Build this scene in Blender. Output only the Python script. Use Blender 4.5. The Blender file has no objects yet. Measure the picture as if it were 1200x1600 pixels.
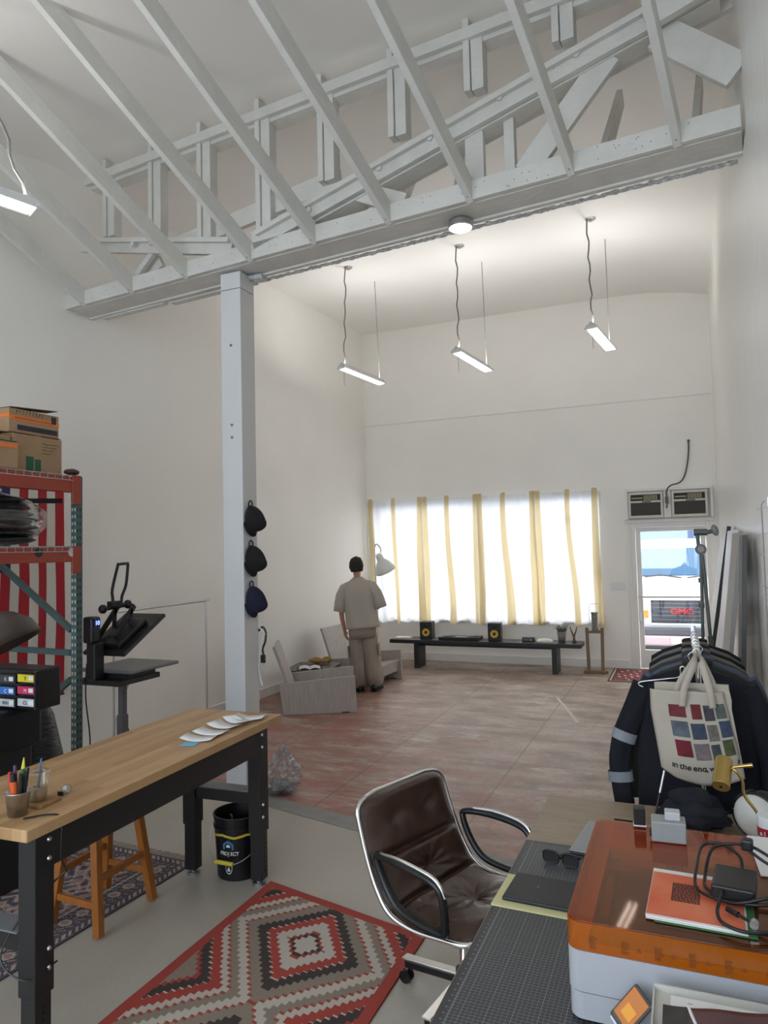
import bpy, bmesh, math, random
from mathutils import Vector, Matrix, noise
PI = math.pi
scn = bpy.context.scene
COL = scn.collection
random.seed(7)

# ------------------------------------------------------------------ camera
cam_d = bpy.data.cameras.new('camera'); cam = bpy.data.objects.new('camera', cam_d); COL.objects.link(cam)
cam_d.sensor_fit = 'HORIZONTAL'; cam_d.sensor_width = 36.0
cam_d.lens = 1109.0 / 1200.0 * 36.0
cam_d.clip_start = 0.05; cam_d.clip_end = 300
M = Matrix(((0.922044, 0.042114, 0.384787, 0.0), (0.386373, -0.039884, -0.921480, 0.0), (-0.023460, 0.998316, -0.053046, 1.92), (0, 0, 0, 1)))   # tilted up 3 degrees, turned 22.7 to the left
cam.matrix_world = M
scn.camera = cam

# ------------------------------------------------------------------ world, daylight, exposure
scn.view_settings.view_transform = 'Standard'; scn.view_settings.look = 'None'
EXPO, SKY_FRONT, SKY_REAR = 1.55, 2.15, 1.75
UPLIGHT = 4.0      # strength of area lights added above the tubes to brighten the ceiling
BKX, BKZ, BKW, BKH = -2.4, 2.55, 5.2, 3.0      # open loading door and glazing behind the camera
scn.view_settings.exposure = EXPO
scn.view_settings.gamma = 1.0
scn.view_settings.use_curve_mapping = False
w = bpy.data.worlds.new('overcast_sky'); scn.world = w; w.use_nodes = True
bg = w.node_tree.nodes['Background']; bg.inputs[0].default_value = (0.86, 0.93, 1.0, 1); bg.inputs[1].default_value = 1.0
# an overcast sky with strength and tint graded from street side to rear
_nt = w.node_tree; _tc = _nt.nodes.new('ShaderNodeTexCoord'); _sp = _nt.nodes.new('ShaderNodeSeparateXYZ')
_mr = _nt.nodes.new('ShaderNodeMapRange'); _mr.inputs[1].default_value = 0.35; _mr.inputs[2].default_value = -0.6
_mr.inputs[3].default_value = SKY_FRONT; _mr.inputs[4].default_value = SKY_REAR
_nt.links.new(_tc.outputs['Generated'], _sp.inputs[0]); _nt.links.new(_sp.outputs[1], _mr.inputs[0]); _nt.links.new(_mr.outputs[0], bg.inputs[1])
_cr = _nt.nodes.new('ShaderNodeValToRGB'); _cr.color_ramp.elements[0].color = (0.74, 0.86, 1.0, 1); _cr.color_ramp.elements[1].color = (0.95, 0.97, 1.0, 1)
_m2 = _nt.nodes.new('ShaderNodeMapRange'); _m2.inputs[1].default_value = -0.6; _m2.inputs[2].default_value = 0.35
_nt.links.new(_sp.outputs[1], _m2.inputs[0]); _nt.links.new(_m2.outputs[0], _cr.inputs[0]); _nt.links.new(_cr.outputs[0], bg.inputs[0])
def portal(name, loc, rot, sx, sy):
    l = bpy.data.lights.new(name, 'AREA'); l.shape = 'RECTANGLE'; l.size = sx; l.size_y = sy
    l.cycles.is_portal = True
    o = bpy.data.objects.new(name, l); COL.objects.link(o); o.location = loc; o.rotation_euler = rot
    return o
portal('window_daylight', (-3.15, 11.95, 1.70), (-PI/2, 0, 0), 4.1, 2.1)
portal('door_daylight', (-0.17, 11.95, 1.15), (-PI/2, 0, 0), 1.1, 2.1)
portal('rear_door_daylight', (BKX, -3.05, BKZ), (PI/2, 0, 0), BKW, BKH)
scn.cycles.max_bounces = 12; scn.cycles.diffuse_bounces = 10; scn.cycles.glossy_bounces = 4
scn.cycles.transmission_bounces = 6; scn.cycles.transparent_max_bounces = 12
scn.cycles.use_denoising = True
scn.cycles.sample_clamp_indirect = 6.0
scn.cycles.caustics_reflective = False; scn.cycles.caustics_refractive = False

# ------------------------------------------------------------------ materials
def srgb(r, g, b):
    f = lambda c: (c / 12.92) if c <= 0.04045 else ((c + 0.055) / 1.055) ** 2.4
    return (f(r / 255), f(g / 255), f(b / 255), 1.0)
MATS = {}
def mat(name, col, rough=0.6, metal=0.0, var=0.0, vscale=8.0, bump=0.0, bscale=30.0, col2=None, stretch=None, spec=0.5, coat=0.0, emit=None, detail=4.0):
    if name in MATS: return MATS[name]
    m = bpy.data.materials.new(name); m.use_nodes = True; nt = m.node_tree
    b = nt.nodes['Principled BSDF']
    b.inputs['Base Color'].default_value = col; b.inputs['Roughness'].default_value = rough
    b.inputs['Metallic'].default_value = metal; b.inputs['Specular IOR Level'].default_value = spec
    if coat: b.inputs['Coat Weight'].default_value = coat; b.inputs['Coat Roughness'].default_value = 0.1
    if emit: b.inputs['Emission Color'].default_value = emit[0]; b.inputs['Emission Strength'].default_value = emit[1]
    if var or bump or col2:
        tc = nt.nodes.new('ShaderNodeTexCoord'); mp = nt.nodes.new('ShaderNodeMapping')
        nt.links.new(tc.outputs['Object'], mp.inputs[0])
        if stretch: mp.inputs['Scale'].default_value = stretch
    if var or col2:
        n = nt.nodes.new('ShaderNodeTexNoise'); n.inputs['Scale'].default_value = vscale; n.inputs['Detail'].default_value = detail
        nt.links.new(mp.outputs[0], n.inputs['Vector'])
        r = nt.nodes.new('ShaderNodeValToRGB'); r.color_ramp.elements[0].position = 0.3; r.color_ramp.elements[1].position = 0.7
        c2 = col2 if col2 else tuple(min(1, c * (1 + var)) for c in col[:3]) + (1,)
        c1 = col if col2 else tuple(c * (1 - var) for c in col[:3]) + (1,)
        r.color_ramp.elements[0].color = c1; r.color_ramp.elements[1].color = c2
        nt.links.new(n.outputs[0], r.inputs[0]); nt.links.new(r.outputs[0], b.inputs['Base Color'])
    if bump:
        n2 = nt.nodes.new('ShaderNodeTexNoise'); n2.inputs['Scale'].default_value = bscale; n2.inputs['Detail'].default_value = 4
        nt.links.new(mp.outputs[0], n2.inputs['Vector'])
        bp = nt.nodes.new('ShaderNodeBump'); bp.inputs['Strength'].default_value = bump; bp.inputs['Distance'].default_value = 0.02
        nt.links.new(n2.outputs[0], bp.inputs['Height']); nt.links.new(bp.outputs[0], b.inputs['Normal'])
    MATS[name] = m
    return m
def glassy(name, tint=(1, 1, 1, 1), gloss=0.08, rough=0.02, body=0.0, bodycol=(1, 1, 1, 1)):
    if name in MATS: return MATS[name]
    m = bpy.data.materials.new(name); m.use_nodes = True; nt = m.node_tree
    nt.nodes.remove(nt.nodes['Principled BSDF']); out = nt.nodes['Material Output']
    t = nt.nodes.new('ShaderNodeBsdfTransparent'); t.inputs[0].default_value = tint
    g = nt.nodes.new('ShaderNodeBsdfGlossy'); g.inputs['Roughness'].default_value = rough
    fr = nt.nodes.new('ShaderNodeLayerWeight'); fr.inputs[0].default_value = 0.5
    pwr = nt.nodes.new('ShaderNodeMath'); pwr.operation = 'POWER'; pwr.inputs[1].default_value = 4.0
    ad = nt.nodes.new('ShaderNodeMath'); ad.operation = 'MULTIPLY_ADD'; ad.inputs[1].default_value = 0.7; ad.inputs[2].default_value = gloss + 0.03
    nt.links.new(fr.outputs['Facing'], pwr.inputs[0]); nt.links.new(pwr.outputs[0], ad.inputs[0]); ad.use_clamp = True
    mx = nt.nodes.new('ShaderNodeMixShader'); nt.links.new(ad.outputs[0], mx.inputs[0])
    src = t
    if body:
        d = nt.nodes.new('ShaderNodeBsdfDiffuse'); d.inputs[0].default_value = bodycol
        m2 = nt.nodes.new('ShaderNodeMixShader'); m2.inputs[0].default_value = body
        nt.links.new(t.outputs[0], m2.inputs[1]); nt.links.new(d.outputs[0], m2.inputs[2]); src = m2
    nt.links.new(src.outputs[0], mx.inputs[1]); nt.links.new(g.outputs[0], mx.inputs[2])
    nt.links.new(mx.outputs[0], out.inputs[0])
    MATS[name] = m
    return m
def cloth_thin(name, col, trans):
    m = bpy.data.materials.new(name); m.use_nodes = True; nt = m.node_tree
    nt.nodes.remove(nt.nodes['Principled BSDF']); out = nt.nodes['Material Output']
    d = nt.nodes.new('ShaderNodeBsdfDiffuse'); d.inputs[0].default_value = col
    t = nt.nodes.new('ShaderNodeBsdfTranslucent'); t.inputs[0].default_value = col
    tr = nt.nodes.new('ShaderNodeBsdfTransparent')
    mx = nt.nodes.new('ShaderNodeMixShader'); mx.inputs[0].default_value = 0.75
    nt.links.new(d.outputs[0], mx.inputs[1]); nt.links.new(t.outputs[0], mx.inputs[2])
    m2 = nt.nodes.new('ShaderNodeMixShader'); m2.inputs[0].default_value = trans
    nt.links.new(mx.outputs[0], m2.inputs[1]); nt.links.new(tr.outputs[0], m2.inputs[2])
    nt.links.new(m2.outputs[0], out.inputs[0])
    return m
def stripes_mat(name, cols, axis, pitch, rough=0.5, grain=None, bump=0):
    """boards: a different shade per strip along one axis, broken lengthwise, plus fine grain"""
    m = bpy.data.materials.new(name); m.use_nodes = True; nt = m.node_tree; b = nt.nodes['Principled BSDF']
    b.inputs['Roughness'].default_value = rough
    tc = nt.nodes.new('ShaderNodeTexCoord'); sp = nt.nodes.new('ShaderNodeSeparateXYZ'); nt.links.new(tc.outputs['Object'], sp.inputs[0])
    oth = 1 - axis
    def mth(op, a, bb):
        n = nt.nodes.new('ShaderNodeMath'); n.operation = op
        for i, v in ((0, a), (1, bb)):
            if isinstance(v, (int, float)): n.inputs[i].default_value = v
            else: nt.links.new(v, n.inputs[i])
        return n.outputs[0]
    row = mth('FLOOR', mth('DIVIDE', sp.outputs[axis], pitch), 0)
    seg = mth('FLOOR', mth('ADD', mth('DIVIDE', sp.outputs[oth], 0.55), mth('MULTIPLY', row, 0.37)), 0)
    cb = nt.nodes.new('ShaderNodeCombineXYZ'); nt.links.new(row, cb.inputs[0]); nt.links.new(seg, cb.inputs[1])
    wn = nt.nodes.new('ShaderNodeTexWhiteNoise'); wn.noise_dimensions = '2D'; nt.links.new(cb.outputs[0], wn.inputs['Vector'])
    r = nt.nodes.new('ShaderNodeValToRGB')
    r.color_ramp.elements[0].color = cols[0]; r.color_ramp.elements[1].color = cols[1]
    nt.links.new(wn.outputs[0], r.inputs[0])
    mp = nt.nodes.new('ShaderNodeMapping'); sc = [6, 6, 6]; sc[axis] = 90; mp.inputs['Scale'].default_value = sc
    nt.links.new(tc.outputs['Object'], mp.inputs[0])
    n = nt.nodes.new('ShaderNodeTexNoise'); n.inputs['Scale'].default_value = 1.0; n.inputs['Detail'].default_value = 3
    nt.links.new(mp.outputs[0], n.inputs['Vector'])
    mx = nt.nodes.new('ShaderNodeMixRGB'); mx.blend_type = 'MULTIPLY'; mx.inputs[0].default_value = 0.35
    nt.links.new(r.outputs[0], mx.inputs[1]); nt.links.new(n.outputs[0], mx.inputs[2])
    nt.links.new(mx.outputs[0], b.inputs['Base Color'])
    return m

# ------------------------------------------------------------------ geometry helpers
class MB:
    def __init__(s): s.v = []; s.f = []; s.mi = []
    def add(s, vs, fs, mi=0):
        o = len(s.v); s.v += [tuple(p) for p in vs]
        for k in fs: s.f.append(tuple(i + o for i in k)); s.mi.append(mi)
        return s
    def box(s, x0, x1, y0, y1, z0, z1, mi=0):
        vs = [(x0,y0,z0),(x1,y0,z0),(x1,y1,z0),(x0,y1,z0),(x0,y0,z1),(x1,y0,z1),(x1,y1,z1),(x0,y1,z1)]
        return s.add(vs, [(0,3,2,1),(4,5,6,7),(0,1,5,4),(1,2,6,5),(2,3,7,6),(3,0,4,7)], mi)
    def bar(s, p0, p1, w, h, up=(0,0,1), mi=0):
        p0, p1 = Vector(p0), Vector(p1); d = (p1 - p0).normalized(); u = Vector(up)
        sd = d.cross(u)
        if sd.length < 1e-4: sd = d.cross(Vector((1,0,0)))
        sd.normalize(); u = sd.cross(d)
        vs = []
        for p in (p0, p1):
            for a, b in ((-1,-1),(1,-1),(1,1),(-1,1)): vs.append(p + sd * (a * w / 2) + u * (b * h / 2))
        return s.add(vs, [(0,1,2,3),(7,6,5,4),(0,4,5,1),(1,5,6,2),(2,6,7,3),(3,7,4,0)], mi)
    def tube(s, pts, r, n=8, closed=False, mi=0, ry=None):
        pts = [Vector(p) for p in pts]; N = len(pts)
        rr = r if isinstance(r, (list, tuple)) else [r] * N
        t0 = (pts[1] - pts[0]).normalized(); ref = Vector((0,0,1)) if abs(t0.z) < 0.9 else Vector((1,0,0))
        nrm = (ref - t0 * ref.dot(t0)).normalized(); vs = []
        for i, p in enumerate(pts):
            if closed: t = (pts[(i+1) % N] - pts[i-1]).normalized()
            else: t = (pts[min(i+1, N-1)] - pts[max(i-1, 0)])
            if t.length < 1e-9: t = t0
            t = t.normalized(); nrm = nrm - t * nrm.dot(t)
            if nrm.length < 1e-6: nrm = t.orthogonal()
            nrm.normalize(); bn = t.cross(nrm)
            for k in range(n):
                a = 2 * PI * k / n
                vs.append(p + nrm * (math.cos(a) * rr[i]) + bn * (math.sin(a) * (ry if ry else rr[i])))
        fs = []
        for i in range(N if closed else N - 1):
            j = (i + 1) % N
            for k in range(n):
                l = (k + 1) % n; fs.append((i*n+k, j*n+k, j*n+l, i*n+l))
        if not closed: fs.append(tuple(range(n))); fs.append(tuple((N-1)*n + k for k in reversed(range(n))))
        return s.add(vs, fs, mi)
    def cyl(s, p0, p1, r0, r1=None, n=20, mi=0):
        r1 = r0 if r1 is None else r1
        p0, p1 = Vector(p0), Vector(p1); d = (p1 - p0).normalized(); a = d.orthogonal().normalized(); b = d.cross(a)
        vs = []
        for p, r in ((p0, r0), (p1, r1)):
            for k in range(n): t = 2*PI*k/n; vs.append(p + a*(math.cos(t)*r) + b*(math.sin(t)*r))
        fs = [(k, (k+1) % n, n + (k+1) % n, n + k) for k in range(n)] + [tuple(reversed(range(n))), tuple(range(n, 2*n))]
        return s.add(vs, fs, mi)
    def lathe(s, prof, n=28, c=(0,0,0), mat3=None, mi=0, caps=False):
        vs = []; c = Vector(c)
        for r, z in prof:
            for k in range(n):
                t = 2*PI*k/n; p = Vector((max(r, 1e-4)*math.cos(t), max(r, 1e-4)*math.sin(t), z))
                if mat3: p = mat3 @ p
                vs.append(p + c)
        fs = []
        for i in range(len(prof)-1):
            for k in range(n): l = (k+1) % n; fs.append((i*n+k, i*n+l, (i+1)*n+l, (i+1)*n+k))
        if caps: fs += [tuple(reversed(range(n))), tuple(range((len(prof)-1)*n, len(prof)*n))]
        return s.add(vs, fs, mi)
    def ell(s, c, r, n=16, mi=0, rot=None, jit=0, seed=0):
        vs = []; fs = []; m = n // 2; c = Vector(c)
        for i in range(m + 1):
            ph = PI * i / m
            for k in range(n):
                t = 2*PI*k/n; u = Vector((math.sin(ph)*math.cos(t), math.sin(ph)*math.sin(t), math.cos(ph)))
                q = 1 + (jit * noise.noise(u * 2.5 + Vector((seed, 0, 0))) if jit else 0)
                p = Vector((u.x*r[0]*q, u.y*r[1]*q, u.z*r[2]*q))
                if rot: p = rot @ p
                vs.append(p + c)
        for i in range(m):
            for k in range(n): l = (k+1) % n; fs.append((i*n+k, (i+1)*n+k, (i+1)*n+l, i*n+l))
        return s.add(vs, fs, mi)
    def prism(s, poly, d0, d1, axis=2, mi=0):
        n = len(poly)
        def P(a, b, d): return [(d, a, b), (a, d, b), (a, b, d)][axis]
        vs = [P(a, b, d0) for a, b in poly] + [P(a, b, d1) for a, b in poly]
        fs = [tuple(reversed(range(n))), tuple(range(n, 2*n))] + [(k, (k+1) % n, n + (k+1) % n, n + k) for k in range(n)]
        return s.add(vs, fs, mi)
    def loft(s, rings, mi=0, caps=True, closed=True):
        n = len(rings[0]); vs = [p for r in rings for p in r]; fs = []
        for i in range(len(rings)-1):
            for k in range(n if closed else n-1): l = (k+1) % n; fs.append((i*n+k, i*n+l, (i+1)*n+l, (i+1)*n+k))
        if caps and closed: fs += [tuple(reversed(range(n))), tuple(range((len(rings)-1)*n, len(rings)*n))]
        return s.add(vs, fs, mi)
    def grid(s, fn, nu, nv, mi=0, mfn=None):
        vs = [fn(i/nu, j/nv) for j in range(nv+1) for i in range(nu+1)]
        o = len(s.v); s.v += [tuple(p) for p in vs]
        for j in range(nv):
            for i in range(nu):
                a = j*(nu+1)+i; s.f.append((o+a, o+a+1, o+a+nu+2, o+a+nu+1)); s.mi.append(mfn(i, j) if mfn else mi)
        return s
    def build(s, name, mats, parent=None, loc=None, rot=None, smooth=False, bevel=0.0, seg=2, subd=0, solid=0.0, label=None, recalc=True, weld=False):
        me = bpy.data.meshes.new(name); me.from_pydata(s.v, [], s.f); me.update()
        if not isinstance(mats, (list, tuple)): mats = [mats]
        for m in mats: me.materials.append(m)
        if len(mats) > 1: me.polygons.foreach_set('material_index', s.mi)
        if recalc or weld:
            bm = bmesh.new(); bm.from_mesh(me)
            if weld: bmesh.ops.remove_doubles(bm, verts=bm.verts, dist=1e-5)
            if recalc: bmesh.ops.recalc_face_normals(bm, faces=bm.faces)
            bm.to_mesh(me); bm.free()
        if smooth: me.polygons.foreach_set('use_smooth', [True] * len(me.polygons))
        o = bpy.data.objects.new(name, me); COL.objects.link(o)
        if parent: o.parent = parent
        if loc: o.location = loc
        if rot: o.rotation_euler = rot
        if bevel:
            md = o.modifiers.new('bevel', 'BEVEL'); md.width = bevel; md.segments = seg; md.limit_method = 'ANGLE'; md.angle_limit = 0.6
        if solid:
            md = o.modifiers.new('thickness', 'SOLIDIFY'); md.thickness = solid; md.offset = 0
        if subd:
            md = o.modifiers.new('subd', 'SUBSURF'); md.levels = subd; md.render_levels = subd
        if label: o['label'] = label
        return o
def cr(pts, k=6, closed=False):
    P = [Vector(p) for p in pts]; n = len(P); out = []
    for i in range(n if closed else n-1):
        p0 = P[i-1] if (closed or i > 0) else P[0]; p1 = P[i]; p2 = P[(i+1) % n]
        p3 = P[(i+2) % n] if (closed or i+2 < n) else P[-1]
        for j in range(k):
            t = j / k
            out.append(0.5*((2*p1) + (-p0+p2)*t + (2*p0-5*p1+4*p2-p3)*t*t + (-p0+3*p1-3*p2+p3)*t**3))
    if not closed: out.append(P[-1])
    return out
def thing(name, label, cat, loc=(0,0,0), rz=0.0, group=None, rot=None):
    o = bpy.data.objects.new(name, None); COL.objects.link(o); o.location = loc
    o.rotation_euler = rot if rot else (0, 0, rz); o.empty_display_size = 0.1
    o['label'] = label; o['category'] = cat
    if group: o['group'] = group
    return o
def tag(o, label, cat, group=None):
    o['label'] = label; o['category'] = cat
    if group: o['group'] = group
    return o
def struct(o, label=None):
    o['kind'] = 'structure'
    if label: o['label'] = label
    return o
def text(name, s, size, m, parent=None, loc=(0,0,0), rot=(0,0,0), ext=0.0005, align='CENTER', scale=(1,1,1), bold=0.0, label=None):
    c = bpy.data.curves.new(name, 'FONT'); c.body = s; c.size = size; c.extrude = ext; c.align_x = align; c.offset = bold
    c.materials.append(m)
    tmp = bpy.data.objects.new(name + '_outline', c); COL.objects.link(tmp)
    dg = bpy.context.evaluated_depsgraph_get(); me = bpy.data.meshes.new_from_object(tmp.evaluated_get(dg))
    bpy.data.objects.remove(tmp); bpy.data.curves.remove(c); me.materials.clear(); me.materials.append(m)
    o = bpy.data.objects.new(name, me); COL.objects.link(o); o.location = loc; o.rotation_euler = rot; o.scale = scale
    if parent: o.parent = parent
    if label: o['label'] = label
    return o
def copy_tree(o, parent=None):
    c = o.copy(); COL.objects.link(c)
    if parent: c.parent = parent
    for ch in list(o.children): copy_tree(ch, c)
    return c
def lerp(a, b, t): return a + (b - a) * t
def pw(x, pts):
    if x <= pts[0][0]: return pts[0][1] + (x-pts[0][0]) * (pts[1][1]-pts[0][1]) / (pts[1][0]-pts[0][0])
    for (a, va), (b, vb) in zip(pts, pts[1:]):
        if x <= b: return lerp(va, vb, (x-a)/(b-a))
    return pts[-1][1]

# shared materials
WHITEWALL = mat('warm_white_wall_paint', srgb(241, 239, 234), 0.55, var=0.02, vscale=1.3, bump=0.12, bscale=9)
CEILM = mat('ceiling_paint', srgb(240, 238, 234), 0.5, var=0.02, vscale=1.0, bump=0.1, bscale=4)
RWALL = mat('glossy_white_wall_paint', srgb(236, 235, 231), 0.32, var=0.03, vscale=2.0, bump=0.35, bscale=2.5, stretch=(1, 5, 0.6))
TRIMW = mat('white_trim_paint', srgb(228, 226, 222), 0.45)
BEAMP = mat('painted_timber_white', srgb(208, 206, 200), 0.5, var=0.06, vscale=5, bump=0.25, bscale=24, stretch=(1, 1, 1))
BLACKM = mat('black_powder_coat', srgb(28, 28, 30), 0.5)
BLACKP = mat('black_plastic', srgb(20, 20, 22), 0.4)
CHROME = mat('chrome', (0.8, 0.8, 0.8, 1), 0.14, 1.0)
STEEL = mat('brushed_steel', (0.55, 0.55, 0.56, 1), 0.35, 1.0)
GALV = mat('galvanised_steel', (0.42, 0.43, 0.44, 1), 0.45, 1.0)
WHITEP = mat('white_plastic', srgb(225, 226, 228), 0.4)
PAPER = mat('white_paper', srgb(225, 224, 222), 0.8)
INK = mat('black_ink', srgb(25, 25, 28), 0.8)
GLASS = glassy('clear_glass')
# ================================================================== SETTING
XL, XR0, XR1, YF, YB = -5.2, 0.37, 0.52, 11.66, -3.0
def xr(y): return lerp(XR0, XR1, (y - 0.0) / YF) if y > 0 else XR0
ZC = [(-3.0, 4.15), (0.0, 4.62), (1.5, 4.88), (3.0, 5.2), (4.7, 5.52), (8.2, 5.66), (11.66, 5.84), (12, 5.86)]
def ceil_z(x, y):
    z = pw(y, ZC); t = (x + 0.7) / 1.2
    if t > 0: z -= 0.17 * t * t
    return z
# floors -------------------------------------------------------------
def floor_material():
    m = bpy.data.materials.new('worn_painted_concrete'); m.use_nodes = True; nt = m.node_tree; b = nt.nodes['Principled BSDF']
    L = nt.links.new
    tc = nt.nodes.new('ShaderNodeTexCoord'); sp = nt.nodes.new('ShaderNodeSeparateXYZ'); L(tc.outputs['Object'], sp.inputs[0])
    def N(scale, detail=6, st=None, rough=0.6):
        mp = nt.nodes.new('ShaderNodeMapping'); L(tc.outputs['Object'], mp.inputs[0])
        if st: mp.inputs['Scale'].default_value = st
        n = nt.nodes.new('ShaderNodeTexNoise'); n.inputs['Scale'].default_value = scale; n.inputs['Detail'].default_value = detail
        n.inputs['Roughness'].default_value = rough
        L(mp.outputs[0], n.inputs['Vector']); return n.outputs[0]
    def mth(op, a, bb, clamp=False):
        n = nt.nodes.new('ShaderNodeMath'); n.operation = op; n.use_clamp = clamp
        for i, v in ((0, a), (1, bb)):
            if isinstance(v, (int, float)): n.inputs[i].default_value = v
            else: L(v, n.inputs[i])
        return n.outputs[0]
    def ramp(v, stops):
        r = nt.nodes.new('ShaderNodeValToRGB'); L(v, r.inputs[0]); e = r.color_ramp.elements
        while len(e) < len(stops): e.new(0.5)
        for k, (p, c) in enumerate(stops): e[k].position = p; e[k].color = c
        return r.outputs[0]
    def mix(f, a, c):
        n = nt.nodes.new('ShaderNodeMixRGB'); L(f, n.inputs[0])
        for i, v in ((1, a), (2, c)):
            if isinstance(v, tuple): n.inputs[i].default_value = v
            else: L(v, n.inputs[i])
        return n.outputs[0]
    base = ramp(N(1.6, 8, (1, 2.2, 1)), [(0.32, srgb(130, 110, 97)), (0.5, srgb(166, 146, 131)), (0.68, srgb(192, 176, 163))])
    fine = ramp(N(22, 6), [(0.35, (0.62, 0.6, 0.58, 1)), (0.65, (1, 1, 1, 1))])
    mm = nt.nodes.new('ShaderNodeMixRGB'); mm.blend_type = 'MULTIPLY'; mm.inputs[0].default_value = 0.6
    L(base, mm.inputs[1]); L(fine, mm.inputs[2]); col = mm.outputs[0]
    # pale scraped patches left of worn paint, mostly in the middle
    pale = mth('MULTIPLY', ramp(N(2.6, 9, (1, 2.5, 1), 0.75), [(0.52, (0,0,0,1)), (0.62, (1,1,1,1))]), ramp(N(0.9, 2), [(0.42, (0,0,0,1)), (0.6, (1,1,1,1))]))
    col = mix(mth('MULTIPLY', pale, 0.75), col, srgb(205, 200, 196))
    # red floor paint surviving on the left near the step
    d = mth('ADD', mth('MULTIPLY', mth('ADD', sp.outputs[0], 2.0), -0.45), mth('MULTIPLY', mth('SUBTRACT', 7.3, sp.outputs[1]), 0.32))
    redf = mth('MULTIPLY', mth('ADD', d, 0.25, True), ramp(N(3.0, 8, (1, 2.6, 1), 0.7), [(0.4, (0,0,0,1)), (0.56, (1,1,1,1))]))
    col = mix(mth('MULTIPLY', redf, 0.62), col, srgb(150, 72, 66))
    redf2 = mth('MULTIPLY', mth('ADD', d, 0.75, True), ramp(N(1.3, 9, (1, 2.0, 1), 0.75), [(0.5, (0,0,0,1)), (0.62, (1,1,1,1))]))
    col = mix(mth('MULTIPLY', redf2, 0.3), col, srgb(176, 110, 104))
    # sawn joints on a 1.19 m grid
    def joint(coord, off, pitch, wdt):
        f = mth('FRACT', mth('DIVIDE', mth('ADD', coord, off), pitch), 0)
        return mth('LESS_THAN', mth('ABSOLUTE', mth('SUBTRACT', f, 0.5), 0), wdt / pitch / 2)
    jx = joint(sp.outputs[0], 2.64 + 0.595 + 1.19 * 6, 1.19, 0.014)
    jy = joint(sp.outputs[1], -6.33 + 0.61 + 12.2, 1.22, 0.012)
    j = mth('MAXIMUM', jx, jy)
    col = mix(mth('MULTIPLY', j, 0.55), col, srgb(84, 66, 60))
    L(col, b.inputs['Base Color']); b.inputs['Roughness'].default_value = 0.42
    L(mth('ADD', mth('MULTIPLY', N(5, 5), 0.35), 0.28), b.inputs['Roughness'])
    bp = nt.nodes.new('ShaderNodeBump'); bp.inputs['Strength'].default_value = 0.25; bp.inputs['Distance'].default_value = 0.01
    L(mth('SUBTRACT', N(12, 6), mth('MULTIPLY', j, 0.8)), bp.inputs['Height']); L(bp.outputs[0], b.inputs['Normal'])
    return m
OLDFLOOR = floor_material()
NEWFLOOR = mat('beige_screed_floor', srgb(176, 168, 156), 0.42, var=0.06, vscale=2.2, bump=0.08, bscale=30, detail=8)
def ys(x): return 4.85 - 0.24 * (x + 2.96)           # line where the two slabs meet
struct(MB().prism([(XL-0.15, YB-0.15), (XR0+0.1, YB-0.15), (0.6, ys(0.6)), (XL-0.15, ys(XL))], -0.2, 0.0).build('floor', NEWFLOOR), 'beige smooth screed floor of the near half of the room')
struct(MB().prism([(XL-0.15, ys(XL)), (0.6, ys(0.6)), (0.68, YF+0.25), (XL-0.15, YF+0.25)], -0.2, -0.001).build('floor', OLDFLOOR), 'worn concrete floor with red paint remains in the far half')
struct(MB().prism([(XL, ys(XL)-0.16), (0.4, ys(0.4)-0.16), (0.4, ys(0.4)+0.02), (XL, ys(XL)+0.02)], 0.0, 0.004).build('trim_1', mat('grey_joint_strip', srgb(140, 138, 135), 0.6, var=0.1, vscale=9)), 'grey patched strip where the two floors meet')
# walls --------------------------------------------------------------
def side_wall(x, nm, mt, lab):
    prof = [(YB-0.15, -0.2)] + [(y, pw(y, ZC) + 0.12) for y in (YB-0.15, 0, 1.5, 3, 4.7, 8.2, YF+0.15)][::1] + [(YF+0.15, -0.2)]
    m = MB()
    if x < 0: m.prism(prof, x - 0.15, x, axis=0)
    else:
        n = len(prof); vs = [(xr(y), y, z) for y, z in prof] + [(xr(y) + 0.15, y, z) for y, z in prof]
        m.add(vs, [tuple(range(n)), tuple(reversed(range(n, 2*n)))] + [(k, n+k, n+(k+1) % n, (k+1) % n) for k in range(n)])
    struct(m.build(nm, mt), lab)
side_wall(XL, 'wall_left', WHITEWALL, 'tall white painted left wall')
side_wall(1, 'wall_right', RWALL, 'glossy brush-streaked white right wall')
WX0, WX1, WZ0, WZ1 = -5.06, -1.15, 0.70, 2.76      # window opening
DX0, DX1, DZ1 = -0.72, 0.40, 2.24                  # door opening
m = MB(); y0, y1 = YF, YF + 0.2; top = 6.1
m.box(XL-0.1, WX0, y0, y1, -0.2, top); m.box(WX0, WX1, y0, y1, WZ1, top); m.box(WX0, WX1, y0, y1, -0.2, WZ0)
m.box(WX1, DX0, y0, y1, -0.2, top); m.box(DX0, DX1, y0, y1, DZ1, top); m.box(DX1, 0.8, y0, y1, -0.2, top)
struct(m.build('wall_far', WHITEWALL), 'white painted street front wall with window and door')
struct(MB().box(-5.2, 0.5, YF-0.012, YF, 4.145, 4.165).build('trim_2', TRIMW, bevel=0.004), 'thin raised line across the far wall')
m = MB(); m.box(XL-0.1, BKX-BKW/2, YB-0.2, YB, -0.2, 5); m.box(BKX+BKW/2, 0.6, YB-0.2, YB, -0.2, 5)
m.box(BKX-BKW/2, BKX+BKW/2, YB-0.2, YB, BKZ+BKH/2, 5)
if BKZ-BKH/2 > 0.01: m.box(BKX-BKW/2, BKX+BKW/2, YB-0.2, YB, -0.2, BKZ-BKH/2)
struct(m.build('wall_back', WHITEWALL))
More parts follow.
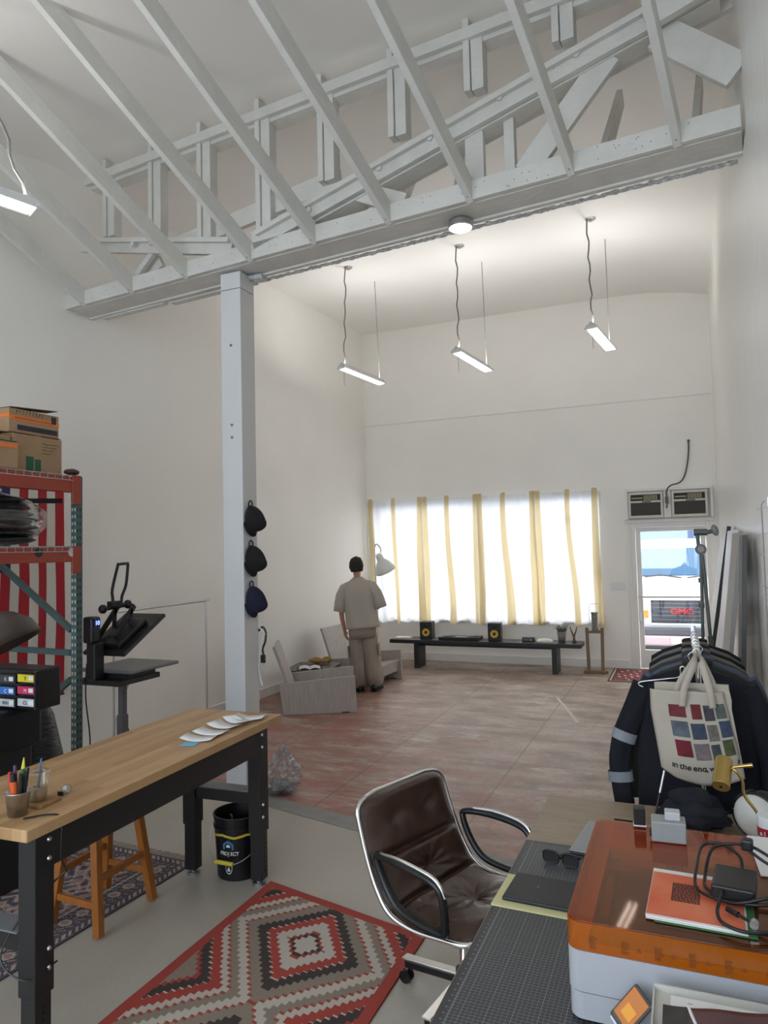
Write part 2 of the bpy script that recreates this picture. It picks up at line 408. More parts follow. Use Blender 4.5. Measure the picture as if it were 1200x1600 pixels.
# ceiling
m = MB()
ysamp = [-3.2, -1.5, 0, 0.75, 1.5, 2.25, 3, 3.6, 4.2, 4.7, 5.4, 6.2, 7.2, 8.2, 9.2, 10.4, 11.66, 11.9]
xs = [-5.35, -4, -2.5, -1.2, -0.7, -0.3, 0.1, 0.5, 0.8]
def cf(u, v):
    y = ysamp[round(v*(len(ysamp)-1))]; x = xs[round(u*(len(xs)-1))]
    return (x, y, ceil_z(x, y))
m.grid(cf, len(xs)-1, len(ysamp)-1)
vv = [(x, y, z + 0.15) for x, y, z in m.v]; n0 = len(m.v); nf = len(m.f); m.v += vv; fl = list(m.f)
for q in fl: m.f.append(tuple(reversed([i + n0 for i in q]))); m.mi.append(0)
struct(m.build('ceiling', CEILM, smooth=True), 'white painted gently arched plaster ceiling')
for o_ in [bpy.data.objects['ceiling']]:
    pass
# baseboards
struct(MB().box(XL, -0.82, YF-0.02, YF, 0, 0.13).build('baseboard_far', TRIMW, bevel=0.004))
struct(MB().box(XL, XL+0.018, 5.2, YF, 0, 0.12).build('baseboard_left', TRIMW, bevel=0.004))
# window --------------------------------------------------------------
wf = struct(MB().box(WX0, WX1, YF+0.06, YF+0.12, WZ0, WZ0+0.05).box(WX0, WX1, YF+0.06, YF+0.12, WZ1-0.05, WZ1)
    .box(WX0, WX0+0.05, YF+0.06, YF+0.12, WZ0+0.05, WZ1-0.05).box(WX1-0.05, WX1, YF+0.06, YF+0.12, WZ0+0.05, WZ1-0.05)
    .box(-3.13, -3.08, YF+0.06, YF+0.12, WZ0+0.05, WZ1-0.05).build('window_1', TRIMW, bevel=0.003), 'wide shop window behind the sheer curtains')
MB().box(WX0+0.05, -3.13, YF+0.085, YF+0.091, WZ0+0.05, WZ1-0.05).build('window_pane', GLASS, wf)
MB().box(-3.08, WX1-0.05, YF+0.085, YF+0.091, WZ0+0.05, WZ1-0.05).build('window_pane', GLASS, wf)
MB().box(WX0, WX1, YF-0.03, YF+0.06, WZ0-0.03, WZ0).build('window_sill', TRIMW, wf, bevel=0.004)
text('street_number', '1020', 0.17, mat('grey_vinyl', srgb(90, 92, 98), 0.6), wf, (-1.66, YF+0.095, 2.33), (PI/2, 0, PI), bold=0.003)
MB().box(-1.24, -1.20, YF+0.092, YF+0.094, 1.5, 1.57).build('sticker', mat('red_sticker', srgb(200, 60, 60), 0.6), wf)
# door ---------------------------------------------------------------
dr = struct(MB().box(DX0, DX0+0.06, YF-0.02, YF+0.14, 0, DZ1).box(DX1-0.06, DX1, YF-0.02, YF+0.14, 0, DZ1).box(DX0+0.06, DX1-0.06, YF-0.02, YF+0.14, DZ1-0.07, DZ1)
    .build('door_1', TRIMW, bevel=0.004), 'white framed glass street door')
lx0, lx1, lz0, lz1 = DX0+0.065, DX1-0.065, 0.012, DZ1-0.075
MB().box(lx0, lx0+0.07, YF+0.03, YF+0.075, lz0, lz1).box(lx1-0.07, lx1, YF+0.03, YF+0.075, lz0, lz1).box(lx0+0.07, lx1-0.07, YF+0.03, YF+0.075, lz1-0.06, lz1)\
    .box(lx0+0.07, lx1-0.07, YF+0.03, YF+0.075, lz0, 0.29).build('door_leaf', TRIMW, dr, bevel=0.003)
MB().box(lx0+0.07, lx1-0.07, YF+0.05, YF+0.056, 0.29, lz1-0.06).build('door_pane', GLASS, dr)
MB().box(lx0, lx1, YF-0.01, YF+0.02, 1.085, 1.115).build('push_bar', mat('white_bar', srgb(215, 215, 215), 0.4), dr, bevel=0.004)
MB().box(lx0+0.01, lx0+0.05, YF+0.005, YF+0.03, 0.72, 0.86).cyl((lx0+0.03, YF+0.006, 0.76), (lx0+0.03, YF-0.012, 0.76), 0.014).build('door_lock', STEEL, dr, bevel=0.002)
struct(MB().box(DX0-0.09, 0.455, YF-0.045, YF, DZ1, DZ1+0.05).box(DX0-0.05, DX0, YF-0.025, YF, 0, DZ1).build('trim_3', TRIMW, bevel=0.004), 'ledge and casing around the street door')
# boxed recess over the door with two air conditioners
struct(MB().box(-0.78, -0.74, YF-0.10, YF, 2.30, 2.76).box(0.42, 0.46, YF-0.10, YF, 2.30, 2.76).box(-0.74, 0.42, YF-0.10, YF, 2.72, 2.76).box(-0.23, -0.12, YF-0.07, YF, 2.31, 2.72)
    .build('trim_4', TRIMW, bevel=0.004), 'boxed frame above the door')
ACB = mat('ac_beige_plastic', srgb(206, 203, 196), 0.5); ACD = mat('ac_dark_grille', srgb(72, 66, 60), 0.6); 
def ac(x0, x1, lab):
    t = thing('air_conditioner', lab, 'air conditioner', ((x0+x1)/2, YF-0.06, 2.31)); hw = (x1-x0)/2
    MB().box(-hw, hw, -0.05, 0.0, 0, 0.04).box(-hw, -hw+0.035, -0.05, 0, 0.04, 0.40).box(hw-0.035, hw, -0.05, 0, 0.04, 0.40).box(-hw+0.035, hw-0.035, -0.05, 0, 0.36, 0.40)\
        .box(-hw+0.035, hw-0.035, -0.05, 0, 0.235, 0.265).build('housing', ACB, t, bevel=0.005)
    g = MB().box(-hw+0.035, hw-0.035, -0.03, 0, 0.04, 0.235)
    for k in range(9): g.box(-hw+0.04, hw-0.04, -0.038, -0.03, 0.05+k*0.02, 0.058+k*0.02)
    g.build('intake_grille', ACD, t)
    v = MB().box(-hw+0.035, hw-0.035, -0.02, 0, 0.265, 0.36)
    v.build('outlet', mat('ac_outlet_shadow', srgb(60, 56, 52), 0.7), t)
    v = MB()
    for k in range(8): v.box(-0.02+k*0.025, -0.008+k*0.025, -0.04, -0.02, 0.275, 0.35)
    v.box(-hw+0.05, -0.04, -0.045, -0.02, 0.30, 0.315)
    v.build('louver', mat('ac_louver', srgb(190, 182, 150), 0.5), t)
    MB().box(-0.05, 0.08, -0.056, -0.05, 0.240, 0.256).build('control_strip', BLACKP, t)
ac(-0.735, -0.235, 'beige window air conditioner over the door, the left one by the hanging cable')
ac(-0.115, 0.385, 'beige window air conditioner over the door, the right one nearest the corner')
tag(MB().tube(cr([(0.16, YF-0.012, 3.46), (0.15, YF-0.03, 3.25), (0.10, YF-0.03, 2.98), (0.02, YF-0.04, 2.84), (-0.12, YF-0.08, 2.79), (-0.18, YF-0.13, 2.70), (-0.175, YF-0.14, 2.56), (-0.19, YF-0.13, 2.45)], 8), 0.011, 8)
    .cyl((0.16, YF, 3.46), (0.16, YF-0.03, 3.46), 0.02).box(-0.205, -0.155, YF-0.155, YF-0.12, 2.52, 2.62).build('power_cable', mat('grey_cable', srgb(84, 82, 80), 0.5), smooth=False), 'grey power cable looping down the wall to the air conditioners', 'cable')
sp_ = tag(MB().box(-1.05, -0.83, YF-0.008, YF, 1.21, 1.33).build('switch_plate', WHITEP, bevel=0.003), 'long white wall switch plate left of the street door', 'switch plate')
for k in range(4): MB().box(-1.03+k*0.05, -1.015+k*0.05, YF-0.016, YF-0.008, 1.255, 1.285).build('toggle', TRIMW, sp_)
sn = tag(MB().box(-5.19, -5.12, YF-0.02, YF, 2.68, 2.78).build('wall_sensor', WHITEP, bevel=0.003), 'small white sensor with dark eye beside the window corner', 'sensor')
MB().box(-5.165, -5.145, YF-0.024, YF-0.02, 2.70, 2.75).build('sensor_eye', mat('violet_lens', srgb(60, 50, 120), 0.3), sn)
# outlets on left wall
so = tag(MB().box(XL, XL+0.008, 5.47, 5.55, 0.22, 0.34).build('wall_outlet', WHITEP, bevel=0.002), 'white wall outlet behind the black press stand', 'outlet')
MB().box(XL+0.008, XL+0.03, 5.495, 5.53, 0.28, 0.31).tube(cr([(XL+0.03, 5.51, 0.295), (XL+0.09, 5.53, 0.28), (XL+0.10, 5.56, 0.15), (XL+0.08, 5.5, 0.02)], 6), 0.006, 6).build('plug', BLACKP, so)
# curtains -----------------------------------------------------------
SHEER = cloth_thin('sheer_white_cloth', (0.77, 0.78, 0.80, 1), 0.09)
BAND = cloth_thin('cream_border_tape', srgb(222, 204, 162), 0.0)
edges = [(-5.14, -4.10, -4.65), (-4.13, -3.12, -3.68), (-3.15, -2.16, -2.70), (-2.19, -1.18, -1.66)]
for ci, (a, b_, mid) in enumerate(edges):
    names = ['leftmost beside the room corner', 'second from the left', 'third from the left', 'rightmost nearest the door']
    t = thing('curtain', 'sheer white curtain panel with cream edge bands, ' + names[ci], 'curtain', (a, YF-(0.045 if ci % 2 else 0.085), 0.66), group='sheer curtain panels')
    W = b_ - a; md = mid - a
    def yy(x, z, ci=ci):
        k = (2.1 - z) / 2.1
        return 0.030*math.sin(x*17 + ci*2 + z*0.8) * (0.25 + k) + 0.012*math.sin(x*43+z*2.3+ci)*(0.3+k) + 0.03*noise.noise(Vector((x*5 + ci*9, z*1.7, 3)))*(0.3+k)
    def sheer(u, v):
        x = u*W; z = v*2.12; sag = 0.02*math.sin(u*PI*5+ci)
        xx = x + 0.05*math.sin(z*2.2+ci*1.3)*(1-v)*(u-0.5)
        return (xx, yy(x, z), z*1.0 + (0.03*noise.noise(Vector((x*6, ci, 0))) if v < 0.05 else 0))
    MB().grid(sheer, 60, 40).build('sheer_cloth', SHEER, t, smooth=True)
    for bi, (bx, bw, lean) in enumerate(((0.05, 0.12, 0.03), (md, 0.11, 0.06 + 0.02*ci), (W-0.06, 0.12, 0.02))):
        def band(u, v, bx=bx, bw=bw, lean=lean):
            z = v*2.18 - 0.02
            x = bx + (u-0.5)*bw*(0.7+0.5*(1-v)*abs(math.sin(bi*2+ci+1))) + lean*(1-v)*math.sin(3*v+bi)
            return (x, yy(x, z) - 0.012, z)
        MB().grid(band, 4, 40).build('edge_band', BAND, t, smooth=True, label='cream cotton band')
# exterior -----------------------------------------------------------
ASPH = mat('asphalt', srgb(130, 130, 130), 0.85, var=0.15, vscale=20)
struct(MB().box(-40, 40, YF+0.26, 60, -0.3, -0.16).build('ground', ASPH), 'street outside')
struct(MB().box(-40, 40, YF+0.25, YF+1.6, -0.16, -0.04).build('floor', mat('sidewalk_concrete', srgb(205, 203, 198), 0.8, var=0.05)), 'concrete sidewalk outside')
BLD = mat('blue_grey_facade', srgb(70, 90, 130), 0.7, var=0.1, vscale=0.6); BLW = mat('facade_window', srgb(70, 84, 104), 0.2)
tb = thing('building', 'blue grey two-storey building across the street seen through the door', 'building', (0, 34, -0.16))
MB().box(-16, 16, 0, 8, 0, 4.6).build('facade', BLD, tb)
for k in range(11):
    MB().box(-14+k*2.6, -12.6+k*2.6, -0.05, 0, 0.9, 2.2).build('window', BLW, tb)
    MB().box(-14+k*2.6, -12.6+k*2.6, -0.05, 0, 2.9, 4.0).build('window', BLW, tb)
MB().box(-16.2, 16.2, -0.3, 8.2, 4.6, 4.9).build('roof_edge', TRIMW, tb)
# parked van
def van():
    t = thing('van', 'white cargo van parked nose-on outside the glass street door', 'van', (-0.08, 14.25, -0.16))
    VW = mat('van_white_paint', srgb(232, 234, 236), 0.25, coat=0.6); VG = mat('van_grey_plastic', srgb(72, 74, 80), 0.5); 
    prof = [(0.0, 0.30), (-0.02, 0.62), (0.0, 1.04), (0.10, 1.16), (0.75, 1.34), (1.45, 2.02), (1.75, 2.16), (5.2, 2.18), (5.3, 0.35)]
    def ring(x, ins, dz): return [(x, y + ins, z - (dz if z > 1.5 else dz*0.4 if z > 0.5 else 0)) for y, z in prof]
    rings = [ring(-1.0, 0.16, 0.16), ring(-0.96, 0.08, 0.07), ring(-0.8, 0.03, 0.02), ring(-0.4, 0, 0), ring(0.4, 0, 0), ring(0.8, 0.03, 0.02), ring(0.96, 0.08, 0.07), ring(1.0, 0.16, 0.16)]
    MB().loft(rings).build('body', VW, t, smooth=False, bevel=0.02)
    ws = MB(); P_ = [(-0.88, 0.86), (0.88, 0.86), (0.76, 1.40), (-0.76, 1.40)]
    def wsz(y): return 1.34 + (y-0.75)/(0.70)*0.68
    v4 = [(x, y - 0.03, wsz(y) + 0.005) for x, y in P_]
    ws.add(v4 + [(x, y+0.05, z-0.03) for x, y, z in v4], [(0,1,2,3),(7,6,5,4),(0,4,5,1),(1,5,6,2),(2,6,7,3),(3,7,4,0)])
    ws.build('windshield', mat('windshield_glass', srgb(60, 92, 120), 0.12, spec=0.2), t)
    for s in (-1, 1):
        MB().tube([(0.05*s+0.1, 0.78, 1.40), (0.35*s+0.3*(s>0)-0.35*(s<0)*0+0.0, 0.82, 1.46), (0.62*s, 0.80, 1.42)], 0.012, 6).build('wiper', BLACKP, t)
        MB().box(0.62*s-0.17, 0.62*s+0.17, -0.035, 0.03, 0.86, 1.02).build('headlight', mat('headlight_lens', srgb(196, 204, 214), 0.15), t, bevel=0.01)
        MB().box(0.66*s-0.16, 0.66*s+0.16, -0.04, 0.03, 0.70, 0.82).build('turn_signal', mat('amber_lens', srgb(255, 150, 20), 0.3), t, bevel=0.01)
        MB().box(0.80*s-0.17, 0.80*s+0.17, -0.03, 0.03, 0.52, 0.69).build('fender_panel', VG, t)
        MB().ell((1.12*s, 0.95, 1.45), (0.11, 0.07, 0.17), 12).build('side_mirror', BLACKP, t, smooth=True)
        MB().cyl((0.98*s, 1.0, 0.37), (0.74*s, 1.0, 0.37), 0.37, n=28).build('wheel', mat('tyre_rubber', srgb(30, 30, 30), 0.8), t)
        MB().cyl((0.98*s, 4.3, 0.37), (0.74*s, 4.3, 0.37), 0.37, n=28).build('wheel', MATS['tyre_rubber'], t)
    g = MB().box(-0.50, 0.50, -0.05, -0.02, 0.60, 1.02).build('grille', mat('grille_dark', srgb(40, 42, 50), 0.4), t, bevel=0.01)
    s_ = MB()
    for k in range(5): s_.box(-0.47, 0.47, -0.062, -0.05, 0.655+k*0.075, 0.675+k*0.075)
    s_.build('grille_slat', mat('grille_slat_grey', srgb(84, 88, 98), 0.4), g)
    MB().box(-0.55, -0.50, -0.06, 0, 0.56, 1.06).box(0.50, 0.55, -0.06, 0, 0.56, 1.06).box(-0.5, 0.5, -0.06, 0, 1.02, 1.06).box(-0.5, 0.5, -0.06, 0, 0.56, 0.60).build('grille_surround', VW, t, bevel=0.012)
    text('emblem', 'GMC', 0.14, mat('emblem_red', srgb(170, 16, 30), 0.4), t, (0.03, -0.082, 0.775), (PI/2, 0, 0), ext=0.006, bold=0.006, scale=(1.25, 1, 1))
    MB().box(-0.98, 0.98, -0.16, 0.05, 0.38, 0.52).build('bumper', VG, t, bevel=0.03)
    MB().box(-1.0, 1.0, -0.20, 0.05, 0.20, 0.38).build('bumper_skirt', mat('bumper_pink_reflection', srgb(205, 176, 182), 0.35), t, bevel=0.03)  # pink reflections on the bumper put into its base colour
    MB().box(-0.17, 0.17, -0.215, -0.20, 0.24, 0.36).build('number_plate', mat('plate_cream', srgb(226, 214, 190), 0.5), t)
van()
# ================================================================== ROOF TRUSS, POST, BRACES
TA = math.atan2(-0.55, 5.61)
def tru(x, y, z):       # truss-local to world
    c, s = math.cos(TA), math.sin(TA); return Vector((-5.2 + x*c - y*s, 4.86 + x*s + y*c, z))
def tloc(p):
    c, s = math.cos(TA), math.sin(TA); dx, dy = p[0]+5.2, p[1]-4.86
    return (dx*c + dy*s, -dx*s + dy*c, p[2])
tr = thing('roof_truss', 'white painted timber roof truss spanning the room with sloped chords and studs', 'roof truss', (-5.2, 4.86, 0), TA)
LT = 5.63
m = MB(); m.box(0.0, LT, 0, 0.045, 4.22, 4.35)
m.build('bottom_chord', BEAMP, tr, bevel=0.004)
MB().box(0.03, LT, 0.05, 0.30, 4.215, 4.27).build('chord_soffit', BEAMP, tr, bevel=0.003)
MB().box(0.0, LT, 0.27, 0.315, 4.20, 4.34).build('back_chord', BEAMP, tr, bevel=0.004)
FOIL = mat('crinkled_silver_lath', srgb(205, 208, 212), 0.3, 0.6, var=0.25, vscale=40, bump=1.0, bscale=60)
m = MB()
def lath(u, v):
    x = 2.05 + u*3.55; return (x, 0.335 + 0.055*v, 4.215 - 0.012 + 0.012*noise.noise(Vector((x*22, v*3, 0))) + 0.006*noise.noise(Vector((x*70, v*6, 5))))
m.grid(lath, 220, 4); m.build('metal_lath_strip', FOIL, tr, smooth=False, solid=0.004, label='crinkled silver lath strip under the chord')
MB().box(1.0, 1.95, 0.33, 0.40, 4.19, 4.235).build('soffit_board', BEAMP, tr, bevel=0.003)
MB().box(0.15, 0.95, 0.30, 0.36, 4.19, 4.225).build('soffit_board', BEAMP, tr, bevel=0.003)
RZ0, RZ1 = 5.31, 5.41
MB().box(0.26, LT, 0.0, 0.04, RZ0+0.02, RZ1).build('top_rail', BEAMP, tr, bevel=0.003)
MB().box(0.30, LT, 0.045, 0.17, RZ0-0.01, RZ0+0.03).build('top_rail', BEAMP, tr, bevel=0.003)
# sloped chords: doubled planks climbing to the right
def sloped(p0, p1, w=0.15, y0=0.0, th=0.045, name='sloped_chord'):
    (xa, za), (xb, zb) = p0, p1
    d = math.hypot(xb-xa, zb-za); nx, nz = -(zb-za)/d*w/2, (xb-xa)/d*w/2
    return MB().prism([(xa-nx, za-nz), (xb-nx, zb-nz), (xb+nx, zb+nz), (xa+nx, za+nz)], y0, y0+th, axis=1).build(name, BEAMP, tr, bevel=0.003)
sloped((2.20, 4.36), (5.60, 5.13), 0.15, 0.0)
sloped((2.26, 4.40), (5.60, 5.16), 0.04, -0.04, 0.04)
sloped((2.20, 4.36), (5.60, 5.13), 0.15, 0.20)
sloped((2.4, 4.33), (5.55, 5.05), 0.03, 0.05, 0.14)
sloped((5.16, 4.98), (5.6, 5.10), 0.11, -0.05, 0.05)
# left: short chord falling to the right, and the flat rising one behind
sloped((0.17, 4.80), (1.95, 4.38), 0.10, 0.05)
sloped((0.30, 4.82), (1.95, 4.44), 0.04, 0.01, 0.04)
sloped((1.2, 4.56), (2.95, 4.72), 0.15, 0.10)
sloped((0.85, 4.40), (1.17, 4.66), 0.05, 0.07)
# studs
for x, zb in ((0.57, 4.80), (1.14, 4.60), (1.70, 4.52), (2.31, 4.44), (2.90, 4.68), (3.50, 4.84), (4.08, 4.98), (4.68, 5.10), (5.26, 5.2)):
    zt = ceil_z(*tru(x, 0.1, 0)[:2])
    MB().box(x-0.085, x-0.04, 0.02, 0.11, zb, zt-0.01).build('stud', BEAMP, tr, bevel=0.003)
    MB().box(x-0.035, x+0.05, 0.035, 0.125, zb, RZ1-0.06).build('stud', BEAMP, tr, bevel=0.003)
sloped((4.38, 4.34), (4.93, 4.93), 0.16, 0.06, 0.045, 'web_member')
sloped((4.04, 4.34), (4.04, 4.75), 0.13, 0.06, 0.045, 'web_member')
sloped((4.27, 4.33), (4.27, 4.80), 0.07, 0.10, 0.06, 'web_member')
sloped((5.22, 4.96), (5.63, 4.58), 0.19, 0.06, 0.045, 'web_member')
sloped((3.1, 4.56), (3.5, 4.36), 0.14, 0.06, 0.045, 'web_member')
sloped((0.75, 4.36), (1.05, 4.52), 0.12, 0.16, 0.045, 'web_member')
for x, z in ((3.75, 4.72), (4.25, 4.84), (3.35, 4.62), (2.75, 4.47), (4.75, 4.95), (0.9, 4.63), (4.6, 4.93)):
    MB().cyl(tuple((x, -0.018, z)), (x, 0.002, z), 0.022, n=6).build('bolt', BEAMP, tr)
# nail heads as small marks on the chord
m = MB()
random.seed(3)
for k in range(60):
    x = random.uniform(0.1, 5.5); m.cyl((x, -0.0015, random.uniform(4.24, 4.335)), (x, 0.001, random.uniform(4.24, 4.335)), 0.0001, n=4)
m = MB()
for k in range(70):
    x = random.uniform(0.1, 5.5); z = random.uniform(4.24, 4.335); m.box(x-0.003, x+0.003, -0.001, 0.001, z-0.003, z+0.003)
o_ = m.build('nail_heads', mat('rusty_nail', srgb(110, 104, 98), 0.7), tr); o_['kind'] = 'stuff'
# braces from the chord up to the ceiling, near side
DIRN = Vector((-0.151, -0.872, 0.466)); DIRN /= DIRN.z
bn = ['nearest the right wall', 'second from the right wall', 'third from the right wall', 'fourth from the right wall', 'fifth, left of the chord middle', 'sixth, just right of the post top', 'just left of the post top', 'second left of the post', 'third left of the post', 'leftmost, by the left wall']
BX = [0.076, -0.534, -1.197, -1.807, -2.434, -3.034, -3.703, -4.334, -4.947]
bn = ['nearest the right wall', 'second from the right wall', 'third from the right wall', 'middle one of nine', 'ending right of the post top', 'ending just over the post top', 'ending left of the post top', 'second from the left wall', 'nearest the left wall']
for i, x in enumerate(BX):
    base = tru(0, 0, 0); lx = (x + 5.2) / math.cos(TA)
    p0 = tru(lx, 0.02, 4.205); p0.x = x
    L_ = 0.5
    while L_ < 1.8 and (p0.z + L_) < ceil_z(p0.x + DIRN.x*L_, p0.y + DIRN.y*L_) - 0.01: L_ += 0.02
    d = DIRN * L_; t = thing('roof_brace', 'white timber roof brace rising from the truss chord, ' + bn[i], 'roof brace', p0, 0, 'sloping braces on the near side of the truss')
    dn = d.normalized(); up = Vector((0, 0, 1)); sd = dn.cross(up).normalized(); u2 = sd.cross(dn)
    wv = 0.045; hv = 0.135
    # plumb-cut lower end, end cut along the ceiling at the top
    m = MB(); vs = []
    for q, base_ in ((0, Vector((0,0,0))), (1, d)):
        for a in (-1, 1):
            for b in (0, 1):
                off = sd*(a*wv/2) + Vector((0, 0, 1))*(b*hv/u2.z)
                vs.append(base_ + off - (dn*(b*hv*0.9) if q else Vector((0,0,0))))
    m.add(vs, [(0,1,3,2),(4,6,7,5),(0,4,5,1),(2,3,7,6),(0,2,6,4),(1,5,7,3)])
    m.build('plank', BEAMP, t, bevel=0.003)
    m = MB()
    for k in range(3): 
        c0 = Vector((0,0,0)) + dn*(0.06+0.03*k) - u2*0.001
    MB().bar(sd*0.0 + dn*0.05 - u2*0.002, sd*0.0 + dn*0.056 - u2*0.002, 0.006, 0.004).build('nail_head', MATS['rusty_nail'], t)
# braces on the far side
for i, (a, b) in enumerate((((-0.37, 4.66, 4.36), (-0.30, 5.80, 5.46)), ((0.18, 4.61, 4.36), (0.27, 5.7, 5.36)), ((-1.87, 4.82, 4.36), (-2.08, 6.0, 5.50)), ((-1.38, 4.77, 4.36), (-1.6, 5.9, 5.50)))):
    t = thing('roof_brace', 'white timber roof brace climbing away behind the truss, ' + ['second from the right wall', 'nearest the right wall', 'furthest left of the four', 'third from the right wall'][i], 'roof brace', a, 0, 'braces on the far side of the truss')
    MB().bar((0,0,0), Vector(b) - Vector(a), 0.045, 0.13).build('plank', BEAMP, t, bevel=0.003)
# post
pt = thing('support_post', 'square white timber post holding up the truss with caps hung on it', 'post', (-3.295, 4.86, 0))
PST = mat('post_white_paint', srgb(206, 206, 206), 0.5, var=0.03, vscale=3, bump=0.15, bscale=14, stretch=(1, 1, 0.3))
MB().box(-0.095, 0.095, -0.10, 0.10, 0, 4.06).build('shaft', PST, pt, bevel=0.004)
MB().box(-0.095, 0.095, -0.10, 0.10, 4.065, 4.20).build('head_block', PST, pt, bevel=0.004)
MB().box(-0.12, -0.097, -0.06, 0.10, 4.02, 4.20).build('side_plate', PST, pt, bevel=0.003)
MB().box(-0.02, 0.22, 0.02, 0.12, 4.165, 4.20).build('bearing_plate', FOIL, pt)
m = MB()
for z in (2.95, 2.85, 3.6): MB().cyl((0.0, -0.102, z), (0.0, -0.1, z), 0.012, n=10).build('nail_hole', MATS['rusty_nail'], pt)
MB().tube(cr([(0.098, 0.09, 1.32), (0.15, 0.10, 1.27), (0.13, 0.10, 1.2), (0.10, 0.09, 1.0), (0.13, 0.09, 0.85)], 6), 0.006, 6).build('conduit', mat('white_cable', srgb(215, 215, 212), 0.5), pt)
# caps on the right face
def cap(z, col, lab, logo, seed, tilt=0.0):
    t = thing('baseball_cap', lab, 'cap', (-3.2, 4.85, z), 0, 'caps hung on the post')
    CM = mat('cap_cloth_%d' % seed, col, 0.9, bump=0.3, bscale=120)
    m = MB()
    def dome(u, v):                      # opening faces the post (-x), front of cap hangs down
        th = u*2*PI; ph = v*PI/2
        r = math.cos(ph)**0.8
        return (0.012 + 0.125*math.sin(ph)*(1-0.15*math.cos(th)), 0.082*r*math.sin(th)*1.0, -0.02 + 0.115*r*math.cos(th)*(1.0 if math.cos(th) > 0 else 0.85) - 0.012*math.sin(ph))
    m.grid(dome, 28, 12); m.build('crown', CM, t, smooth=True, solid=0.004, weld=True)
    def brim(u, v):
        a = (u-0.5)*PI*0.92; r0, r1 = 0.085, 0.165
        r = lerp(r0, r1, v); return (0.045 - 0.012*v - 0.025*(math.sin(a)**2)*v, r*math.sin(a)*0.60, -0.025 - r*math.cos(a)*0.80)
    MB().grid(brim, 20, 6).build('brim', CM, t, smooth=True, solid=0.006)
    MB().tube(cr([(0.01, -0.022, 0.085), (0.012, -0.026, 0.115), (0.012, 0, 0.135), (0.012, 0.026, 0.115), (0.01, 0.022, 0.085)], 5), 0.005, 6).build('strap', CM, t)
    MB().ell((0.128, 0, -0.03), (0.006, 0.008, 0.008), 8).build('button', CM, t)
    LG = mat('cap_logo_%d' % seed, logo, 0.7)
    random.seed(seed)
    m = MB()
    for k in range(7):
        yy_ = -0.052 + k*0.015; m.tube([(0.085, yy_, -0.060+random.uniform(-.012,.012)), (0.075, yy_+0.012, -0.078+random.uniform(-.012,.012))], 0.005, 5)
    m.build('embroidery', LG, t, label='pale stitched emblem on the front')
cap(2.205, srgb(16, 16, 18), 'topmost black baseball cap hung on the post', srgb(190, 170, 120), 1)
cap(1.885, srgb(17, 16, 16), 'middle black baseball cap hung on the post', srgb(150, 120, 100), 2)
cap(1.56, srgb(20, 26, 48), 'lowest cap on the post, navy blue baseball cap', srgb(150, 155, 165), 3)
ck = thing('hanging_strap', 'black strap with a buckle hooked on the far side of the post', 'strap', (-3.17, 4.97, 1.30)); ck.scale = (0.75, 0.75, 0.8)
MB().tube(cr([(-0.05, 0, -0.02), (0.0, 0, 0.02), (0.04, 0, -0.03), (0.035, 0, -0.12), (0.0, 0, -0.2), (0.01, 0, -0.26)], 6), 0.012, 8).build('strap', BLACKM, ck)
MB().box(-0.02, 0.03, -0.015, 0.015, -0.34, -0.26).build('buckle', BLACKP, ck, bevel=0.004)
MB().cyl((0.01, 0, -0.34), (0.015, 0, -0.42), 0.006).build('hook', STEEL, ck)
# ceiling lamp disc under the chord
sd_ = tru(3.86, 0.23, 4.2)
t = thing('disc_lamp', 'round white disc lamp under the truss chord', 'lamp', (sd_.x, sd_.y, 4.155))
MB().lathe([(0.0, 0.06), (0.07, 0.06), (0.085, 0.045), (0.088, 0.01), (0.08, 0.0)], 28).build('rim', STEEL, t, smooth=False)
MB().lathe([(0.0, -0.006), (0.05, -0.005), (0.078, 0.003), (0.078, 0.01), (0.0, 0.01)], 28).build('lens', mat('lit_lens', (1, 1, 1, 1), 0.4, emit=((1, 0.98, 0.95, 1), 8.0)), t, smooth=True)
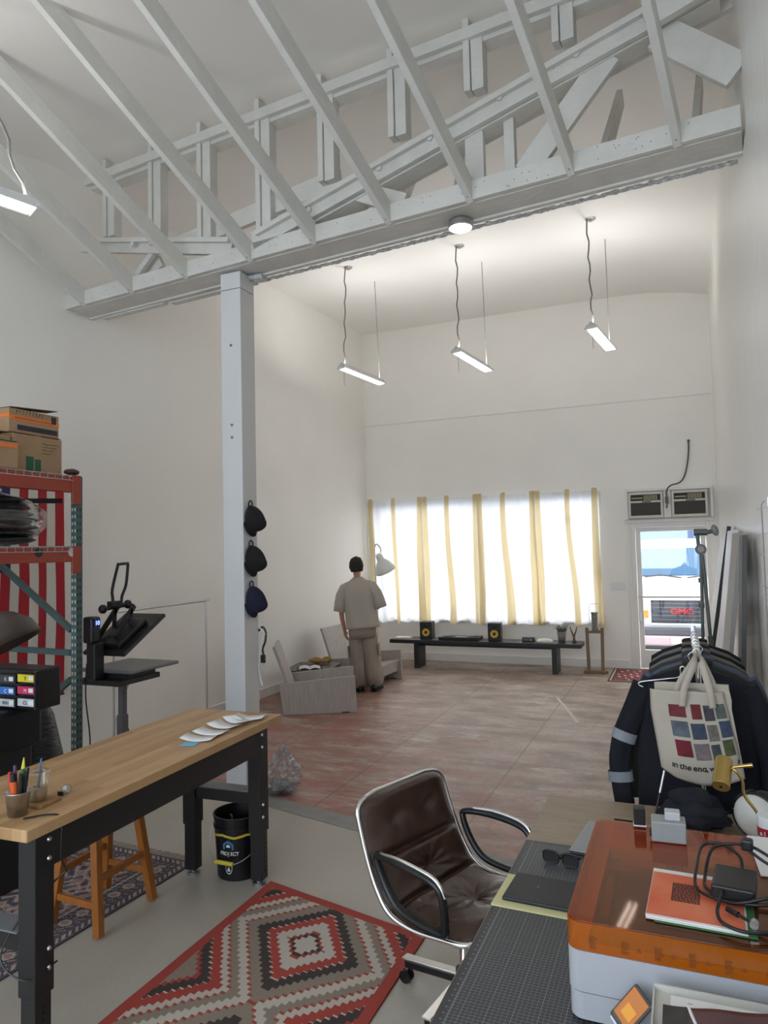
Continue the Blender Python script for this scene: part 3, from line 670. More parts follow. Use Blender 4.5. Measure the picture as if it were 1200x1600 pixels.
# ------------------------------------------------------------------ hanging tube lights
TUBE = mat('frosted_tube', srgb(240, 240, 240), 0.35, emit=((1, 0.99, 0.97, 1), 1.6)); FIX = mat('fixture_enamel', srgb(205, 205, 203), 0.4)
CORD = mat('grey_cord', srgb(120, 118, 115), 0.6)
def tube_light(xa, ya, za, xb, yb, zb, lab, cA, cB, L=1.22, chain=True, canopy=True, up_=1.0, grp='tube lights hanging over the far half'):
    """fixture from a to b, hung on two cords rising to the ceiling"""
    A, B = Vector((xa, ya, za)), Vector((xb, yb, zb)); mid = (A+B)/2
    t = thing('tube_light', lab, 'hanging light', A, 0, grp)
    d = (B-A); dn = d.normalized(); u = Vector((0,0,1)); sdv = dn.cross(u).normalized(); u = sdv.cross(dn)
    def P(a, s, h): return dn*a + sdv*s + u*h
    Ln = d.length
    m = MB(); prof = [(-0.075, 0.0), (-0.06, 0.035), (-0.025, 0.05), (-0.02, 0.075), (0.02, 0.075), (0.025, 0.05), (0.06, 0.035), (0.075, 0.0), (0.07, 0.0), (0.03, 0.03), (0.0, 0.02), (-0.03, 0.03), (-0.07, 0.0)]
    m.loft([[P(0, s, h) for s, h in prof], [P(Ln, s, h) for s, h in prof]]); m.build('reflector', FIX, t)
    for s in (-0.035, 0.035): MB().cyl(P(0.03, s, 0.006), P(Ln-0.03, s, 0.006), 0.013, n=10).build('tube', TUBE, t, smooth=False)
    for a in (0.008, Ln-0.008): MB().bar(P(a-0.008, 0, 0.012), P(a+0.008, 0, 0.012), 0.13, 0.035, up=u).build('end_cap', WHITEP, t)
    for (tx, ty), a, wob in ((cA, 0.06, 0.012), (cB, Ln-0.06, 0.0)):
        q0 = P(a, 0, 0.07); zc = ceil_z(tx, ty) - za; q1 = Vector((tx-xa, ty-ya, zc))
        pts = [q0.lerp(q1, k/14) + Vector((wob*math.sin(k*1.9), wob*math.cos(k*1.3), 0)) * (1 if 0 < k < 14 else 0) for k in range(15)]
        MB().tube(pts, 0.0085 if wob else 0.0045, 6).build('cord', CORD, t)
    if canopy:
        q1 = Vector((cA[0]-xa+0.04, cA[1]-ya, ceil_z(*cA)-za))
        MB().lathe([(0.0, -0.035), (0.02, -0.035), (0.03, -0.012), (0.06, -0.008), (0.06, 0.0), (0, 0)], 16, c=q1).build('ceiling_box', STEEL, t)
    ul = bpy.data.lights.new('added_ceiling_fill', 'AREA'); ul.shape = 'RECTANGLE'; ul.size = Ln*0.95; ul.size_y = 0.10; ul.energy = UPLIGHT*up_; ul.color = (1.0, 0.99, 0.97); ul.spread = PI  # added fill light, aimed up to brighten the far ceiling
    uo = bpy.data.objects.new('added_ceiling_fill', ul); COL.objects.link(uo); uo.parent = t
    uo.matrix_local = Matrix.Translation(P(Ln/2, 0, 0.085)) @ Matrix((dn, sdv, u)).transposed().to_4x4() @ Matrix.Rotation(PI, 4, 'X')
    if chain: MB().tube([P(0.06, 0.0, 0), P(0.06, 0, 0) + Vector((0, 0, -0.22))], 0.0025, 5).build('pull_chain', CORD, t)
    return t
tube_light(-4.06, 8.35, 4.33, -3.76, 9.05, 4.22, 'white twin tube light on cords, leftmost, near the left wall', (-3.96, 8.35), (-3.84, 9.05))
tube_light(-2.48, 8.35, 4.34, -2.24, 9.05, 4.22, 'white twin tube light on cords, the middle of the three', (-2.43, 8.35), (-2.29, 9.05))
tube_light(-0.86, 8.35, 4.41, -0.70, 9.05, 4.30, 'white twin tube light on cords, rightmost, near the right wall', (-0.85, 8.30), (-0.72, 9.05))
tube_light(-3.46, 3.02, 3.97, -3.75, 2.4, 4.02, 'white twin tube light cut off by the left edge of the photo', (-3.62, 2.62), (-3.8, 2.1), chain=False, up_=0.35, grp=None, canopy=False)
# ================================================================== LEFT ZONE: PALLET RACK AND WHAT IS ON AND ROUND IT
def perforated(name, base, hole_front, hole_side):
    """painted steel with two columns of punched holes on each face"""
    m = bpy.data.materials.new(name); m.use_nodes = True; nt = m.node_tree; b = nt.nodes['Principled BSDF']; L = nt.links.new
    tc = nt.nodes.new('ShaderNodeTexCoord'); sp = nt.nodes.new('ShaderNodeSeparateXYZ'); L(tc.outputs['Object'], sp.inputs[0])
    ge = nt.nodes.new('ShaderNodeNewGeometry'); sn_ = nt.nodes.new('ShaderNodeSeparateXYZ'); L(ge.outputs['Normal'], sn_.inputs[0])
    def mth(op, *a):
        n = nt.nodes.new('ShaderNodeMath'); n.operation = op
        for i, v in enumerate(a):
            if isinstance(v, (int, float)): n.inputs[i].default_value = v
            else: L(v, n.inputs[i])
        return n.outputs[0]
    side = mth('GREATER_THAN', mth('ABSOLUTE', sn_.outputs[0], 0), 0.5)
    co = mth('ADD', mth('MULTIPLY', side, sp.outputs[1]), mth('MULTIPLY', mth('SUBTRACT', 1.0, side), sp.outputs[0]))
    dx = mth('SUBTRACT', mth('ABSOLUTE', co, 0), mth('MULTIPLY', side, 0.0))
    fz = mth('SUBTRACT', mth('FRACT', mth('DIVIDE', sp.outputs[2], 0.0508)), 0.5)
    a = mth('LESS_THAN', mth('ABSOLUTE', mth('SUBTRACT', dx, 0.013), 0), 0.006)
    c = mth('LESS_THAN', mth('ABSOLUTE', fz, 0), 0.22)
    h = mth('MULTIPLY', a, c)
    mx = nt.nodes.new('ShaderNodeMixRGB'); L(h, mx.inputs[0]); mx.inputs[1].default_value = base
    m2 = nt.nodes.new('ShaderNodeMixRGB'); L(side, m2.inputs[0]); m2.inputs[1].default_value = hole_front; m2.inputs[2].default_value = hole_side
    L(m2.outputs[0], mx.inputs[2]); L(mx.outputs[0], b.inputs['Base Color']); b.inputs['Roughness'].default_value = 0.5
    return m
GREEN = mat('rack_green_paint', srgb(62, 84, 82), 0.5, var=0.1, vscale=12)
GREENP = perforated('rack_green_perforated', srgb(66, 88, 86), srgb(190, 188, 182), srgb(22, 26, 26))
ORANGE = mat('rack_orange_paint', srgb(148, 60, 44), 0.5, var=0.08, vscale=9)
rk = thing('pallet_rack', 'tall pallet rack with green perforated upright and orange-red beams', 'rack', (-4.02, 3.86, 0))
MB().box(-0.028, 0.028, -0.020, 0.035, 0, 2.50).build('upright', GREENP, rk, bevel=0.003)
MB().box(-0.92, -0.85, -0.035, 0.035, 0, 2.50).build('upright', GREENP, rk, bevel=0.003)
MB().box(-0.038, 0.038, -2.20, -2.13, 0, 2.50).build('upright', GREENP, rk, bevel=0.003)
MB().box(-0.92, -0.85, -2.20, -2.13, 0, 2.50).build('upright', GREENP, rk, bevel=0.003)
for a, b_ in (((-0.04, 0, 1.395), (-0.85, 0, 1.93)), ((-0.04, 0, 1.235), (-0.85, 0, 1.25)), ((-0.04, 0, 1.05), (-0.85, 0, 0.50))):
    MB().bar(a, b_, 0.035, 0.04).build('diagonal_brace', GREEN, rk, bevel=0.002)
for zt, h in ((2.49, 0.11), (1.985, 0.10)):
    for x0, x1 in ((-0.02, 0.045), (-0.93, -0.87)):
        bm_ = MB().box(x0, x1, -2.13, -0.045, zt-h, zt).box(x0-0.015 if x0 < -.5 else x0, x1 if x0 < -.5 else x1-0.04, -2.13, -0.045, zt, zt+0.0).build('beam', ORANGE, rk, bevel=0.004)
        MB().box(x1-0.006 if x0 > -.5 else x0-0.006, x1+0.006 if x0 > -.5 else x0+0.006, -0.075, 0.0, zt-h-0.085, zt+0.012).build('beam_bracket', ORANGE, bm_, bevel=0.003)
    wd = MB()
    for k in range(34): wd.box(-0.88, 0.045, -2.12+k*0.063, -2.116+k*0.063, zt+0.002, zt+0.008)
    for k in range(8): wd.box(-0.86+k*0.125, -0.855+k*0.125, -2.12, -0.05, zt+0.008, zt+0.013)
    for k in range(34): wd.box(0.045, 0.049, -2.12+k*0.063, -2.116+k*0.063, zt-0.025, zt+0.008)
    wd.box(0.045, 0.050, -2.12, -0.05, zt-0.028, zt-0.023)
    wd.build('wire_deck', STEEL, rk)
MB().bar((-0.04, -0.10, 2.32), (-0.85, -0.10, 2.36), 0.03, 0.035).build('cross_tie', BLACKM, rk)
for yy_, c, lab in ((-0.36, srgb(32, 36, 42), 'dark round sticker'), (-0.08, srgb(205, 200, 192), 'pale round sticker')):
    MB().cyl((0.045, yy_, 1.955), (0.048, yy_, 1.955), 0.032, n=20).build('round_sticker', mat('sticker_%d' % int(-yy_*100), c, 0.6), rk, label=lab)
# boxes
CARD = mat('cardboard', srgb(158, 128, 98), 0.8, var=0.07, vscale=6, bump=0.1, bscale=40); CARDD = mat('cardboard_dark_edge', srgb(110, 84, 62), 0.85)
OTAPE = mat('orange_tape', srgb(226, 120, 50), 0.5); GTAPE = mat('green_label', srgb(30, 88, 62), 0.6)
def carton(name, lab, x0, x1, y0, y1, z0, z1, flap=0.0, **k):
    t = thing(name, lab, 'box', ((x0+x1)/2, (y0+y1)/2, z0), 0, 'cardboard boxes on top of the rack')
    hx, hy, h = (x1-x0)/2, (y1-y0)/2, z1-z0
    MB().box(-hx, hx, -hy, hy, 0, h).build('carton', CARD, t, bevel=0.004)
    fw = min(0.11, 2*hx); MB().bar((hx-fw/2, -hy+0.01, h+0.006), (hx-fw/2, hy-0.01, h+0.006+flap), fw, 0.004).build('flap', CARDD, t)
    MB().box(-hx-0.001, hx+0.001, -0.025, 0.025, h, h+0.003).build('packing_tape', mat('clear_tape', srgb(176, 150, 120), 0.25), t)
    return t, hx, hy, h
RXF = -4.0
bx, hx, hy, h = carton('cardboard_box', 'lower big cardboard box with green label, under the taped box', -4.44, -4.06, 3.37, 3.77, 2.505, 2.755)
MB().box(hx, hx+0.002, -0.10, -0.04, 0.0, 0.105).box(hx, hx+0.002, -0.03, 0.02, 0.0, 0.09).build('green_label', GTAPE, bx)
for k, s in enumerate(('fragile', 'mixed lot', 'store dry', 'this way')): 
    m = MB(); random.seed(k)
    y = 0.03
    while y < 0.16 - 0.02*k: m.tube([(hx+0.001, y, 0.20-k*0.022), (hx+0.001, y+0.008, 0.207-k*0.022+random.uniform(-.004,.004)), (hx+0.001, y+0.014, 0.199-k*0.022)], 0.0012, 4); y += 0.018
    m.build('handwriting', INK, bx)
bx, hx, hy, h = carton('cardboard_box', 'top cardboard box with orange tape and dark strip, highest on the rack', -4.46, -4.10, 3.37, 3.78, 2.768, 2.93, 0.03)
MB().box(hx, hx+0.002, -hy, hy, 0.085, 0.115).box(-hx*0.2, hx, -hy-0.002, -hy, 0.10, 0.125).build('orange_tape', OTAPE, bx)
MB().box(hx, hx+0.0025, -0.14, 0.19, 0.02, 0.055).build('dark_strip', mat('dark_print', srgb(38, 40, 46), 0.6), bx)
MB().box(hx, hx+0.0025, 0.14, 0.18, 0.10, 0.15).build('dark_mark', MATS['dark_print'], bx)
m = MB(); random.seed(5)
for k in range(9): y = -0.15+k*0.026; m.tube([(hx+0.001, y, 0.128), (hx+0.001, y+0.006, 0.155), (hx+0.001, y+0.014, 0.13+random.uniform(0, .02))], 0.0014, 4)
for k in range(20): y = -0.16+k*0.017; m.tube([(hx+0.003, y, 0.094), (hx+0.003, y+0.005, 0.107), (hx+0.003, y+0.01, 0.095)], 0.0011, 4)
m.build('handwriting', INK, bx)
bx, hx, hy, h = carton('cardboard_box', 'small front cardboard box with orange tape, at the rack front left', -4.052, -4.0, 3.0, 3.36, 2.505, 2.68)
MB().box(hx, hx+0.002, -hy, hy-0.01, 0.135, 0.16).build('orange_tape', OTAPE, bx)
bx, hx, hy, h = carton('cardboard_box', 'plain cardboard box behind the small taped one, cut by the photo edge', -4.44, -4.062, 2.93, 3.35, 2.505, 2.73, 0.02)
t = thing('rolled_tape_bundle', 'small dark brown bundle on the rack end beside the boxes', 'bundle', (-4.05, 3.86, 2.512))
MB().ell((0, -0.01, 0.022), (0.05, 0.06, 0.022), 14, jit=0.2, seed=4).build('bundle', mat('dark_brown_leather', srgb(70, 52, 42), 0.6), t, smooth=True)
# plastic-wrapped garments
t = thing('wrapped_garments', 'black garments in shiny clear plastic wrap on the middle shelf', 'bundle', (-4.32, 3.40, 2.0))
m = MB()
for k in range(7): m.ell((0, -0.02-0.012*abs(k-3), 0.045+k*0.045), (0.25, 0.37-0.010*k*k*0.3, 0.038), 28, jit=0.12, seed=k)
m.build('garments', mat('black_cloth', srgb(24, 24, 27), 0.45, bump=0.5, bscale=9), t, smooth=True)
WRAP = glassy('plastic_wrap', (0.86, 0.87, 0.9, 1), 0.10, 0.12)
m = MB()
def wrapf(u, v):
    a = u*2*PI; ph = v*PI; d_ = Vector((math.sin(ph)*math.cos(a), math.sin(ph)*math.sin(a), math.cos(ph)))
    q = 1 + 0.05*noise.noise(Vector((d_.x*2, d_.y*2+d_.z*3, d_.z*9))) + 0.02*noise.noise(d_*7)
    p = Vector((d_.x*0.29*q, d_.y*0.40*q, 0.185 + d_.z*0.185*min(q, 1.03)))
    p.z = max(p.z, 0.005); return p
m.grid(wrapf, 80, 50); m.build('plastic_wrap', WRAP, t, smooth=True, weld=True)
# flag ----------------------------------------------------------------
fm = [mat('flag_red', srgb(172, 34, 46), 0.8), mat('flag_white', srgb(215, 210, 200), 0.8), mat('flag_blue', srgb(42, 40, 88), 0.8)]
fl_ = thing('flag', 'striped red and white flag with blue corner hung down the left wall', 'flag', (XL+0.03, 3.60, 0.70))
FW, FH = 1.22, 1.84
def ff(u, v):
    y = u*FW; z = v*FH
    return (0.006 + 0.010*math.sin(u*26 + 1.5*math.sin(z*2)) * (1.3-v) + 0.006*noise.noise(Vector((y*3, z*3, 1))), y + 0.012*math.sin(z*5+u*4)*(1-v), z)
def fmat(i, j):
    st = 12 - int(i / 104 * 13)          # stripes counted from the right-hand edge
    if j >= 36 and st >= 6 : return 2
    return 0 if st % 2 == 0 else 1
m = MB().grid(ff, 104, 60, mfn=fmat); m.build('cloth', fm, fl_, smooth=True)
st = MB()
def star(y, z, r):
    x = ff(y/FW, z/FH)[0] + 0.008; pts = []
    for k in range(10):
        a = PI/2 + k*PI/5; q = r if k % 2 == 0 else r*0.4; pts.append((x, y+q*math.cos(a), z+q*math.sin(a)))
    st.add(pts, [tuple(range(10))])
for r_ in range(11):
    for c_ in range(5 if r_ % 2 == 0 else 4): star(0.06 + c_*0.125 + (0.0625 if r_ % 2 else 0), 1.145 + r_*0.064, 0.022)
so_ = st.build('stars', fm[1], fl_); so_['kind'] = 'stuff'
MB().cyl((0.0, -0.02, FH+0.005), (0.0, FW+0.02, FH+0.005), 0.008).build('hem_rod', BLACKM, fl_)
MB().bar((0.012, 0, 0.0), (0.012, FW, 0.0), 0.006, 0.012).build('hem', mat('dark_hem', srgb(40, 36, 36), 0.8), fl_)
# garment rail (chrome, empty) ----------------------------------------------
gr = thing('garment_rail', 'empty chrome garment rail standing by the left wall behind the press', 'clothes rack', (-4.9, 5.15, 0))
RAIL = mat('satin_rail', (0.62, 0.62, 0.62, 1), 0.3, 1.0)
MB().tube(cr([(0, 0, 0.10), (0, 0, 1.37), (0, 0.03, 1.395), (0, 0.08, 1.40)], 5) + [Vector((0, 1.37, 1.40))], 0.011, 8).build('top_rail', RAIL, gr, smooth=True)
MB().cyl((0, 1.39, 0.10), (0, 1.39, 1.40), 0.012).build('pole', RAIL, gr)
MB().tube([(0, 0, 1.395), (0, 1.44, 1.405)], 0.012, 8).build('rail', RAIL, gr)
for y in (0, 1.39):
    MB().cyl((-0.25, y, 0.08), (0.25, y, 0.08), 0.012).build('foot', RAIL, gr)
    for x in (-0.24, 0.24): MB().cyl((x, y-0.01, 0.025), (x, y+0.01, 0.025), 0.025, n=14).cyl((x, y, 0.025), (x, y, 0.08), 0.006).build('caster', BLACKP, gr)
# heat press -------------------------------------------------------------
hp = thing('heat_press', 'black swing-away heat press on a grey stand with blue display', 'heat press', (-4.62, 4.96, 0))
MB().box(-0.035, 0.035, -0.035, 0.035, 0.0, 0.52).build('stand_column', mat('grey_stand_paint', srgb(92, 92, 94), 0.5), hp, bevel=0.004)
MB().box(-0.027, 0.027, -0.027, 0.027, 0.52, 0.84).build('inner_column', MATS['grey_stand_paint'], hp, bevel=0.003)
for x, y in ((-0.25, -0.2), (0.25, -0.2), (-0.25, 0.22), (0.25, 0.22)): MB().bar((0, 0, 0.04), (x, y, 0.025), 0.05, 0.035).build('leg', BLACKM, hp)
MB().prism([(0.03, 0.70), (0.03, 0.84), (0.2, 0.84), (0.17, 0.82), (0.1, 0.8)], -0.006, 0.006, axis=0).build('gusset', GALV, hp)
MB().box(-0.17, 0.30, -0.36, 0.14, 0.84, 0.885).build('base_frame', BLACKM, hp, bevel=0.006)
MB().box(-0.19, 0.38, -0.30, 0.30, 0.935, 0.965).build('lower_platen', mat('grey_press_pad', srgb(110, 110, 112), 0.35), hp, bevel=0.01)
MB().box(-0.15, 0.28, -0.24, 0.10, 0.885, 0.935).build('platen_mount', BLACKM, hp)
# tilted heating head hinged at the near left
c0 = Vector((0.05, -0.27, 1.07)); hd = Vector((0.0, 0.86, 0.48)).normalized(); hn = Vector((0, -0.48, 0.86)).normalized(); xx = Vector((1, 0, 0))
def HP(a, b, c): return c0 + xx*a + hd*b + hn*c
m = MB(); vs = [HP(a, b, c) for c in (0, 0.035) for a, b in ((-0.23, 0), (0.23, 0), (0.23, 0.60), (-0.23, 0.60))]
m.add(vs, [(0,3,2,1),(4,5,6,7),(0,1,5,4),(1,2,6,5),(2,3,7,6),(3,0,4,7)]); m.build('heating_head', mat('press_black', srgb(30, 30, 32), 0.35), hp, bevel=0.012)
m = MB(); vs = [HP(a, b, c) for c in (0.035, 0.085) for a, b in ((-0.15, 0.06), (0.15, 0.06), (0.15, 0.45), (-0.15, 0.45))]
m.add(vs, [(0,3,2,1),(4,5,6,7),(0,1,5,4),(1,2,6,5),(2,3,7,6),(3,0,4,7)]); m.build('head_cover', MATS['press_black'], hp, bevel=0.015)
MB().box(0.0, 0.11, -0.46, -0.36, 1.20, 1.42).build('control_box', BLACKP, hp, bevel=0.02)
dsp = MB().box(0.11, 0.114, -0.44, -0.375, 1.34, 1.40).build('display', mat('dark_screen', srgb(12, 12, 30), 0.2), hp)
text('digits', '10', 0.05, mat('blue_led', srgb(60, 60, 255), 0.4, emit=((0.05, 0.08, 1, 1), 4.0)), hp, (0.116, -0.408, 1.352), (PI/2, 0, PI/2), bold=0.001)
MB().box(-0.02, 0.08, -0.40, -0.29, 0.885, 1.20).build('hinge_tower', BLACKM, hp, bevel=0.015)
for s in (-0.06, 0.12):
    MB().bar((s, -0.22, 1.22), (s, 0.02, 1.48), 0.02, 0.05, up=(0, -1, 1)).build('lift_arm', BLACKM, hp, bevel=0.004)
    MB().bar((s, -0.05, 1.16), (s, -0.02, 1.46), 0.02, 0.035, up=(0, 1, 0)).build('link_arm', BLACKM, hp, bevel=0.004)
MB().cyl((0.0, -0.22, 1.465), (0.0, 0.06, 1.485), 0.02).ell((0, -0.23, 1.465), (0.04, 0.035, 0.04), 14).ell((0, 0.07, 1.485), (0.04, 0.035, 0.04), 14).build('pressure_bar', BLACKP, hp, smooth=True)
MB().tube(cr([(0.03, -0.14, 1.47), (0.03, -0.145, 1.55), (0.03, -0.15, 1.63), (0.03, -0.085, 1.83), (0.03, -0.075, 1.845), (0.03, 0.025, 1.85), (0.03, 0.04, 1.835), (0.03, 0.015, 1.66), (0.03, -0.035, 1.56), (0.03, -0.04, 1.47)], 4), 0.013, 8).build('handle', BLACKP, hp, smooth=True)
MB().box(-0.035, 0.035, -0.15, -0.03, 1.465, 1.525).build('handle_base', BLACKM, hp, bevel=0.008)
tag(MB().tube(cr([(-4.0, 4.02, 0.02), (-4.03, 3.98, 0.3), (-3.99, 3.96, 0.6), (-4.02, 3.95, 0.9), (-4.0, 3.94, 1.15)], 8), 0.005, 6).build('electric_cable', BLACKP), 'thin black cord running down beside the green upright', 'cord')
# printer with ink cartridges and black roll ------------------------------
pr_ = thing('textile_printer', 'black printer with coloured ink cartridges at the left edge of the photo', 'printer', (-3.60, 3.06, 0.009))
MB().box(-0.34, -0.03, -0.3, 0.10, 0.0, 0.80).build('stand', BLACKM, pr_, bevel=0.02)
MB().box(-0.36, 0.01, -0.3, 0.14, 0.80, 1.04).build('body', BLACKP, pr_, bevel=0.03)
ck_ = MB().box(-0.36, 0.17, -0.06, 0.12, 1.04, 1.27).build('cartridge_rack', mat('printer_black', srgb(24, 24, 26), 0.35), pr_, bevel=0.01)
cols = [(srgb(60, 62, 66), 'K'), (srgb(220, 200, 40), 'Y'), (srgb(50, 110, 190), 'C'), (srgb(200, 40, 90), 'M'), (srgb(190, 194, 196), 'WH'), (srgb(196, 198, 198), 'CL')]
for k, (c, s) in enumerate(cols):
    r_, q_ = k // 2, k % 2; x0 = -0.10 + q_*0.165; z0 = 1.195 - r_*0.068 + q_*0.012; y0 = -0.08 - 0.008*q_
    b = MB().box(x0-0.01, x0+0.135, y0, -0.055, z0-0.006, z0+0.048).build('ink_cartridge', BLACKP, pr_, bevel=0.004)
    MB().box(x0, x0+0.125, y0-0.002, y0, z0, z0+0.042).build('label_strip', mat('ink_label_%d' % k, c, 0.5), b)
    MB().box(x0+0.085, x0+0.120, y0-0.003, y0-0.002, z0+0.01, z0+0.034).build('pale_patch', WHITEP, b)
    text('letter', s, 0.03, INK if k not in (0, 2, 3) else WHITEP, b, (x0+0.06, y0-0.0035, z0+0.010), (PI/2, 0, 0))
MB().box(-0.25, -0.02, -0.34, -0.3, 0.86, 1.0).build('panel', BLACKM, pr_, bevel=0.01)
MB().ell((0.0, -0.345, 0.95), (0.025, 0.006, 0.012), 10).build('indicator', mat('pink_lamp', srgb(190, 90, 130), 0.4), pr_)
t = thing('waste_bag', 'shiny black bag-like roll standing behind the printer', 'bag', (-3.93, 3.42, 0))
m = MB(); m.lathe([(0.0, 0), (0.22, 0.0), (0.23, 0.25), (0.19, 0.6), (0.12, 0.9), (0.07, 1.0), (0.0, 1.02)], 32)
for i, v in enumerate(m.v):
    q = 1 + 0.05*noise.noise(Vector((v[0]*4, v[1]*4, v[2]*14))); m.v[i] = (v[0]*q, v[1]*q, v[2])
m.build('bag', mat('black_vinyl', srgb(34, 35, 38), 0.32, bump=0.5, bscale=14, stretch=(1, 1, 4)), t, smooth=True, weld=True)
# dark lamp shade
t = thing('lamp', 'dark brown dome lamp shade reaching in from the left edge', 'lamp', (-3.24, 2.6, 1.50)); t.scale = (1, 1, 1)
rm = Matrix.Rotation(-0.45, 3, 'Y') @ Matrix.Rotation(0.2, 3, 'X')
MB().lathe([(0.03, 0.15), (0.06, 0.14), (0.13, 0.10), (0.19, 0.03), (0.205, -0.05), (0.195, -0.05), (0.18, 0.02), (0.12, 0.085), (0.0, 0.12)], 32, mat3=rm).build('shade', mat('dark_bronze_enamel', srgb(62, 52, 46), 0.4), t, smooth=True)
MB().cyl(rm @ Vector((0, 0, 0.14)), rm @ Vector((0, 0, 0.2)), 0.03).build('cap', STEEL, t)
MB().tube(cr([rm @ Vector((0, 0, 0.19)), (-0.2, 0.05, 0.32), (-0.50, -0.1, 0.2), (-0.66, -0.2, -0.3), (-0.66, -0.2, -1.48)], 6), 0.012, 8).build('pole', BLACKM, t)
MB().cyl((-0.66, -0.2, -1.5), (-0.66, -0.2, -1.47), 0.14).build('base', BLACKM, t)
# ================================================================== FAR HALF: BENCH, SPEAKERS, CHAIRS, PERSON
BW = mat('black_stained_wood', srgb(34, 34, 38), 0.45, var=0.15, vscale=6, stretch=(1, 8, 8))
bn_ = thing('bench', 'long low black wooden bench under the curtained window', 'bench', (-2.93, 11.02, 0), -0.0)
MB().box(-1.55, 1.50, -0.19, 0.24, 0.395, 0.455).build('bench_top', BW, bn_, bevel=0.005)
for x in (-1.10, 1.10): MB().box(x-0.035, x+0.035, -0.17, 0.20, 0, 0.395).build('leg', BW, bn_, bevel=0.004)
MB().box(-1.06, 1.06, -0.02, 0.03, 0.345, 0.395).build('rail', BW, bn_, bevel=0.003)
BT = 0.455; BY = 11.06
YEL = mat('yellow_cone', srgb(214, 178, 50), 0.5)
def speaker(x, lab):
    t = thing('speaker', lab, 'speaker', (x, BY, BT+0.001), 0.12, 'studio speakers on the bench')
    MB().box(-0.10, 0.10, -0.11, 0.12, 0, 0.275).build('cabinet', mat('speaker_black', srgb(30, 30, 32), 0.5), t, bevel=0.006)
    rx = Matrix.Rotation(PI/2, 3, 'X')
    MB().lathe([(0.076, 0.0), (0.074, 0.006), (0.066, 0.004)], 24, c=(0, -0.11, 0.11), mat3=rx).build('driver_surround', BLACKP, t, smooth=True)
    MB().lathe([(0.062, 0.0055), (0.03, 0.0015), (0.024, 0.002)], 24, c=(0, -0.11, 0.11), mat3=rx).build('woofer_cone', YEL, t, smooth=True, label='yellow cone')
    MB().lathe([(0.024, 0.002), (0.016, 0.009), (0.0, 0.011)], 16, c=(0, -0.11, 0.11), mat3=rx).build('dust_cap', BLACKP, t, smooth=True)
    MB().lathe([(0.03, 0.0), (0.028, 0.004), (0.012, 0.002), (0.0, 0.005)], 16, c=(0, -0.11, 0.225), mat3=rx).build('tweeter', BLACKP, t, smooth=True)
speaker(-3.90, 'black studio speaker with yellow cone, left one on the bench')
speaker(-2.77, 'black studio speaker with yellow cone, right one on the bench')
t = thing('dj_controller', 'flat black turntable controller between the two speakers', 'music controller', (-3.33, BY-0.02, BT+0.001), 0.02)
MB().box(-0.33, 0.33, -0.15, 0.15, 0.0, 0.05).build('deck_body', BLACKP, t, bevel=0.006)
for x in (-0.2, 0.2): MB().lathe([(0.0, 0.07), (0.08, 0.07), (0.095, 0.064), (0.1, 0.05)], 28, c=(x, -0.01, 0)).build('jog_wheel', mat('dark_grey_metal', srgb(70, 70, 74), 0.3, 0.5), t, smooth=False)
for k in range(8): MB().cyl((-0.07+k*0.02, 0.1-0.05*(k % 3), 0.05), (-0.07+k*0.02, 0.1-0.05*(k % 3), 0.066), 0.006, n=8).build('knob', STEEL if k % 2 else MATS['yellow_cone'], t)
for x in (-0.04, 0.0, 0.04): MB().box(x-0.006, x+0.006, -0.12, -0.07, 0.05, 0.06).build('fader', WHITEP, t)
t = thing('magazine_stack', 'pale magazines lying at the left end of the bench', 'magazines', (-4.30, BY-0.05, BT+0.001), 0.1)
MB().box(-0.14, 0.14, -0.11, 0.11, 0, 0.012).build('lower_magazine', mat('cream_cover', srgb(210, 196, 160), 0.6), t)
MB().box(-0.12, 0.12, -0.10, 0.09, 0.013, 0.022).build('upper_magazine', mat('pale_cover', srgb(222, 218, 205), 0.6), t)
t = thing('small_amplifier', 'small black box with pale front on the bench right of the speakers', 'audio box', (-2.24, BY-0.03, BT+0.001))
MB().box(-0.09, 0.09, -0.05, 0.05, 0, 0.065).build('case', BLACKP, t, bevel=0.004)
MB().box(-0.07, 0.07, -0.053, -0.05, 0.015, 0.05).build('front_panel', mat('grey_panel', srgb(96, 98, 92), 0.3), t)
MB().cyl((0.05, -0.053, 0.03), (0.05, -0.068, 0.03), 0.01).build('knob', STEEL, t)
sh_ = MB()
def shellf(u, v):
    a = u*2*PI; r = math.sin(v*PI/2); z = 0.055*math.cos(v*PI/2)
    k = 1 + 0.06*math.cos(a*12)*r
    return (0.13*r*math.cos(a)*k, 0.09*r*math.sin(a)*k, max(0, z))
sh_.grid(shellf, 48, 10); tag(sh_.build('seashell', mat('shell_white', srgb(226, 224, 216), 0.5), loc=(-1.99, BY-0.04, BT+0.001), smooth=True, solid=0.003), 'white scalloped shell lying on the bench near the plant pot', 'shell')
t = thing('potted_plant', 'small grey pot with grassy plant on the bench', 'plant', (-1.74, BY, BT+0.001))
MB().lathe([(0.0, 0), (0.05, 0), (0.07, 0.16), (0.062, 0.16), (0.055, 0.13), (0, 0.13)], 24).build('pot', mat('grey_ceramic', srgb(122, 120, 116), 0.5), t, smooth=True)
random.seed(11); m = MB()
for k in range(46):
    a = random.uniform(0, 2*PI); q = random.uniform(0.01, 0.045); h = random.uniform(0.06, 0.15); l = random.uniform(0.02, 0.08)
    p0 = Vector((q*math.cos(a), q*math.sin(a), 0.13)); m.tube([p0, p0 + Vector((l*0.5*math.cos(a), l*0.5*math.sin(a), h*0.7)), p0 + Vector((l*math.cos(a), l*math.sin(a), h))], [0.004, 0.004, 0.001], 4)
m.build('leaves', mat('dull_green_leaf', srgb(92, 100, 76), 0.7, var=0.2), t)
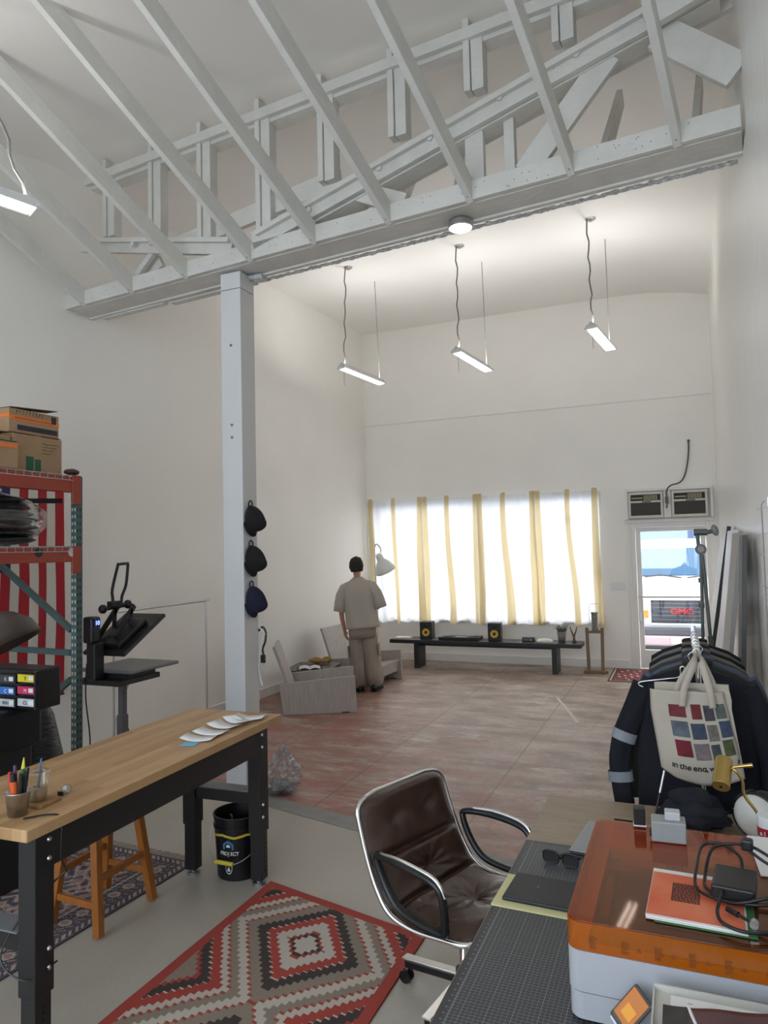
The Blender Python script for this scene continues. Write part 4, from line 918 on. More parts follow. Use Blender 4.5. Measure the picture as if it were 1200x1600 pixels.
t = thing('twig_vase', 'thin brown antler-like twig in a slim holder beside the pot', 'ornament', (-1.555, BY-0.02, BT+0.001))
TW = mat('brown_twig', srgb(104, 84, 66), 0.7)
MB().lathe([(0.0, 0), (0.035, 0), (0.03, 0.02), (0.015, 0.06), (0.018, 0.10), (0, 0.1)], 16).build('holder', TW, t, smooth=True)
MB().tube([(0, 0, 0.08), (-0.03, 0, 0.16), (-0.06, 0, 0.24)], [0.014, 0.011, 0.005], 6).tube([(0, 0, 0.09), (0.03, 0, 0.17), (0.05, 0, 0.25)], [0.014, 0.01, 0.004], 6).build('twig', TW, t)
# tall stand and lantern
t = thing('plant_stand', 'narrow brown wooden stand between the bench and the door', 'stand', (-1.26, 11.10, 0), 0.1)
SW = mat('old_brown_wood', srgb(128, 104, 82), 0.6, var=0.15, vscale=12, stretch=(1, 1, 0.2))
for s in (-1, 1):
    MB().bar((0.10*s, 0, 0.03), (0.11*s, 0, 0.68), 0.045, 0.05).build('leg', SW, t, bevel=0.004)
MB().bar((-0.17, -0.03, 0.02), (0.17, 0.03, 0.02), 0.06, 0.04).bar((-0.14, 0.07, 0.02), (0.14, -0.07, 0.02), 0.05, 0.04).build('foot_rail', SW, t, bevel=0.004)
MB().box(-0.085, 0.085, -0.06, 0.06, 0.60, 0.635).build('shelf', SW, t, bevel=0.004)
t = thing('lantern', 'ribbed metal lantern with wire handle on the brown stand', 'lantern', (-1.25, 11.09, 0.636))
m = MB(); prof = []
for k in range(28): prof.append((0.048 + 0.003*(k % 2), 0.01 + k*0.009))
m.lathe([(0.0, 0.0), (0.055, 0.0), (0.055, 0.01)] + prof + [(0.055, 0.26), (0.055, 0.275), (0, 0.275)], 24); m.build('body', mat('tin_grey', srgb(140, 140, 138), 0.35, 0.7), t)
MB().tube([(-0.06, 0, 0.13), (-0.075, 0, 0.14), (-0.075, 0, 0.39), (-0.06, 0, 0.40), (0.06, 0, 0.40), (0.075, 0, 0.39), (0.075, 0, 0.14), (0.06, 0, 0.13)], 0.004, 6).build('handle', GALV, t)
# small red rug at the door -------------------------------------------
def rug_cells(name, lab, cat, x0, y0, W, H, nx, ny, fn, mats, rz=0.0, th=0.006, wav=0.003, shear=0.0):
    t = thing(name, lab, cat, (x0, y0, 0.001), rz)
    def f(u, v): return (u*W, v*H + shear*u, th + wav*(1+noise.noise(Vector((u*W*3, v*H*3, 7)))))
    m = MB().grid(f, nx, ny, mfn=lambda i, j: fn((i+0.5)/nx*W, (j+0.5)/ny*H))
    m.build('pile', mats, t, smooth=True)
    MB().prism([(0, 0), (W, shear), (W, H+shear), (0, H)], 0.0, th*0.9).build('backing', mats[0], t)
    return t
DR = [mat('rug_brick_red', srgb(128, 58, 58), 0.95), mat('rug_cream', srgb(196, 180, 168), 0.95), mat('rug_dark', srgb(62, 48, 52), 0.95)]
def drug(x, y):
    e = min(x, 0.56-x, y, 1.05-y)
    if e < 0.02: return 2
    if e < 0.045: return 1
    if e < 0.09: return 0 if int((x+y)*40) % 2 else 2
    q = math.sin(x*38)*math.sin(y*30) + 0.5*math.sin(x*71+y*13)
    return 1 if q > 0.75 else 2 if q < -0.7 else 0
rug_cells('small_rug', 'small red patterned rug on the floor by the street door', 'rug', -1.04, 10.50, 0.56, 1.08, 56, 100, drug, DR)
# grey plank armchairs --------------------------------------------------
GP = mat('grey_limed_plywood', srgb(172, 164, 158), 0.55, var=0.1, vscale=5, stretch=(8, 8, 1.0), bump=0.1, bscale=20)
def crate_chair(loc, rz, lab):
    """low lounge chair: two solid plank sides, slanting seat and tall slanting back; local +y is the front"""
    t = thing('plank_armchair', lab, 'armchair', loc, rz, 'low grey plank armchairs')
    for s in (-1, 1):
        MB().prism([(-0.43, 0.0), (0.44, 0.0), (0.42, 0.43), (-0.48, 0.36)], s*0.36-0.018, s*0.36+0.018, axis=0).build('side_panel', GP, t, bevel=0.003)
        MB().prism([(0.25, -0.001), (0.35, -0.001), (0.34, 0.012), (0.26, 0.012)], s*0.36-0.0185, s*0.36+0.0185, axis=0).build('foot_notch', MATS['nail_dark'] if 'nail_dark' in MATS else mat('nail_dark', srgb(60, 55, 52), 0.8), t)
    MB().prism([(-0.30, 0.14), (0.40, 0.26), (0.394, 0.29), (-0.31, 0.17)], -0.342, 0.342, axis=0).build('seat', GP, t, bevel=0.003)
    MB().prism([(-0.30, 0.17), (-0.52, 0.80), (-0.555, 0.79), (-0.335, 0.16)], -0.342, 0.342, axis=0).build('backrest', GP, t, bevel=0.003)
    MB().box(-0.342, 0.342, 0.36, 0.385, 0.12, 0.26).build('front_rail', GP, t, bevel=0.003)
    return t
crate_chair((-4.20, 7.88, 0), -1.10, 'grey plank armchair nearest the white post, side panel toward us')
crate_chair((-4.36, 9.58, 0), -1.60, 'grey plank armchair behind the standing person by the wall')
t = thing('low_table', 'low grey table against the left wall between the two armchairs', 'table', (-4.66, 8.55, 0), 0.2)
MB().box(-0.30, 0.30, -0.36, 0.36, 0.345, 0.37).build('table_top', mat('grey_table_top', srgb(104, 98, 94), 0.5), t, bevel=0.003)
for x in (-0.26, 0.26):
    for y in (-0.32, 0.32): MB().box(x-0.02, x+0.02, y-0.02, y+0.02, 0, 0.345).build('leg', MATS['grey_table_top'], t)
t = thing('open_book', 'open book or papers lying on the low grey table', 'book', (-4.62, 8.38, 0.372), 0.5)
MB().grid(lambda u, v: (-0.14+0.28*u, -0.12+0.24*v, 0.004 + 0.02*abs(math.sin(u*2*PI))), 24, 4).build('pages', PAPER, t, smooth=True, solid=0.004)
MB().box(-0.17, 0.17, -0.14, 0.14, 0, 0.003).build('cover', mat('olive_dark', srgb(70, 64, 46), 0.8), t)
t = thing('folded_cloth', 'crumpled yellow-brown fabric piece on the low grey table', 'cloth', (-4.66, 8.72, 0.378))
MB().ell((0, 0, 0.042), (0.14, 0.10, 0.035), 18, jit=0.5, seed=3).ell((0.1, 0.05, 0.05), (0.07, 0.06, 0.04), 14, jit=0.5, seed=9).build('cloth', mat('ochre_cloth', srgb(150, 120, 66), 0.9, bump=0.5), t, smooth=True)
t = thing('cushion', 'small olive yellow cushion on the seat of the armchair behind the person', 'cushion', (-4.40, 9.50, 0.24))
MB().ell((0, 0, 0.07), (0.15, 0.15, 0.07), 18, jit=0.15).build('pillow', mat('olive_yellow_cloth', srgb(150, 136, 84), 0.9), t, smooth=True)
# floor lamp -------------------------------------------------------------
t = thing('floor_lamp', 'white enamel floor lamp behind the person, shade tipped toward the wall', 'lamp', (-4.30, 9.95, 0))
LW = mat('lamp_white_enamel', srgb(226, 227, 224), 0.35)
MB().cyl((0, 0, 0), (0, 0, 0.025), 0.14, n=28).build('base', LW, t, bevel=0.004)
MB().tube(cr([(0, 0, 0.02), (0, 0, 1.0), (-0.03, 0, 1.8), (0.0, -0.02, 2.0), (0.08, -0.04, 1.96), (0.10, -0.05, 1.88)], 6), 0.011, 8).build('pole', LW, t, smooth=True)
rm = Matrix.Rotation(0.38, 3, 'X') @ Matrix.Rotation(-0.28, 3, 'Y')
MB().lathe([(0.0, 0.14), (0.035, 0.14), (0.05, 0.12), (0.055, 0.05), (0.065, 0.03), (0.11, -0.02), (0.155, -0.12), (0.16, -0.15), (0.152, -0.15), (0.147, -0.12), (0.10, -0.03), (0.05, 0.01), (0, 0.02)], 36, c=(0.12, -0.07, 1.73), mat3=rm).build('shade', LW, t, smooth=True)
MB().ell(Vector((0.12, -0.07, 1.73)) + rm @ Vector((0, 0, -0.05)), (0.04, 0.04, 0.05), 14).build('bulb', WHITEP, t, smooth=True)
# crumpled clear plastic on the floor -----------------------------------
CEL = glassy('crinkled_cellophane', (0.86, 0.87, 0.89, 1), 0.10, 0.08, body=0.05, bodycol=(0.8, 0.8, 0.82, 1))
t = thing('plastic_bag', 'crumpled clear plastic bag on the floor behind the workbench leg', 'bag', (-3.04, 5.0, 0.0))
def cel(u, v):
    a = u*2*PI; ph = v*PI; d_ = Vector((math.sin(ph)*math.cos(a), math.sin(ph)*math.sin(a), math.cos(ph)))
    q = 1 + 0.35*noise.noise(d_*4) + 0.15*noise.noise(d_*12)
    r = 0.14 if d_.z < 0.2 else 0.14 - 0.09*(d_.z-0.2)
    return (d_.x*r*q + 0.02, d_.y*r*q, max(0.003, 0.13 + d_.z*(0.14 if d_.z < 0 else 0.22)*q))
MB().grid(cel, 40, 34).build('film', CEL, t, weld=True)
MB().ell((0.0, 0, 0.05), (0.11, 0.11, 0.045), 16, jit=0.4).build('contents', mat('grey_hardware', srgb(110, 110, 114), 0.4, 0.4), t)
tag(MB().prism([(-1.56, 9.22), (-1.52, 9.22), (-1.09, 7.98), (-1.13, 7.96)], 0.0, 0.002).build('floor_tape', mat('pale_tape', srgb(206, 198, 190), 0.7)), 'long pale strip of tape on the old floor left of the rack', 'tape')
# ------------------------------------------------------------------ PERSON
SKIN = mat('skin', srgb(186, 138, 116), 0.55, var=0.05, vscale=6); HAIR = mat('dark_hair', srgb(32, 24, 20), 0.7, bump=0.6, bscale=60)
TEE = mat('beige_cotton', srgb(176, 168, 156), 0.9, bump=0.15, bscale=10); PANT = mat('khaki_grey_cotton', srgb(150, 138, 126), 0.9, bump=0.15, bscale=8)
pe = thing('person', 'person in loose beige t-shirt and khaki cargo trousers seen from behind', 'person', (-4.04, 8.96, 0.0), 0.30); pe.rotation_euler = (0.0, -0.075, 0.30); pe.scale = (0.93, 0.95, 1.0)
def skinned(name, verts, edges, radii, m_, parent, subd=2, root=0):
    me = bpy.data.meshes.new(name); me.from_pydata([Vector(v) for v in verts], edges, []); me.materials.append(m_)
    o = bpy.data.objects.new(name, me); COL.objects.link(o); o.parent = parent
    md = o.modifiers.new('skin', 'SKIN'); md.use_smooth_shade = True
    for i, r in enumerate(radii):
        sv = me.skin_vertices[0].data[i]; sv.radius = r if isinstance(r, (tuple, list)) else (r, r); sv.use_root = (i == root)
    md = o.modifiers.new('subd', 'SUBSURF'); md.levels = subd; md.render_levels = subd
    return o
V = []; E = []; Rr = []
def jv(p, r, par=None):
    V.append(p); Rr.append(r)
    if par is not None: E.append((par, len(V)-1))
    return len(V)-1
pel = jv((0, 0, 0.96), (0.15, 0.11)); wa = jv((0, -0.01, 1.10), (0.13, 0.10), pel); ch = jv((0, 0, 1.30), (0.15, 0.11), wa); up_ = jv((0, -0.01, 1.44), (0.11, 0.09), ch)
nk = jv((0.0, 0.0, 1.53), 0.055, up_); nk2 = jv((0.0, 0.015, 1.59), 0.056, nk)
hd0 = jv((0.0, 0.03, 1.655), (0.072, 0.085), nk2); hd1 = jv((0.0, 0.035, 1.73), (0.078, 0.095), hd0); hd2 = jv((0.0, 0.03, 1.785), (0.055, 0.07), hd1)
def arm(s, pts, fdir, fside):
    sh = jv((0.17*s, 0, 1.42), 0.06, up_); p = sh
    for q, r in pts: p = jv(q, r, p)
    w_ = Vector(pts[-1][0]); fd = Vector(fdir).normalized(); fs = Vector(fside).normalized()
    palm = jv(w_ + fd*0.05, (0.034, 0.018), p)
    pn = fd.cross(fs).normalized()
    for k, (ln, off) in enumerate(((0.070, 0.027), (0.080, 0.009), (0.074, -0.009), (0.058, -0.026))):
        b0 = jv(w_ + fd*0.095 + fs*off, 0.011, palm); b1 = jv(w_ + fd*(0.095+ln*0.5) + fs*off*1.1 + pn*0.012, 0.009, b0); jv(w_ + fd*(0.095+ln) + fs*off*1.1 + pn*0.035, 0.007, b1)
    t0 = jv(w_ + fd*0.035 + fs*0.036, 0.013, palm); t1 = jv(w_ + fd*0.07 + fs*0.055 + pn*0.01, 0.010, t0); jv(w_ + fd*0.10 + fs*0.058 + pn*0.02, 0.008, t1)
arm(-1, [((-0.225, -0.01, 1.36), 0.055), ((-0.265, -0.01, 1.20), 0.046), ((-0.285, -0.015, 1.10), 0.041), ((-0.285, 0.02, 0.98), 0.038), ((-0.275, 0.06, 0.86), 0.027)], (0.05, 0.22, -1), (0.2, 1, 0.1))
arm(1, [((0.225, -0.01, 1.36), 0.055), ((0.26, -0.02, 1.22), 0.046), ((0.275, -0.02, 1.12), 0.041), ((0.22, 0.14, 1.12), 0.036), ((0.14, 0.24, 1.15), 0.027)], (-0.75, 0.6, 0.25), (0, 0.2, 1))
for s in (-1, 1):
    hp_ = jv((0.09*s, 0, 0.90), 0.09, pel); k1 = jv((0.10*s, 0.01, 0.70), 0.078, hp_); kn = jv((0.105*s, 0.015, 0.50), 0.058, k1); cf_ = jv((0.11*s, -0.01, 0.35), 0.055, kn); an = jv((0.115*s, -0.02, 0.10), 0.038, cf_); jv((0.12*s, 0.06, 0.045), 0.036, an)
skinned('body', V, E, Rr, SKIN, pe)
# ears, nose
for s in (-1, 1): MB().ell((0.080*s, 0.02, 1.685), (0.012, 0.022, 0.032), 12).build('ear', SKIN, pe, smooth=True)
MB().ell((0.0, 0.128, 1.675), (0.013, 0.02, 0.022), 10).build('nose', SKIN, pe, smooth=True)
for s in (-1, 1): MB().ell((0.030*s, 0.112, 1.705), (0.013, 0.008, 0.008), 10).build('eye', HAIR, pe, smooth=True)
MB().ell((0.0, 0.115, 1.638), (0.024, 0.008, 0.006), 10).build('mouth', mat('lips', srgb(160, 96, 88), 0.5), pe, smooth=True)
def hairf(u, v):
    a = u*2*PI; ph = v*PI*0.72; d_ = Vector((math.sin(ph)*math.cos(a), math.sin(ph)*math.sin(a), math.cos(ph)))
    front = max(0, math.sin(a)); lim = 1.0 - 0.42*front
    ph2 = v*PI*0.72*lim; d_ = Vector((math.sin(ph2)*math.cos(a), math.sin(ph2)*math.sin(a), math.cos(ph2)))
    q = 1.03 + 0.12*noise.noise(d_*3.5) + 0.06*noise.noise(d_*13); w_ = 1 + 0.02*v
    return (d_.x*0.094*q*w_, 0.020 + d_.y*0.112*q, 1.712 + d_.z*0.118*q)
MB().grid(hairf, 48, 24).build('hair', HAIR, pe, smooth=True, solid=0.012, weld=True)
# t-shirt: boxy, with short wide sleeves
def ringf(z, rx, ry, cx=0.0, cy=0.0, seed=0, amp=0.0, n=56, zs=0.0):
    out = []
    for k in range(n):
        a = 2*PI*k/n; c, s = math.cos(a), math.sin(a)
        e = 0.75; x = math.copysign(abs(c)**e, c)*rx; y = math.copysign(abs(s)**e, s)*ry
        w_ = 1 + amp*(noise.noise(Vector((c*2.2+seed, s*2.2, z*1.6))) + 0.6*math.sin(a*7 + z*2 + seed))
        out.append(Vector((cx + x*w_, cy + y*w_, z + zs*abs(c)*-1)))
    return out
sh_r = [ringf(0.86, 0.245, 0.165, 0.02, 0.0, 1, 0.045), ringf(0.90, 0.243, 0.163, 0.015, 0, 1, 0.04), ringf(1.0, 0.235, 0.155, 0.01, 0, 1, 0.035), ringf(1.12, 0.228, 0.148, 0, 0, 1, 0.03), ringf(1.25, 0.225, 0.145, 0, 0, 1, 0.022),
        ringf(1.36, 0.228, 0.138, 0, 0, 1, 0.012), ringf(1.42, 0.222, 0.122, 0, 0, 1, 0.006), ringf(1.47, 0.185, 0.10, 0, -0.005, 1, 0), ringf(1.515, 0.115, 0.082, 0, -0.002, 1, 0), ringf(1.54, 0.078, 0.074, 0, 0.0, 1, 0), ringf(1.552, 0.070, 0.068, 0, 0.003)]
MB().loft(sh_r, caps=False).build('t_shirt', TEE, pe, smooth=True, solid=0.008)
def tube_rings(pts, rads, n=24, sd=0, amp=0.03, flat=1.0):
    rings = []; pts = [Vector(p) for p in pts]
    for i, p in enumerate(pts):
        tdir = (pts[min(i+1, len(pts)-1)] - pts[max(0, i-1)]).normalized(); a_ = Vector((0, 1, 0)); a_ = (a_ - tdir*a_.dot(tdir)).normalized(); b_ = tdir.cross(a_)
        rings.append([p + (a_*math.cos(2*PI*k/n)*rads[i]*flat + b_*math.sin(2*PI*k/n)*rads[i]) * (1 + amp*noise.noise(Vector((math.cos(2*PI*k/n)*2+sd, math.sin(2*PI*k/n)*2, p.z*7)))*1.6 + amp*0.5*math.sin(6*PI*k/n*2+p.z*9+sd)) for k in range(n)])
    return rings
for s in (-1, 1):
    MB().loft(tube_rings([(0.12*s, 0, 1.44), (0.20*s, 0, 1.40), (0.255*s, -0.005, 1.31), (0.285*s, -0.01, 1.21), (0.305*s, -0.01, 1.11)], [0.07, 0.088, 0.088, 0.09, 0.094], sd=s, amp=0.03), caps=False).build('sleeve', TEE, pe, smooth=True, solid=0.006)
# trousers: baggy, bunched at the ankles
MB().loft([ringf(0.72, 0.19, 0.135, 0, 0, 4, 0.03), ringf(0.82, 0.205, 0.145, 0, 0, 4, 0.03), ringf(0.92, 0.19, 0.135, 0, 0, 4, 0.02), ringf(1.02, 0.165, 0.12, 0, 0, 4, 0.01)], caps=False).build('trousers', PANT, pe, smooth=True, solid=0.008)
for s in (-1, 1):
    zs_ = [0.84, 0.76, 0.66, 0.56, 0.46, 0.38, 0.30, 0.23, 0.17, 0.12, 0.08, 0.055]
    rad = [0.105, 0.115, 0.118, 0.115, 0.112, 0.114, 0.118, 0.122, 0.128, 0.122, 0.108, 0.09]
    pts = [((0.085 + 0.055*(0.84-z))*s, 0.01 - 0.03*(0.84-z) + 0.01*math.sin(z*20), z) for z in zs_]
    MB().loft(tube_rings(pts, rad, n=36, sd=s*3, amp=0.09), caps=False).build('trouser_leg', PANT, pe, smooth=True, solid=0.006, subd=1)
    MB().box((0.085+0.04)*s + s*0.10 - 0.012, (0.085+0.04)*s + s*0.10 + 0.012, -0.09, 0.07, 0.47, 0.63).build('cargo_pocket', PANT, pe, bevel=0.01)
    # shoes
    sh = MB(); rg = []
    for y, wd_, h in ((-0.13, 0.03, 0.05), (-0.115, 0.045, 0.085), (-0.06, 0.052, 0.10), (0.0, 0.05, 0.095), (0.07, 0.055, 0.075), (0.13, 0.056, 0.058), (0.165, 0.045, 0.045), (0.185, 0.02, 0.03)):
        rg.append([Vector((wd_*math.cos(a), y, max(0.012, 0.012 + h*max(0, math.sin(a))))) for a in [2*PI*k/16 for k in range(16)]])
    yaw = 0.45 if s < 0 else -0.25
    so = sh.loft(rg).build('shoe', mat('black_shoe', srgb(22, 22, 24), 0.45), pe, loc=(0.13*s, 0.0, 0.008), rot=(0, 0, yaw), smooth=True)
    MB().prism([(-0.05, -0.135), (0.05, -0.135), (0.06, 0.0), (0.062, 0.12), (0.04, 0.185), (-0.04, 0.185), (-0.062, 0.12), (-0.055, 0)], -0.008, 0.016, axis=2).build('sole', mat('black_sole', srgb(14, 14, 15), 0.7), so)
# ================================================================== WORKBENCH AND AROUND IT
BUTCH = stripes_mat('maple_butcher_block', [srgb(206, 168, 122), srgb(178, 136, 92)], 0, 0.042, 0.4)
wbx, wby, WRZ = -2.545, 2.80, math.radians(2.0)
wb = thing('workbench', 'long workbench with maple block top on black steel legs', 'workbench', (wbx, wby, 0), WRZ)
TW_, TL_ = 0.32, 0.93     # half width, half length
MB().box(-TW_, TW_, -TL_, TL_, 0.905, 0.95).build('bench_top', BUTCH, wb, bevel=0.005, seg=3)
SB = mat('satin_black_steel', srgb(30, 29, 30), 0.42)
MB().box(0.262, 0.266, -0.80, 0.80, 0.755, 0.905).box(0.25, 0.262, -0.80, 0.80, 0.90, 0.904).build('front_apron', SB, wb)
MB().box(-0.266, -0.262, -0.80, 0.80, 0.755, 0.905).build('rear_apron', SB, wb)
BOLT = mat('zinc_bolt', (0.6, 0.6, 0.6, 1), 0.35, 1.0)
for sx in (-1, 1):
    for sy in (-1, 1):
        x, y = 0.228*sx, 0.80*sy
        lg = MB().box(x-0.042, x+0.042, y-0.045, y+0.045, 0.30, 0.905).build('leg', SB, wb, bevel=0.004)
        il = MB().box(x-0.035, x+0.035, y-0.038, y+0.038, 0.03, 0.30).build('inner_leg', SB, lg, bevel=0.003)
        MB().cyl((x, y, 0.0), (x, y, 0.015), 0.04).cyl((x, y, 0.015), (x, y, 0.03), 0.018).build('levelling_foot', GALV, lg)
        for z in (0.86, 0.79, 0.46, 0.39):
            MB().lathe([(0.0, 0.008), (0.007, 0.006), (0.010, 0.0)], 12, c=(x+0.042*sx + 0.0*sx, y - 0.02*sy, z), mat3=Matrix.Rotation(PI/2*sx, 3, 'Y')).build('bolt', BOLT, lg)
        h = MB()
        for k in range(8): h.cyl((x+0.034*sx, y, 0.08+k*0.026), (x+0.036*sx, y, 0.08+k*0.026), 0.006, n=10)
        h.build('adjusting_holes', mat('hole_black', (0.004, 0.004, 0.004, 1), 0.9), lg)
for sy in (-1, 1):
    MB().box(-0.186, 0.186, 0.80*sy-0.03, 0.80*sy+0.03, 0.455, 0.53).build('end_stretcher', SB, wb, bevel=0.004)
    MB().box(-0.186, 0.186, 0.80*sy-0.05, 0.80*sy+0.05, 0.531, 0.536).build('stretcher_cover', mat('grey_sheet', srgb(120, 122, 124), 0.4), wb)
ZT = 0.951
# paper strips along the far right end
for k, (x, y, a, lab) in enumerate(((-2.375, 3.10, 0.25, 'nearest the blue note'), (-2.385, 3.22, 0.1, 'second from the blue note'), (-2.40, 3.36, -0.15, 'third from the blue note'), (-2.385, 3.47, -0.5, 'lying over the last one'), (-2.365, 3.56, 0.3, 'farthest, half under its neighbour'))):
    tag(MB().grid(lambda u, v: (-0.085+0.17*u, -0.055+0.11*v, 0.004*(k == 3) + 0.002 + 0.018*(2*u-1)**2 * (1 if u < .5 else 0.5)), 12, 2).build('paper_strip', PAPER, loc=(x, y, ZT+0.001+0.0015*k), rot=(0, 0, PI/2*0 + a), smooth=True, solid=0.0008), 'small curled white paper on the workbench, ' + lab, 'paper', 'curled papers on the workbench')
tag(MB().box(-0.038, 0.038, -0.038, 0.038, 0, 0.002).build('sticky_note', mat('sky_blue_paper', srgb(118, 178, 206), 0.8), loc=(-2.36, 3.005, ZT+0.0005), rot=(0, 0, 0.3)), 'light blue sticky note before the curled papers', 'note')
# metal pen cup
CU = (-2.36, 1.985)
t = thing('pen_cup', 'steel cup crammed with pens at the photo left edge', 'cup', (CU[0], CU[1], ZT))
MB().lathe([(0.0, 0.002), (0.034, 0.0), (0.045, 0.085), (0.047, 0.088), (0.043, 0.088), (0.033, 0.006), (0, 0.006)], 32).build('cup', mat('cup_steel', (0.5, 0.5, 0.51, 1), 0.28, 1.0), t, smooth=True)
PC = [('orange marker pen, thickest in the steel cup', srgb(214, 96, 40), 0.013, 0.0, 0.15), ('yellow-tipped brush pen, tallest in the steel cup', srgb(206, 200, 60), 0.008, 0.01, 0.20), ('black marker at the right rim of the steel cup', srgb(26, 26, 30), 0.009, 0.024, 0.15),
      ('black pen behind the orange marker', srgb(34, 34, 38), 0.006, 0.018, 0.16), ('red-handled pen at the left of the steel cup', srgb(190, 40, 50), 0.008, -0.02, 0.15), ('purple pen at the left rim of the cup', srgb(84, 50, 96), 0.007, -0.028, 0.165), ('slim black pen leaning right out of the cup', srgb(30, 30, 32), 0.005, 0.028, 0.155)]
for k, (lab, c, r, o_x, L_) in enumerate(PC):
    yy_ = [-0.016, 0.012, -0.01, 0.02, -0.01, 0.014, 0.006][k]
    b = Vector((CU[0]+o_x*0.5, CU[1]+yy_*0.6, ZT+0.01)); tp = Vector((CU[0]+o_x*1.35, CU[1]+yy_*1.3, ZT+0.01+L_))
    t = thing('pen', lab, 'pen', b, 0, 'pens in the steel cup'); d = tp - b
    m_ = mat('pen_colour_%d' % k, c, 0.4)
    MB().cyl((0, 0, 0), d*0.8, r, r, 12).build('barrel', m_ if k != 1 else mat('pen_green', srgb(40, 96, 60), 0.4), t)
    MB().cyl(d*0.8, d, r*0.95, r*(0.25 if k == 1 else 0.8), 12).build('cap', m_ if k != 0 else BLACKP, t)
# iced coffee cup on a coaster
t = thing('wooden_coaster', 'small square wooden coaster under the iced coffee', 'coaster', (-2.375, 2.105, ZT), 0.1)
MB().box(-0.05, 0.05, -0.055, 0.055, 0, 0.014).build('coaster', mat('coaster_wood', srgb(150, 112, 72), 0.5, var=0.12, vscale=20, stretch=(1, 6, 1)), t, bevel=0.003)
t = thing('iced_coffee_cup', 'clear plastic cup half full of iced coffee with blue straw', 'cup', (-2.385, 2.10, ZT+0.015))
PLC = glassy('clear_plastic_cup', (0.93, 0.94, 0.94, 1), 0.07, 0.05)
MB().lathe([(0.030, 0.0), (0.031, 0.003), (0.042, 0.10), (0.043, 0.105)], 32).build('cup', PLC, t, smooth=True)
MB().lathe([(0.0, 0.002), (0.029, 0.002), (0.034, 0.047), (0.0, 0.047)], 32).build('coffee', mat('milky_coffee', srgb(168, 138, 108), 0.3), t, smooth=True)
MB().lathe([(0.046, 0.105), (0.046, 0.112), (0.038, 0.116), (0.030, 0.111), (0.0, 0.110)], 32).build('lid', PLC, t, smooth=True)
MB().cyl((-0.005, 0.004, 0.04), (0.030, -0.012, 0.165), 0.0038, n=10).build('straw', mat('blue_straw', srgb(80, 130, 176), 0.4), t)
text('cup_print', 'sip', 0.02, mat('grey_print', srgb(110, 116, 126), 0.6), t, (0.0285, -0.024, 0.058), (PI/2-0.12, 0, 0.75)) if False else MB().tube([(0.036, -0.016, 0.066), (0.0365, -0.012, 0.07), (0.0375, -0.006, 0.064), (0.038, 0.0, 0.07), (0.0375, 0.006, 0.065)], 0.0008, 4).tube([(0.034, -0.018, 0.055), (0.0365, -0.006, 0.053), (0.0365, 0.004, 0.055)], 0.0008, 4).build('cup_print', mat('grey_print', srgb(96, 104, 118), 0.6), t)
t = thing('tape_dispenser', 'small clear tape dispenser lying right of the iced coffee', 'tape', (-2.375, 2.225, ZT+0.001), 0.3)
MB().prism([(-0.035, 0), (0.035, 0), (0.038, 0.012), (0.02, 0.03), (-0.012, 0.034), (-0.035, 0.02)], -0.010, 0.010, axis=0).build('case', PLC, t)
MB().cyl((-0.008, 0.008, 0.017), (0.008, 0.008, 0.017), 0.014).build('tape_roll', mat('pale_tape_roll', srgb(206, 208, 206), 0.4), t)
MB().box(-0.011, 0.011, -0.04, -0.034, 0.004, 0.02).build('cutter', BLACKP, t)
tag(MB().tube(cr([(-2.30, 1.96, 0.953), (-2.23, 2.02, 0.956), (-2.205, 2.045, 0.93), (-2.20, 2.04, 0.80), (-2.225, 2.09, 0.72), (-2.24, 2.085, 0.71), (-2.33, 2.0, 0.60), (-2.38, 1.93, 0.45), (-2.27, 1.95, 0.38), (-2.24, 2.06, 0.40)], 8), 0.0035, 6).build('charging_lead', BLACKP), 'thin black charging lead drooping from the bench top past the near leg', 'cord')
# stool ---------------------------------------------------------------
SWD = mat('honey_stained_wood', srgb(158, 96, 40), 0.4, var=0.12, vscale=9, stretch=(3, 3, 0.5))
sl_ = thing('saddle_stool', 'honey brown wooden saddle stool under the workbench', 'stool', (-2.965, 3.03, 0.008), 0.02)
MB().grid(lambda u, v: ((u-0.5)*0.26, (v-0.5)*0.44, 0.60 + 0.05*(2*v-1)**2), 4, 24).build('seat', SWD, sl_, smooth=True, solid=0.04)
F = {(1, -1): (0.175, -0.215), (1, 1): (0.165, 0.20), (-1, -1): (-0.165, -0.19), (-1, 1): (-0.185, 0.225)}
def LP(s, z): x, y = F[s]; k = z / 0.60; return (lerp(x, x*0.55, k), lerp(y, y*0.72, k), z)
for s in F: MB().bar(LP(s, 0.0), LP(s, 0.605), 0.042, 0.042, up=(1, 0, 0)).build('leg', SWD, sl_, bevel=0.003)
for a, b, z in (((1, -1), (1, 1), 0.26), ((-1, -1), (-1, 1), 0.26), ((1, -1), (-1, -1), 0.14), ((1, 1), (-1, 1), 0.16)): MB().bar(LP(a, z), LP(b, z), 0.022, 0.034).build('stretcher', SWD, sl_, bevel=0.003)
